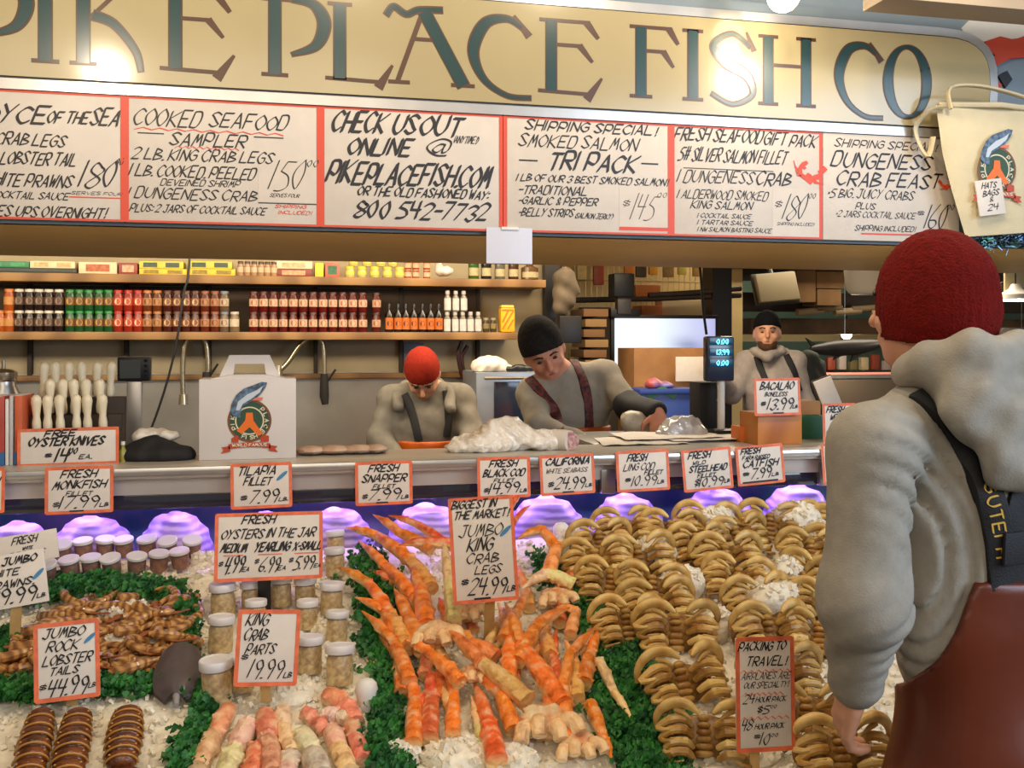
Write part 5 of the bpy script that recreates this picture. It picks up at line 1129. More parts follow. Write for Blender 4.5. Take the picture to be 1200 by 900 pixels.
# ---------------------------------------------------------------- things on the ledge
def rect(x0, y0, x1, y1, Y):
    a, b = atY(x0, y1, Y), atY(x1, y0, Y); return a.x, b.x, a.z if True else 0, b.z
def pb(mb, x0, y0, x1, y1, Y, dep, bev=.004, zmin=None):
    a, b, c, d = atY(x0, (y0 + y1) / 2, Y).x, atY(x1, (y0 + y1) / 2, Y).x, atY((x0 + x1) / 2, y1, Y).z, atY((x0 + x1) / 2, y0, Y).z
    if zmin is not None: c = zmin
    mb.box(((a + b) / 2, Y + dep / 2, (c + d) / 2), (b - a, dep, d - c), None, bev); return a, b, c, d
def solo(name, label, cat, x0, y0, x1, y1, Y, dep, m, zmin=None, bev=.004, group=None):
    mb = MB(); pb(mb, x0, y0, x1, y1, Y, dep, bev, zmin); return tag(mb.build(name, m), label, cat, group)
# white carry box with the round emblem
t = thing('carry_box', 'white cardboard carry box with handle and round fish emblem on the ledge', 'box', atY(290, 538, 3.10))
mb = MB(); xa, xb, za, zt = pb(mb, 233, 444, 347, 538, 3.09, .17, .003, ZL); wm = mat('white_box_card', (216, 208, 202), .5, var=.03, vs=6)
mb.build('carton', wm, t); W_ = xb - xa
mb = MB(); mb.prism([(xa + .03, zt), (xb - .03, zt), (xb - .09, zt + .012), (xa + .09, zt + .012)], 3.10, 3.25); mb.build('lid_flaps', wm, t, smooth='flat')
hx0, hx1 = atY(262, 430, 3.16).x, atY(323, 430, 3.16).x; hz = atY(290, 416, 3.16).z
mb = MB()
for q in ([(hx0 - .015, zt), (hx0 + .028, zt), (hx0 + .034, zt + .044), (hx0 + .018, hz)], [(hx1 + .015, zt), (hx1 - .018, hz), (hx1 - .034, zt + .044), (hx1 - .028, zt)], [(hx0 + .018, hz), (hx0 + .034, zt + .044), (hx1 - .034, zt + .044), (hx1 - .018, hz)]): mb.prism(q, 3.155, 3.165)
mb.build('handle', wm, t, smooth='flat')
ec = atY(292.5, 493, 3.09); emblem(t, ec, (1, 0, 0), (0, 0, 1), (0, -1, 0), 25 / sc_(ec))
# oyster knives in a stepped rack, with their sign
t = thing('knife_rack', 'dark stepped rack full of white handled oyster knives on the ledge', 'rack', atY(86, 545, 3.18))
mb = MB(); xr0, xr1 = atY(30, 500, 3.14).x, atY(140, 500, 3.14).x
for k, z in enumerate((1.375, 1.42, 1.47)): mb.box(((xr0 + xr1) / 2, 3.155 + k * .05, (ZL + z) / 2), (xr1 - xr0, .05, z - ZL), None, .003)
mb.build('steps', m_dark, t)
m_kh = mat('ivory_handle', (228, 216, 186), .35)
def make_knife():
    t = thing('oyster_knife', 'knife', 'knife', (0, 0, 0))
    MB().lathe([(.010, 0), (.0125, .004), (.0125, .022), (.0095, .040), (.0125, .066), (.0150, .082), (.0135, .094), (.007, .101), (.001, .103)], None, 16).build('handle', m_kh, t, True)
    MB().box((0, 0, -.012), (.010, .003, .03), None, .001).build('blade', m_steel, t, True); return t
KN = Proto(make_knife)
for tier, z, y, xs in (('back', 1.473, 3.255, (50, 66, 81, 97, 113, 129)), ('middle', 1.423, 3.205, (58, 74, 88, 101, 118)), ('front', 1.378, 3.155, (43, 56, 71, 90, 103, 121))):
    for i, x in enumerate(xs): KN.put(TM(Vector((atY(x, 480, y).x, y, z)), 0, rnd.uniform(-.06, .06), rnd.uniform(-.05, .05), 1.03), 'white handled oyster knife in the %s row of the rack, %s from left' % (tier, ORD[i]), 'oyster knives in the rack')
card('wide price card reading Oyster Knives in front of the knife rack', 80.5, 523.5, 107, 43, 3.09, [('FREE', .26, .56, .20, .16, 2.2), ('OYSTER KNIVES', .10, .84, .46, .22, 2.6), ('$', .26, .31, .78, .12, 1.4), ('14', .36, .48, .90, .34, 2.8), ('00', .50, .58, .70, .16, 1.8), ('EA.', .60, .72, .84, .12, 1.3)], .6, lean=3)
for lb_, x0, y0, x1, y1, m in (('red and blue booklet at the left edge of the ledge', -16, 465, 5, 546, mat('booklet_red', (176, 70, 60), .5, var=.2, vs=12)), ('white booklet standing second at the left end of the ledge', 6, 468, 10, 546, m_white), ('pale grey booklet standing third at the left end of the ledge', 11, 464, 15, 547, mat('booklet_grey', (196, 192, 190), .5)), ('orange booklet with a blue foot at the left end of the ledge', 17, 464, 26, 547, mat('booklet_orange', (206, 96, 58), .5, var=.1, vs=10))):
    t = thing('booklet', lb_, 'book', atY((x0 + x1) / 2, y1, 3.10)); mb = MB(); a, b, c, d = pb(mb, x0, y0, x1, y1, 3.10, .14, .002, ZL); mb.build('cover', m, t)
    if 'blue' in lb_:
        mb = MB(); mb.box(((a + b) / 2, 3.0995, c + .02), (b - a + .001, .004, .036)); mb.build('blue_foot', mat('booklet_blue', (52, 104, 156), .5), t)
    mb = MB(); mb.box(((a + b) / 2, 3.17, d + .0005), ((b - a) * .7, .136, .001)); mb.build('pages', m_card, t)
t = thing('canister', 'dull metal canister at the far left above the booklets', 'canister', (atY(2, 455, 3.3).x, 3.3, ZL)); q = (atY(2, 455, 3.32).x, 3.34, ZL)
MB().lathe([(.05, 0), (.05, .19), (.035, .22), (.034, .235)], Matrix.Translation(q), 20).build('body', m_steel, t); MB().lathe([(.038, .235), (.040, .24), (.040, .262), (.03, .27), (.006, .275), (.006, .30), (.001, .302)], Matrix.Translation(q), 20).build('cap', m_brass, t)
# black cloth with a plastic bag on it
def lump(name, label, cat, prims, m, h=.008, amp=.006, fr=60, k=.03, par=None, zmin=None):
    def pf(D, X, Y, Z):
        g = amp * (np.abs(np.sin(fr * X + 1.7 * np.sin(fr * .6 * Z) + .8 * np.sin(fr * .7 * Y))) - .5 + .6 * np.sin(fr * .9 * Y - fr * .5 * X + 2 * np.sin(fr * .4 * Z)))
        D = D + g
        return np.maximum(D, zmin - Z) if zmin is not None else D
    mb = MB(); solid(mb, prims, h, k, pf); o = mb.build(name, m, par, smooth='all')
    return tag(o, label, cat) if label else o
A = lambda x, y, Y: atY(x, y, Y)
lump('black_cloth', 'crumpled black cloth lying on the ledge left of the white box', 'cloth', [E(A(182, 532, 3.15), (.10, .06, .035)), E(A(180, 520, 3.16), (.05, .04, .03)), E(A(205, 533, 3.14), (.06, .05, .024)), E(A(158, 534, 3.14), (.035, .04, .02))], m_blackm, .006, .003, 50, .03, None, ZL)
lump('plastic_bag', 'crumpled white plastic bag resting on the black cloth', 'bag', [E(A(165, 512, 3.17), (.026, .03, .018)), E(A(184, 508, 3.18), (.045, .03, .014)), E(A(200, 511, 3.18), (.03, .03, .010))], mat('thin_white_plastic', (214, 204, 190), .3, spec=.6), .005, .004, 90)
t = thing('sauce_bottle', 'small yellow green bottle beside the black cloth', 'bottle', (A(144, 540, 3.12).x, 3.12, ZL)); M = Matrix.Translation((A(144, 540, 3.12).x, 3.12, ZL))
MB().lathe([(.012, 0), (.013, .03), (.006, .042), (.006, .05)], M, 14).build('bottle', mat('olive_glass', (150, 140, 60), .2), t); MB().lathe([(.007, .05), (.007, .06), (.001, .061)], M, 14).build('cap', m_white, t)
# bags of seafood, wrapped fish, paper
m_clear = mat('clear_bag', (242, 236, 226), .14, spec=.9, c2=(220, 206, 184), vs=30, bump=.9, bs=45)
bg = lump('seafood_bag', 'big crumpled clear bag of seafood lying on the ledge before two workers', 'bag', [E(A(572, 520, 3.16), (.12, .08, .040)), E(A(592, 505, 3.18), (.085, .07, .048)), E(A(630, 516, 3.16), (.09, .07, .036)), E(A(545, 524, 3.15), (.07, .06, .02)), E(A(652, 518, 3.16), (.04, .05, .03))], m_clear, .005, .0055, 78, .03, None, ZL)
mb = MB(); mb.tube([A(642, 516, 3.18), A(662, 516, 3.12), A(668, 516.5, 3.105)], [.036, .036, .034], 18); t = thing('wrapped_fish', 'white wrapped fish roll at the right end of the seafood bag', 'fish', A(658, 528, 3.12)); mb.build('wrapper', m_card, t)
c = A(668, 516.5, 3.100); mb = MB(); mb.lathe([(.030, 0), (.030, .004), (.001, .005)], Matrix.Translation(c) @ Matrix.Rotation(math.pi / 2, 4, 'X'), 18); mb.build('cut_end', mat('cut_fish_pink', (206, 176, 164), .4, c2=(150, 70, 80), vs=70), t)
for i, (x, y, w, r) in enumerate(((365, 526, .10, .1), (392, 523, .11, -.1), (420, 521, .12, .15), (440, 524, .08, -.2))):
    t = thing('fish_fillet', 'pale raw fish fillet on the ledge right of the white box, %s from left' % ORD[i], 'fish', A(x, y + 5, 3.17), 'fillets on the ledge')
    p = A(x, y, 3.17); p.z = ZL + .014; MB().ell(p, (w * .5, .05, .014), None, 18, 8, lambda q: 1 + .14 * nz(q + Vector((i, 0, 0)), 2.5)).build('flesh', mat('raw_fish', (206, 176, 150), .35, c2=(170, 122, 100), vs=14), t)
    MB().ell(p + Vector((0, .006, -.005)), (w * .52, .052, .009), None, 18, 6, lambda q: 1 + .14 * nz(q + Vector((i, 0, 0)), 2.5)).build('skin', mat('fish_skin_grey', (120, 116, 110), .35), t)
t = thing('wrapping_paper', 'loose sheets of white wrapping paper on the ledge under the scale', 'paper', A(780, 520, 3.4))
for k, (x0, x1, y, rz) in enumerate(((690, 790, 517, .05), (760, 880, 513, -.04), (720, 840, 521, .02))):
    p = A((x0 + x1) / 2, y, 3.4); w = (x1 - x0) / sc_(p); MB().grid(lambda u, v: (p.x + (u - .5) * w + (v - .5) * rz, 3.40 + .045 * k - .09 + (v - .5) * .26, ZL + .003 + .004 * k + .008 * abs(nz((u * 3, v * 3, k), 1.2))), 12, 6).build('sheet', m_card, t, smooth='all')
lump('ice_bag', 'clear plastic bag crumpled on the ledge beside the scale', 'bag', [E(A(800, 500, 3.45), (.075, .06, .045)), E(A(785, 508, 3.43), (.05, .05, .03)), E(A(818, 506, 3.45), (.04, .05, .03))], mat('grey_clear_plastic', (186, 184, 184), .15, spec=.9, var=.2, vs=30), .006, .006, 80, .03, None, ZL)
# the fish being held
t = thing('fish', 'silver cream whole fish held by the person in the charcoal hat', 'fish', A(748, 522, 3.66)); fa, fb = A(730, 487, 3.66), A(782, 522, 3.70); v = fb - fa; ax_ = v.normalized(); up = Vector((0, -.35, 1)); sd = ax_.cross(up).normalized(); up = sd.cross(ax_)
P = [fa + v * k / 12 for k in range(13)]; rs = [.014, .036, .044, .054, .058, .058, .055, .050, .044, .036, .028, .022, .018]
MB().tube(P, rs, 16, None, 1.0, None, up).build('body', mat('fish_silver', (232, 216, 190), .4, c2=(176, 160, 136), vs=12), t)
mb = MB(); e = fa + v * .12 - sd * 0; 
for s in (-1, 1): mb.ell(fa + v * .13 + sd * .030 * s + up * .012, (.008, .008, .008), None, 10, 6)
mb.build('eyes', m_eye, t)
mb = MB(); mb.add([fb, fb + ax_ * .08 + up * .06, fb + ax_ * .05, fb + ax_ * .08 - up * .06], [(0, 1, 2, 3)]); mb.add([fa + v * .45 + up * .05, fa + v * .55 + up * .085, fa + v * .8 + up * .035], [(0, 1, 2)]); mb.build('fins', MATS['fish_skin_grey'], t, smooth='flat')
# weighing scale with lit readouts on a pole
t = thing('weighing_scale', 'digital scale head on a pale pole with three cyan readouts facing the counter', 'scale', A(843, 506, 3.48)); zb0 = ZL
mb = MB(); a, b, c, d = pb(mb, 829, 394, 861, 447, 3.42, .045, .010); mb.build('display_head', mat('scale_navy', (26, 40, 62), .25, coat=.5), t)
for k in range(3):
    z = d - .020 - k * .040; mb = MB(); mb.box(((a + b) / 2, 3.4195, z), ((b - a) * .86, .004, .028), None, .002); r = mb.build('readout_window', mat('readout_teal', (18, 84, 116), .2), t)
    mb = MB(); write(mb, ('0.00', '13.99', '0.00')[k], (a + b) / 2 - .018, (a + b) / 2 + .030, z - .009, .018, .0036, lambda x, y: (x, 3.4166, y), 0, 0); mb.build('digits', mat('cyan_led', (90, 222, 250), .4, emit=3), r, smooth='flat')
mb = MB(); px_ = A(845, 470, 3.45).x; mb.tube([(px_, 3.45, c + .01), (px_, 3.45, zb0 + .02)], .014, 12); mb.build('pole', m_white, t)
MB().box((px_, 3.45, zb0 + .012), (.09, .09, .024), None, .008).build('foot', m_black, t)
solo('terminal', 'dark grey terminal box standing behind the scale pole', 'terminal', 820, 448, 840, 506, 3.52, .10, m_blackm, ZL)
# brown block behind the bacalao card, boxes beside it
solo('wooden_block', 'orange brown wooden block under the bacalao price card', 'block', 888, 484, 940, 521, 3.10, .14, mat('orange_wood', (196, 122, 52), .45, c2=(170, 96, 36), vs=6, wave=('X', 2, 5)), ZL)
solo('wooden_box', 'pale wooden box behind the bacalao card at its right', 'box', 938, 470, 962, 489, 3.3, .10, m_kraft, None)
solo('green_box', 'dark green box right of the wooden block', 'box', 940, 487, 966, 520, 3.25, .12, mat('dark_green_card', (30, 84, 58), .5), ZL)
solo('orange_block', 'small orange block left of the wooden block', 'block', 868, 500, 886, 520, 3.2, .08, mat('small_orange', (206, 110, 44), .5), ZL)

# ---------------------------------------------------------------- shelves on the back wall
YB = 5.40
def shelf(label, py_top, th, x1, y0=YB):
    z = atY(300, py_top, y0).z; xe = atY(x1, py_top, y0).x; t = thing('wall_shelf', label, 'shelf', ((-3.4 + xe) / 2, y0 + .14, z - th))
    MB().box(((-3.4 + xe) / 2, y0 + .15, z - th / 2), (xe + 3.4, .30, th), None, .006).build('board', m_wood, t)
    for px in (35, 148, 245, 370, 470, 560):
        x = atY(px, 420, 5.66).x; MB().box((x, 5.67, z - th - .10), (.022, .05, .20), None, .004).build('bracket', m_dark, t)
    return z
zL = shelf('lower wooden wall shelf carrying rows of sauce jars', 389, .042, 606)
zU = shelf('upper wooden wall shelf just under the canopy', 323, .045, 640)
slab('trim_8', (-3.4, 5.655, zL), (1.1, 5.698, zU - .05), mat('shelf_back_dark', (70, 52, 34), .7, var=.2, vs=4))
def jar_proto(kind, body, lidc, labc, w=.052, h=.108, cap=.014, neck=.8, labh=(.30, .72), name='sauce_jar', cat='jar', dot=None):
    body = tuple(int(c_ * .8) for c_ in body); lidc = tuple(int(c_ * .85) for c_ in lidc); labc = tuple(int(c_ * .85) for c_ in labc)
    mb_, ml, mc = mat(kind + '_body', body, .2, var=.1, vs=30), mat(kind + '_lid', lidc, .4), mat(kind + '_label', labc, .5, var=.1, vs=40)
    def f():
        t = thing(name, kind, cat, (0, 0, 0)); r = w / 2; hh = h - cap
        MB().lathe([(r * .9, 0), (r, .004), (r, hh * .78), (r * neck, hh * .94), (r * neck, hh)], None, 16).build('jar', mb_, t, True)
        MB().lathe([(r * (neck + .08), hh), (r * (neck + .08), h - .003), (r * neck, h), (.001, h)], None, 16).build('lid', ml, t, True)
        mb = MB(); n = 10
        vs = [((r + .0008) * math.sin(a), -(r + .0008) * math.cos(a), z) for z in (hh * labh[0], hh * labh[1]) for a in [-1.15 + 2.3 * k / n for k in range(n + 1)]]
        mb.add(vs, [(k, k + 1, n + 2 + k, n + 1 + k) for k in range(n)]); lab = mb.build('label', mc, t, True)
        if dot:
            m2 = MB(); z0 = hh * (labh[0] + labh[1]) / 2; rr = min(r * .62, hh * .18)
            m2.add([((rr * math.sin(g)), -math.sqrt(max(1e-8, (r + .0016) ** 2 - (rr * math.sin(g)) ** 2)), z0 + rr * 1.1 * math.cos(g)) for g in [k * math.pi / 6 for k in range(12)]], [tuple(range(12))]); m2.build('label_print', mat(kind + '_print', dot, .5), lab, True, 'flat')
        return t
    return Proto(f)
def row(pr, xs, z, Y, text, group, s=1.0):
    for i, x in enumerate(xs): pr.put(TM(Vector((atY(x, 380, Y).x, Y, z)), rnd.uniform(-.12, .12), 0, 0, s), text % ORD[i] if '%s' in text else text, group)
YJ = 5.44; rows = ((zL, 'lower'), (zL + .109, 'upper'))
spec = [('dark_relish', (40, 26, 24), (228, 220, 206), (92, 66, 54), [22.7, 34.7, 46, 57.5, 69.3], 'dark jar with white lid, %s from left, stacked in the {} layer', (150, 120, 96)),
        ('green_pesto', (32, 92, 46), (30, 140, 62), (130, 84, 44), [82.5, 93.5, 104.5, 116.5, 127.5], 'green lidded jar, %s from left, stacked in the {} layer', (186, 150, 70)),
        ('red_salsa', (168, 44, 24), (190, 36, 26), (206, 74, 46), [138.7, 150.7, 162], 'bright red lidded jar, %s from left, stacked in the {} layer', (232, 196, 160)),
        ('amber_chutney', (120, 58, 26), (196, 120, 60), (198, 138, 84), [173, 184.6], 'amber jar with tan lid, %s from left, stacked in the {} layer', (96, 50, 30)),
        ('brown_sauce', (82, 30, 20), (96, 48, 30), (140, 86, 56), [196.6, 207.6, 218.6, 229], 'brown jar with brown lid, %s from left, stacked in the {} layer', (214, 180, 130)),
        ('rust_sauce', (110, 42, 22), (150, 78, 40), (190, 134, 90), [240.4, 252], 'rust coloured jar, %s from left, stacked in the {} layer', (110, 40, 26)),
        ('blue_lid', (120, 96, 70), (120, 130, 150), (206, 190, 160), [263], 'blue lidded pale jar standing in the {} layer', (130, 60, 40)),
        ('cocktail_sauce', (104, 22, 16), (84, 26, 20), (222, 188, 156), [297.3 + 11.6 * k for k in range(12)], 'dark red cocktail sauce jar, %s from left, stacked in the {} layer', (164, 78, 48)),
        ('short_red', (100, 30, 20), (60, 24, 18), (210, 170, 136), [441], 'lone dark red jar right of the long row, {} layer', (150, 70, 40))]
for kind, bc, lc, lb_, xs, text, dot in spec:
    pr = jar_proto(kind, bc, lc, lb_, w=.050, dot=dot)
    for z, nm in rows: row(pr, xs, z, YJ, text.format(nm), 'jars stacked on the lower wall shelf')
pr = jar_proto('orange_jam', (196, 92, 32), (214, 128, 44), (216, 150, 80)); row(pr, [0.5, 11], zL, YJ, 'orange jar at the left end, %s from left, lower layer', 'jars stacked on the lower wall shelf'); row(pr, [11], zL + .109, YJ, 'orange jar at the left end, alone in the upper layer', 'jars stacked on the lower wall shelf')
pr = jar_proto('pale_mustard', (150, 120, 84), (206, 196, 180), (222, 206, 180)); row(pr, [275], zL, YJ, 'pale labelled jar ending the mixed jars, lower layer', 'jars stacked on the lower wall shelf')
pr = jar_proto('hot_sauce', (20, 16, 16), (18, 16, 16), (222, 116, 36), .046, .158, .03, .36, (.12, .62), 'sauce_bottle', 'bottle', (60, 26, 16)); row(pr, [456, 466.5, 475.5, 485, 495, 504.5, 514], zL, YJ, 'black sauce bottle with orange label, %s from left', 'black bottles with orange labels on the lower shelf')
pr = jar_proto('spice_vial', (150, 140, 126), (196, 190, 182), (232, 226, 222), .040, .116, .02, .55, (.08, .76), 'spice_jar', 'jar'); row(pr, [524, 533.3, 542.3, 551.3, 560.3], zL, YJ, 'white labelled spice jar, %s from left, lower layer', 'white spice jars on the lower shelf'); row(pr, [524.5, 534, 543.3], zL + .117, YJ, 'white labelled spice jar, %s from left, upper layer', 'white spice jars on the lower shelf')
pr = jar_proto('small_capers', (84, 70, 40), (150, 140, 110), (150, 130, 80), .036, .082); row(pr, [569.5, 578], zL, YJ, 'small dark jar between the spice jars and yellow tin, %s from left', 'small dark jars by the yellow tin')
t = thing('seasoning_tin', 'tall yellow seasoning tin at the right end of the lower shelf', 'tin', (atY(594, 380, YJ).x, YJ, zL)); q = Matrix.Translation((atY(594, 380, YJ).x, YJ + .01, zL))
MB().box((0, 0, .07), (.084, .08, .14), q, .014).build('tin', mat('tin_yellow', (232, 172, 36), .35), t); MB().box((0, 0, .147), (.074, .07, .014), q, .005).build('lid', mat('tin_lid', (240, 196, 70), .4), t)
mb = MB()
for a, b in (((-.03, .02), (.03, .12)), ((-.03, .06), (.0, .12)), ((.0, .02), (.03, .07)), ((-.032, .125), (.032, .125))): brush(mb, [a, b], .008, lambda x, y: q @ Vector((x, -.0408, y)), 45, 1)
mb.build('printed_lines', mat('tin_print', (176, 110, 24), .5), t, smooth='flat')
# upper shelf goods
YU = 5.44
def pack(lb_, x0, y0, x1, y1, c, c2=None, z=None, cat='box', name='packet', dep=.16, stripe=None):
    t = thing(name, lb_, cat, (atY((x0 + x1) / 2, y1, YU).x, YU + dep / 2, 0)); mb = MB(); a, b, c0, d = pb(mb, x0, y0, x1, y1, YU, dep, .004, z); t.location.z = c0; WL[t].z = c0
    mb.build('carton', mat('pack_' + '_'.join(map(str, c)), c, .4, var=.08, vs=20), t)
    if stripe:
        for k in range(max(1, int((x1 - x0) / 26))):
            n = max(1, int((x1 - x0) / 26)); xm = a + (b - a) * (k + .5) / n; q = MB(); q.box((xm, YU - .0012, (c0 + d) / 2), ((b - a) / n * .62, .002, (d - c0) * .6)); q.build('print', mat('print_' + '_'.join(map(str, stripe)), stripe, .5, var=.3, vs=50), t)
    return d
z1 = pack('black tray at the left of the upper shelf', -20, 314, 90, 323, (26, 34, 28), z=zU, name='tray', cat='tray', dep=.22)
pack('green and cream packet on the black tray, left end of the upper shelf', -20, 306, 34, 314, (30, 116, 74), z=z1, stripe=(60, 150, 100)); pack('cream packet on the black tray of the upper shelf', 35, 306, 88, 314, (216, 200, 160), z=z1, stripe=(196, 170, 120))
pack('cream packet with red brown print on the upper shelf', 92, 307, 137, 323, (222, 196, 160), z=zU, stripe=(176, 96, 60)); pack('dark red packet on the upper shelf', 139, 308, 161, 323, (140, 50, 34), z=zU, stripe=(206, 160, 130))
for k, (x0, x1) in enumerate(((163, 219), (220, 276))):
    z1 = pack('yellow box, %s of two in the bottom layer of the upper shelf' % ('left', 'right')[k], x0, 315, x1, 323, (226, 184, 30), z=zU, stripe=(140, 120, 40)); pack('yellow and grey box, %s of two stacked on the yellow boxes' % ('left', 'right')[k], x0, 306, x1 - 4, 315, (196, 190, 60), z=z1, stripe=(60, 76, 60))
pr = jar_proto('pale_spice', (206, 160, 120), (90, 60, 44), (236, 206, 170), .034, .078); row(pr, [282, 290, 298, 306, 313.5, 321], zU, YU, 'small pale jar on the upper shelf, %s from left', 'small pale jars on the upper shelf')
z1 = pack('dark red flat carton on the upper shelf', 322, 315, 366, 323, (120, 44, 30), z=zU, stripe=(206, 150, 110)); pack('cream flat carton on the dark red one', 322, 306, 366, 315, (226, 206, 170), z=z1, stripe=(200, 170, 130))
pack('small yellow packet on the upper shelf', 369, 308, 379, 323, (236, 190, 40), z=zU); pack('red white and green packet on the upper shelf', 381, 308, 398, 323, (196, 90, 70), z=zU, stripe=(40, 100, 70))
pr = jar_proto('yellow_top', (236, 216, 130), (240, 226, 40), (244, 228, 90), .052, .060, .012, .9)
row(pr, [410, 424, 439, 454, 468], zU, YU, 'yellow jar on the upper shelf, %s from left, lower layer', 'yellow jars on the upper shelf'); row(pr, [414, 430, 446, 460], zU + .061, YU, 'yellow jar on the upper shelf, %s from left, upper layer', 'yellow jars on the upper shelf')
pr = jar_proto('red_tin', (196, 84, 52), (206, 150, 110), (232, 190, 150), .040, .048, .006, .95, (.2, .8), 'tin', 'tin')
for k, nm in enumerate(('bottom', 'top')): row(pr, [478, 487, 500], zU + .049 * k, YU, 'red tin on the upper shelf, %s from left, ' + nm + ' layer', 'red tins on the upper shelf')
lump('paper_bag', 'crumpled pale bag on the upper shelf right of the red tins', 'bag', [E(A(521, 318, 5.46), (.05, .04, .03)), E(A(514, 312, 5.48), (.02, .03, .05))], m_card, .007, .004, 80, .02, None, zU)
for lb_, x, c, h in (('green glass bottle on the right of the upper shelf', 556, (60, 110, 40), .15), ('dark bottle on the right of the upper shelf', 571, (40, 34, 30), .15), ('silver capped clear bottle on the upper shelf', 587, (120, 116, 100), .14), ('brown bottle near the right end of the upper shelf', 603, (90, 56, 30), .14), ('squat brown jug at the right end of the upper shelf', 622, (120, 84, 54), .11)):
    jar_proto('bottle_%d' % x, c, (196, 186, 160), (200, 186, 140), .06 if x < 620 else .10, h, .02, .4, (.15, .5), 'bottle', 'bottle').put(TM(Vector((atY(x, 320, YU).x, YU + .03, zU))), lb_)
# taps, cables and fittings along the sink
def tap(label, pts, head):
    t = thing('sink_tap', label, 'tap', A(pts[0][0], pts[0][1], 5.5)); P = catmull([A(x, y, 5.5) for x, y in pts], 6); MB().tube(P, .014, 10).build('spout', m_brass, t)
    P2 = [A(x, y, 5.5) for x, y in head]; MB().tube(P2, [.020, .024, .026, .018][:len(P2)], 10).build('spray_head', m_blackm, t); MB().tube([A(pts[0][0], pts[0][1] - 8, 5.5), A(pts[0][0], pts[0][1] + 4, 5.5)], [.022, .026], 12).build('base', m_brass, t)
    z = P[-1]; MB().tube([P2[1], P2[1] + Vector((.06, -.02, .09))], [.008, .006], 8).build('lever', m_black, t)
tap('tall curved steel tap at the left of the sink', [(215, 470), (214, 430), (218, 400), (230, 393), (241, 400), (244, 430), (242, 440)], [(242, 436), (242, 446), (242, 456)])
tap('tall curved steel tap right of the white box', [(326, 436), (338, 424), (352, 404), (368, 394), (378, 402), (380, 430), (380, 440)], [(380, 438), (380, 452), (380, 464), (381, 474)])
def cable(label, pts, Y, r=.006, m=None):
    tag(MB().tube(catmull([A(x, y, Y) for x, y in pts], 6), r, 7).build('cable', m or m_black), label, 'cable')
cable('black cable hanging from the canopy down to the ledge', [(224, -40), (223, 150), (222, 305), (215, 345), (207, 400), (195, 450), (178, 500), (172, 505)], 5.2)
cable('black cable hanging in front of the wire rack', [(819, 303), (822, 330), (824, 360), (828, 392)], 3.9)
t = thing('till_screen', 'small dark screen on a steel post behind the ledge', 'screen', A(157, 500, 4.0)); mb = MB(); a, b, c, d = pb(mb, 137, 418, 176, 447, 4.0, .05, .008); mb.build('housing', m_black, t)
MB().box(((a + b) / 2 - .012, 3.9985, (c + d) / 2), ((b - a) * .62, .003, (d - c) * .74)).build('screen', mat('grey_screen', (92, 96, 92), .15), t)
for k in range(4): MB().box((b - .016, 3.9985, c + .02 + k * .02), (.014, .004, .012), None, .002).build('button', m_blackm, t)
MB().box(((a + b) / 2, 4.03, (ZL - .3 + c) / 2), (.055, .04, c - ZL + .3), None, .006).build('post', m_steel, t); MB().box(((a + b) / 2, 4.03, ZL - .3), (.16, .14, .03), None, .006).build('foot', m_steel, t)
solo('work_table', 'steel work table behind the ledge', 'table', -60, 560, 640, 620, 3.95, .35, m_steel, 0.0, .004)
t = thing('oven', 'blue grey steel oven under a plastic bag behind the workers', 'oven', A(595, 500, 5.0)); mb = MB(); a, b, c, d = pb(mb, 558, 436, 628, 520, 5.0, .4, .008, .6); mb.build('case', mat('blue_steel', (150, 158, 170), .35, .6), t)
MB().box(((a + b) / 2 + .03, 4.995, d - .17), ((b - a) * .6, .012, .24), None, .004).build('door_glass', mat('oven_glass', (40, 48, 66), .1), t); MB().tube([(a + .04, 4.98, d - .03), (b - .04, 4.98, d - .03)], .008, 8).build('handle', m_steel, t); MB().box(((a + b) / 2, 5.2, .30), (b - a, .36, .60)).build('stand', m_steel, t)
lump('white_bag', 'white plastic bag lying on the oven', 'bag', [E(A(574, 428, 5.1), (.10, .07, .05)), E(A(566, 436, 5.1), (.06, .06, .03)), E(A(592, 434, 5.1), (.07, .06, .02))], MATS['thin_white_plastic'], .009, .006, 60, .03, None, d)
lump('rubber_gloves', 'black rubber gloves beside the white bag on the oven', 'gloves', [R(A(596, 433, 5.05), A(612, 433, 5.05), .02, .014), R(A(606, 431, 5.05), A(624, 432, 5.05), .018, .012)], m_black, .007, .003, 80, .02, None, d)
cable('dark hose hanging on the wall left of the oven', [(541, 400), (537, 415), (540, 435), (545, 445), (541, 420), (548, 405)], 5.6, .012, mat('dark_red_hose', (70, 26, 20), .4))
solo('wall_notice', 'small blue grey notice on the wall below the lower shelf', 'notice', 473, 402, 496, 428, 5.66, .01, mat('blue_notice', (104, 118, 132), .5))
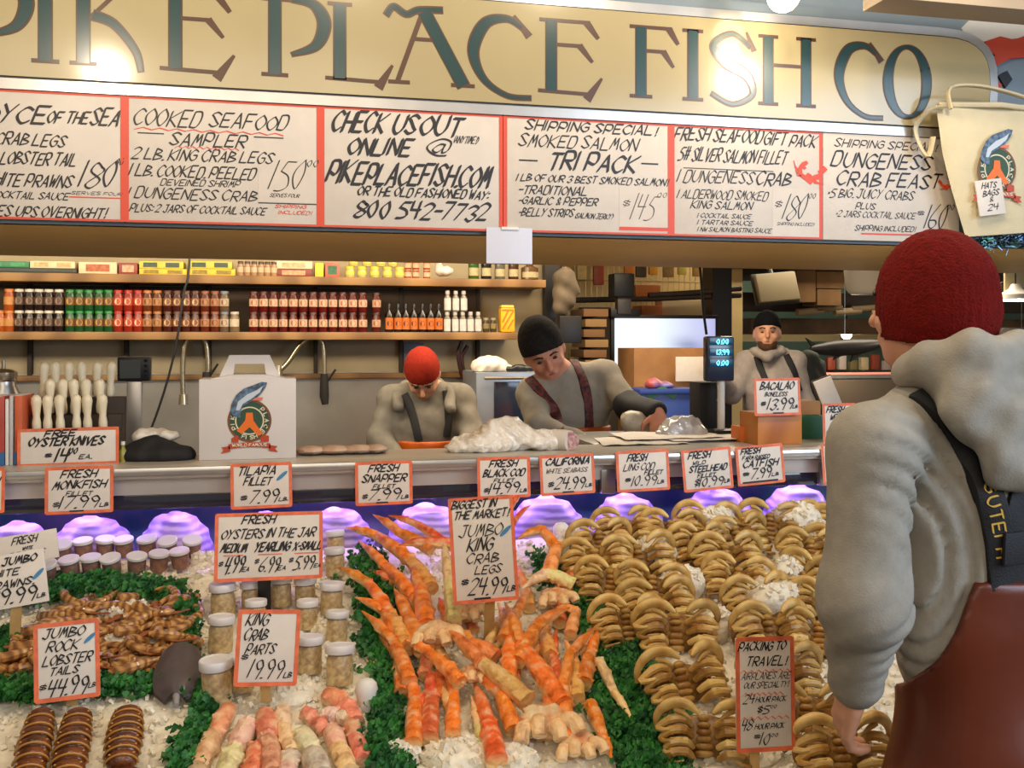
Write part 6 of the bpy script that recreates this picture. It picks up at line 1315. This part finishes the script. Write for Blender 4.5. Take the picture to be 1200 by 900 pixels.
# ---------------------------------------------------------------- behind the workers: rack, screen, boxes
t = thing('wire_rack', 'pale wire mesh rack with hanging packets along the rear wall', 'rack', (2.4, 7.1, 0)); mb = MB(); x0, x1, za, zt = atY(640, 340, 7.1).x, atY(852, 340, 7.1).x, 1.2, atY(740, 300, 7.1).z + .1
for k in range(34): x = x0 + (x1 - x0) * k / 33; mb.tube([(x, 7.1, za), (x, 7.1, zt)], .005, 5)
for k in range(9): z = za + (zt - za) * k / 8; mb.tube([(x0, 7.09, z), (x1, 7.09, z)], .006, 5)
mb.build('mesh', mat('pale_wire', (206, 190, 150), .4, .3), t)
for k in (0, 1): MB().tube([((x0, x1)[k], 7.1, 0), ((x0, x1)[k], 7.1, zt)], .016, 8).build('upright', m_steel, t)
for i, (x, y, w, h, c) in enumerate(((664, 314, 12, 22, (206, 160, 84)), (682, 316, 11, 24, (224, 196, 130)), (702, 320, 12, 28, (170, 70, 40)), (738, 312, 12, 18, (222, 136, 50)), (752, 314, 12, 22, (70, 54, 40)), (766, 312, 10, 20, (226, 160, 50)), (784, 314, 12, 22, (150, 120, 70)), (800, 313, 10, 18, (206, 190, 90)), (818, 314, 11, 20, (190, 150, 90)), (832, 316, 10, 20, (140, 110, 70)))):
    t2 = thing('packet', 'hanging packet on the wire rack, %s from the left' % ORD[i], 'packet', A(x, y + h / 2, 7.04), 'packets on the wire rack'); mb = MB(); pb(mb, x - w / 2, y - h / 2, x + w / 2, y + h / 2, 7.04, .03, .008); mb.build('pouch', mat('pouch_%d' % i, c, .4, var=.15, vs=20), t2); mb = MB(); pb(mb, x - w / 2 + 1, y - h / 2 - 3, x + w / 2 - 1, y - h / 2, 7.05, .012, .002); mb.build('header', m_card, t2)
solo('orange_carton', 'orange brown carton on the rack above the screen', 'carton', 745, 334, 774, 349, 6.9, .20, mat('orange_card', (186, 104, 36), .6)); solo('orange_carton', 'orange brown carton just above the television frame', 'carton', 752, 358, 776, 372, 6.9, .20, MATS['orange_card'])
solo('rack_shelf', 'cream board behind the dark pipes right of the orange cartons', 'board', 776, 352, 838, 372, 6.95, .15, mat('cream_board', (206, 180, 136), .6))
t = thing('overhead_pipe', 'dark pipes running across above the television', 'pipe', A(760, 350, 6.5)); 
for k, (a, b) in enumerate((((660, 352), (868, 346)), ((760, 346), (868, 338)))): MB().tube([A(a[0], a[1], 6.64 - .02 * k), A((a[0] + b[0]) / 2, (a[1] + b[1]) / 2 + 1, 6.64 - .02 * k), A(b[0], b[1], 6.64 - .02 * k)], .020, 10).build('pipe', m_dark, t)
t = thing('television', 'wide television glowing pale blue above the work table', 'television', A(780, 446, 6.3)); mb = MB(); a, b, c, d = pb(mb, 716, 369, 842, 450, 6.3, .07, .008); mb.build('frame', m_black, t)
mb = MB(); nx, nz_ = 24, 12
def scr(u, v): return (a + .025 + (b - a - .05) * u, 6.297, c + .03 + (d - c - .055) * v)
def scol(u, v):
    k = min(1, max(0, (u - .35) / .65)); q = .5 + .5 * nz((u * 5, v * 3, 1), 1); base = (.80 - .36 * k, .88 - .44 * k, .92 - .20 * k)
    fish = math.exp(-(((u - .72) / .16) ** 2 + ((v - .55 + .3 * (u - .72)) / .12) ** 2)) * .3
    return tuple(max(0, x - fish - .12 * q * k) for x in base)
mb.grid(scr, nx, nz_, None, scol); ms = bpy.data.materials.new('television_picture'); ms.use_nodes = True; nt = ms.node_tree; at = nt.nodes.new('ShaderNodeAttribute'); at.attribute_name = 'tint'; bs = nt.nodes['Principled BSDF']; nt.links.new(at.outputs['Color'], bs.inputs['Emission Color']); bs.inputs['Emission Strength'].default_value = 1.25; bs.inputs['Base Color'].default_value = (.02, .02, .02, 1); bs.inputs['Roughness'].default_value = .2
mb.build('screen', ms, t, smooth='all')
for k in (-1, 1): MB().box(((a + b) / 2 + k * .3, 6.34, c / 2), (.05, .05, c), None, .006).build('stand_leg', m_black, t)
solo('cardboard_carton', 'large brown cardboard carton in front of the television', 'carton', 743, 408, 832, 462, 5.6, .3, m_kraft, .9)
solo('white_leaflet', 'white sheet leaning against the brown carton', 'paper', 792, 418, 830, 447, 5.5, .01, m_card)
t = thing('blue_crate', 'blue plastic crate below the brown carton', 'crate', A(778, 487, 5.2)); mb = MB(); a, b, c, d = pb(mb, 750, 456, 824, 490, 5.2, .3, .008, .9); mb.build('crate', mat('crate_blue', (44, 66, 140), .4), t)
MB().box(((a + b) / 2, 5.19, d - .012), (b - a + .02, .02, .03), None, .006).build('rim', MATS['crate_blue'], t); mb = MB(); brush(mb, [(a + .06, (c + d) / 2 + .2), (a + .13, (c + d) / 2 + .23), (a + .2, (c + d) / 2 + .2)], .03, lambda x, y: (x, 5.195, y), 45, 1); mb.build('green_print', mat('crate_green', (60, 120, 70), .5), t)
lump('blue_bag', 'crumpled blue and red packet on the blue crate', 'packet', [E(A(765, 450, 5.3), (.05, .05, .035)), E(A(780, 452, 5.3), (.05, .05, .025))], mat('packet_blue_red', (90, 110, 180), .4, c2=(196, 90, 60), vs=10), .009, .005, 60, .02, None, d)
solo('cabinet', 'dark steel cabinet below the television', 'cabinet', 700, 470, 845, 640, 5.9, .4, mat('dark_steel', (70, 66, 60), .4, .4), 0.0)
for i, y in enumerate((362, 374, 386, 398, 410, 422, 434)): solo('paper_stack', 'bundle of brown paper in the stack left of the television, %s from the top' % ORD[i], 'paper', 684 + (i % 2) * 2, y, 713 - (i % 3) * 2, y + 9, 6.0, .3, mat(('brown_paper', 'tan_paper')[i % 2], ((150, 110, 70), (176, 140, 90))[i % 2], .7), None, .003, 'bundles of brown paper')
solo('paper_shelving', 'dark shelving that carries the bundles of brown paper', 'shelving', 682, 360, 716, 620, 6.32, .08, m_dark, 0.0)
solo('wall_phone', 'black box with vents on the dark post beside the paper stack', 'box', 656, 370, 682, 402, 5.3, .10, m_black, None, .006)
t = thing('glove_bundle', 'grey bundle of hanging gloves on the dark post left of the paper', 'gloves', A(662, 400, 5.4)); mb = MB()
solid(mb, [E(A(662, 330, 5.4), (.07, .07, .08)), E(A(660, 352, 5.4), (.06, .06, .09)), E(A(666, 340, 5.4), (.06, .06, .10))], .010, .03, lambda D, X, Y, Z: D + .012 * np.sin(40 * X + 30 * Z) * np.sin(33 * Z + 8)); mb.build('gloves', mat('grey_brown_cloth', (104, 90, 72), .8, var=.3, vs=8), t, smooth='all')
MB().box(tuple(A(646, 350, 5.62)), (.10, .06, 1.4), None, .01).build('hanger_post', m_black, t)
t = thing('monitor_arm', 'black speaker on an arm above the television', 'speaker', A(731, 372, 6.2)); mb = MB(); pb(mb, 720, 320, 744, 348, 6.2, .14, .012); mb.build('speaker', m_black, t); mb = MB(); pb(mb, 724, 346, 740, 368, 6.24, .06, .006); mb.build('arm', mat('grey_arm', (90, 86, 84), .4, .5), t); mb = MB(); pb(mb, 716, 362, 750, 372, 6.26, .1, .006); mb.build('clamp', m_black, t)
# ---------------------------------------------------------------- the right: next stall seen under the canopy
def hang(name, label, cat, parts, Y):
    t = thing(name, label, cat, A(parts[0][1][0], parts[0][1][3], Y))
    for nm, q, m, dep, dy in parts: mb = MB(); pb(mb, *q, Y + dy, dep, .006); mb.build(nm, m, t)
    return t
solo('ceiling_beam', 'long dark timber beam under the ceiling of the next stall', 'beam', 860, 345, 1330, 366, 7.6, .2, m_dark)
solo('ceiling_beam', 'second brown timber beam farther back over the next stall', 'beam', 880, 374, 1330, 392, 8.2, .2, mat('brown_timber', (104, 78, 50), .7, var=.3, vs=5))
solo('ceiling_panel', 'dark ceiling board above the next stall', 'board', 850, 300, 1330, 318, 7.2, 1.6, m_dark)
c = A(910, 337, 7.0); t = thing('hanging_screen', 'beige tilted screen back hanging under the dark ceiling', 'screen', c); M = Matrix.Translation(c) @ Matrix.Rotation(-.09, 4, 'Y') @ Matrix.Rotation(-.25, 4, 'X'); MB().box((0, 0, 0), (.34, .06, .23), M, .012).build('casing', mat('beige_plastic', (150, 136, 108), .5), t); MB().box((0, .03, 0), (.37, .03, .26), M, .01).build('bezel', m_black, t); MB().tube([M @ Vector((0, .04, .1)), M @ Vector((0, .1, .5))], .02, 8).build('arm', m_black, t)
for i, (x0, y0, x1, y1) in enumerate(((934, 316, 956, 354), (957, 318, 990, 338), (958, 339, 986, 358))): solo('cardboard_box', 'brown cardboard box hung high beside the beige screen, %s from left' % ORD[i], 'box', x0, y0, x1, y1, 7.3, .25, mat('old_cardboard', (128, 94, 58), .8, var=.15, vs=6), None, .004, 'cardboard boxes over the next stall')
t = thing('white_bin', 'white plastic bin hanging under the canopy left of the red hat', 'bin', A(1022, 346, 6.0)); M = Matrix.Translation(A(1024, 345, 6.0)); MB().lathe([(.15, 0), (.18, .03), (.20, .19), (.21, .19), (.21, .20), (.19, .20)], M, 24).build('bin', mat('bin_white', (206, 200, 186), .4), t); MB().tube([M @ Vector((-.2, 0, .19)), M @ Vector((0, 0, .34)), M @ Vector((.2, 0, .19))], .006, 6).build('handle', m_steel, t); MB().tube([M @ Vector((0, 0, .34)), Vector((A(1024, 345, 6.0).x, 6.0, 3.5))], .005, 6).build('cord', m_black, t)
for i, x in enumerate((948, 970, 992, 1012, 1034, 1052)): tag(MB().tube([A(x - 14, 366 - i % 2 * 3, 7.4), A(x + 16, 364 - i % 2 * 3, 7.4)], .030, 10).build('paper_roll', mat('roll_%d' % (i % 2), ((150, 128, 96), (110, 92, 66))[i % 2], .8)), 'roll of paper lying on the dark beam, %s from left' % ORD[i], 'paper roll', 'paper rolls on the beam')
def lampb(label, px, py, Y, r, e):
    c = A(px, py, Y); t = thing('hanging_lamp', label, 'lamp', c); MB().ell(c, (r, r, r), None, 16, 10).build('bulb', m_bulb, t); MB().lathe([(r * .5, r * .7), (r * .6, r * 1.6), (r * .3, r * 1.9)], Matrix.Translation(c), 14).build('socket', m_black, t); MB().tube([c + Vector((0, 0, r * 1.8)), Vector((c.x, c.y, 3.48))], .006, 6).build('cord', m_black, t)
    light('POINT', c + Vector((0, -.0, -r * 1.3)), e, WARM, r * .6)
lampb('round lit bulb at the top edge of the photo above the sign', 918, -5, 2.60, .048, 3)
lampb('small lit bulb behind the shark', 992, 392, 8.4, .050, 14)
c = A(1190, 351, 6.5); t = thing('dome_lamp', 'flat white dome lamp at the right edge behind the red hat', 'lamp', c); MB().lathe([(.13, 0), (.12, .04), (.05, .08), (.03, .12)], Matrix.Translation(c), 24).build('shade', m_white, t); MB().lathe([(.001, -.012), (.08, -.012), (.12, .002), (.001, .004)], Matrix.Translation(c), 24).build('diffuser', m_bulb, t); MB().tube([c + Vector((0, 0, .11)), Vector((c.x, c.y, 3.48))], .006, 6).build('cord', m_black, t); light('POINT', c + Vector((0, 0, -.06)), 14, WARM, .06)
# model shark
t = thing('model_shark', 'dark grey model shark hanging over the next stall', 'shark', A(990, 414, 7.0)); P = [A(x, y, 7.0) for x, y in ((950, 409), (962, 409), (976, 408), (992, 407), (1008, 406), (1022, 404), (1034, 402))]; m_sh = mat('shark_grey', (58, 54, 54), .4, c2=(38, 36, 38), vs=6)
MB().tube(catmull(P, 4), [.012 + .055 * math.sin(math.pi * min(1, (k + 1) / 26)) ** .8 for k in range(25)], 14).build('body', m_sh, t)
def fin(pts, nm, th=.012):
    q = [A(x, y, 7.0) for x, y in pts]; y0 = 7.0; MB().prism([(p.x, p.z) for p in q], y0 - th, y0 + th).build(nm, m_sh, t, smooth='flat')
fin([(956, 413), (944, 396), (950, 400), (964, 409)], 'tail_fin'); fin([(956, 411), (948, 426), (962, 414)], 'tail_fin'); fin([(982, 405), (986, 396), (996, 404)], 'dorsal_fin'); fin([(1000, 414), (996, 424), (1010, 414)], 'side_fin'); fin([(980, 416), (976, 422), (988, 416)], 'side_fin')
MB().tube([A(990, 404, 7.0), Vector((A(990, 404, 7.0).x, 7.0, 3.5))], .003, 5).build('hanging_wire', m_steel, t)
# far counter, signs and goods
t = thing('far_display_case', 'long glass display case with pink lit edge on the far side', 'counter', (4.6, 8.9, 0)); MB().box((6.0, 9.1, .62), (4.6, .7, 1.24), None, .01).build('base', mat('case_base', (126, 112, 96), .5), t); z1 = A(1000, 441, 8.8).z
MB().box((6.0, 8.78, z1), (4.6, .04, .035)).build('rail', m_alu, t); MB().box((6.0, 8.78, z1 - .10), (4.6, .02, .16)).build('glass', mat('case_glass', (170, 160, 150), .1, alpha=.3), t); MB().box((6.0, 8.77, z1 + .03), (4.6, .03, .02)).build('pink_strip', mat('pink_strip', (240, 150, 130), .4, emit=.8), t); MB().box((6.0, 9.1, z1 - .02), (4.6, .6, .02)).build('top', mat('case_top', (150, 140, 120), .4), t)
for i in range(9): x = 960 + i * 13; tag(MB().box(tuple(A(x, 428 - (i % 3) * 2, 9.0)), (.085, .06, .10 + .03 * (i % 3)), None, .012).build('far_package', mat('far_%d' % (i % 4), ((206, 190, 150), (150, 70, 50), (190, 180, 170), (120, 110, 70))[i % 4], .5)), 'package on the far display case, %s from left' % ORD[i], 'package', 'packages on the far display case')
c = A(972, 466, 4.4); t = thing('menu_stand', 'pale tilted board standing behind the ledge left of the hooded man', 'board', c); M = Matrix.Translation(c) @ Matrix.Rotation(-.32, 4, 'Y') @ Matrix.Rotation(-.2, 4, 'X'); MB().box((0, 0, 0), (.10, .012, .20), M, .003).build('board', m_card, t); MB().box((0, .012, 0), (.115, .012, .215), M, .003).build('backing', m_dark, t); MB().tube([M @ Vector((0, .02, -.08)), Vector((c.x, c.y + .06, 0))], .012, 8).build('stand', m_black, t)
coat = lump('hanging_coat', 'dark coat hanging between the far worker and the tilted board', 'coat', [R(A(948, 420, 6.6), A(950, 470, 6.6), .07, .10), R(A(958, 430, 6.6), A(956, 490, 6.6), .06, .09)], mat('dark_green_coat', (40, 44, 40), .8), .014, .008, 30)
MB().tube([A(952, 424, 6.62), Vector((A(952, 424, 6.62).x, 6.62, 0))], .02, 8).build('coat_post', m_dark, coat)
for lb_, q, Y, m in (('black sign with white edge right of the red hat', (1152, 308, 1176, 331), 6.2, m_black), ('white paper pinned below the black sign on the right', (1152, 332, 1174, 352), 6.1, m_card), ('cream paper at the far right edge beside the lamp', (1178, 310, 1210, 345), 6.6, mat('cream_paper', (206, 190, 150), .6)), ('green strip sign at the far right top under the canopy', (1130, 276, 1215, 288), 5.6, mat('green_strip', (60, 90, 70), .5)), ('dark panel behind the hood at the right edge', (1158, 384, 1240, 470), 6.8, mat('dark_panel', (44, 40, 40), .6))):
    t = thing('notice', lb_, 'notice', A((q[0] + q[2]) / 2, q[3], Y)); mb = MB(); a, b, c, d = pb(mb, *q, Y, .02, .003); mb.build('board', m, t)
    MB().tube([((a + b) / 2, Y + .02, d), ((a + b) / 2, Y + .02, 3.5)], .004, 6).build('cord', m_black, t)
# ---------------------------------------------------------------- canvas bag on the right of the sign, painted fish panel, beam
c = A(1160, 198, 2.70); s = sc_(c); k_ = 1 / s; x0, x1 = A(1104, 200, 2.70).x, A(1236, 200, 2.70).x; z0, z1 = A(1150, 277, 2.70).z, A(1150, 124, 2.70).z
t = thing('canvas_bag', 'cream canvas tote bag with round fish emblem hung at the right of the sign', 'bag', ((x0 + x1) / 2, 2.72, z0)); m_canvas = mat('cream_canvas', (214, 200, 164), .8, var=.05, vs=12, bump=.2, bs=250)
def bagf(u, v, front):
    x = x0 + (x1 - x0) * u + .105 * (1 - v) ** 1.6 * (1 - u) + .06 * (1 - v) * u; z = z0 + (z1 - z0) * v + .03 * u * (1 - v) + .02 * v * u
    e = math.sin(math.pi * min(1, max(0, u))) ** .5 * math.sin(math.pi * (.06 + .88 * v)) ** .5
    return (x, 2.725 + (-.032 if front else .05) * e + .006 * nz((u * 3, v * 3, 1), 1.3), z)
mb = MB(); mb.grid(lambda u, v: bagf(u, v, True), 20, 20); mb.grid(lambda u, v: bagf(1 - u, v, False), 20, 20); mb.build('bag_body', m_canvas, t, smooth='all')
MB().tube([(x0, 2.72, z1), (x0 + (x1 - x0) * .5, 2.69, z1 + .004), (x1, 2.72, z1)], .009, 8).build('hem', m_canvas, t)
MB().tube(catmull([(x0 + .01, 2.70, z1 - .01), (x0 - .03, 2.72, z1 - .02), (x0 - .045, 2.77, z1 - .07), (x0 - .025, 2.74, z1 - .16), (x0 - .01, 2.73, z1 - .10)], 6), .014, 8, None, .4).build('handle', m_canvas, t)
MB().tube(catmull([(x0 + .02, 2.685, z1 - .02), (x0 + .03, 2.70, z1 + .05), (x0 + .16, 2.70, z1 + .06), (x1 - .06, 2.70, z1 + .02), (x1 - .05, 2.69, z1 - .03)], 6), .010, 8, None, .5).build('handle', m_canvas, t)
ec = A(1168, 198, 2.688); emblem(t, ec, (1, 0, 0), (0, 0, 1), (0, -1, 0), 26 / sc_(ec))
card('small white tag reading hats and bags pinned on the canvas bag', 1161, 231, 35, 42, 2.682, [('HATS', .2, .74, .24, .16, 1.2), ('BAGS', .2, .8, .46, .16, 1.2), ('&', .4, .56, .62, .12, 1), ('24', .3, .7, .86, .16, 1.2)], 8, lean=2, bord=False)
t = thing('painted_fish', 'painted grey and white fish cut-out with red fin right of the sign', 'sign', A(1180, 110, 2.84))
def poly(pts, m, nm, y0, th=.02): MB().prism([(A(x, y, 2.84).x, A(x, y, 2.84).z) for x, y in pts], y0, y0 + th).build(nm, m, t, smooth='flat')
poly([(1118, 42), (1128, 22), (1250, 28), (1250, 175), (1150, 135), (1134, 96), (1150, 66)], mat('fish_paint_grey', (148, 150, 152), .5, var=.12, vs=8), 'body', 2.82); poly([(1120, 36), (1132, 24), (1200, 30), (1200, 46), (1150, 52), (1128, 50)], mat('fish_paint_white', (206, 204, 198), .5), 'head', 2.812)
poly([(1146, 52), (1164, 46), (1180, 50), (1196, 44), (1230, 60), (1200, 70), (1176, 72), (1160, 80), (1152, 66)], mat('fish_paint_red', (180, 60, 32), .5), 'fin', 2.806); poly([(1162, 92), (1172, 86), (1178, 96), (1170, 106)], m_ink, 'eye', 2.806); poly([(1144, 122), (1152, 110), (1160, 98), (1166, 102), (1154, 118), (1146, 126)], MATS['fish_paint_red'], 'mouth', 2.806)
poly([(1136, 72), (1148, 62), (1158, 68), (1150, 78)], mat('fish_paint_blue', (86, 110, 130), .5), 'blue_patch', 2.806)
solo('wooden_beam', 'pale brown wooden board across the top right corner', 'board', 1040, -26, 1420, 14, 2.40, .12, mat('pale_beam', (150, 134, 112), .6, var=.06, vs=4))
t = thing('tinsel_garland', 'blue glittery garland under the canvas bag at the right', 'garland', A(1165, 283, 2.78)); mb = MB(); r7 = random.Random(5)
for i in range(420):
    p = A(r7.uniform(1124, 1240), 283 + r7.gauss(0, 4), 2.78 + r7.uniform(-.02, .02)); q = p + Vector((r7.gauss(0, 1), r7.gauss(0, 1), r7.gauss(0, 1))).normalized() * .022; w = Vector((0, 0, .0022)); mb.add([p - w, q - w, q + w, p + w], [(0, 1, 2, 3)])
mb.build('tinsel', mat('blue_tinsel', (90, 110, 150), .25, .8, c2=(60, 110, 80), vs=30), t, smooth='flat'); MB().tube([A(1122, 283, 2.79), A(1242, 283, 2.79)], .004, 6).build('string', m_ink, t)
# loose cards and boxes lying on the canopy edge
for i, (x0, y0, x1, y1, m) in enumerate(((406, 291, 500, 303, mat('card_tan', (170, 140, 96), .7)), (500, 294, 560, 304, mat('card_tan2', (186, 160, 120), .7)), (628, 292, 664, 304, mat('card_pink', (190, 164, 150), .6)), (858, 298, 906, 307, MATS['card_pink']))):
    solo('card_flap', 'flat piece of card tucked under the canopy edge, %s from left' % ORD[i], 'card', x0, y0, x1, y1, 3.93, .02, m, None, .002, 'cards tucked under the canopy edge')
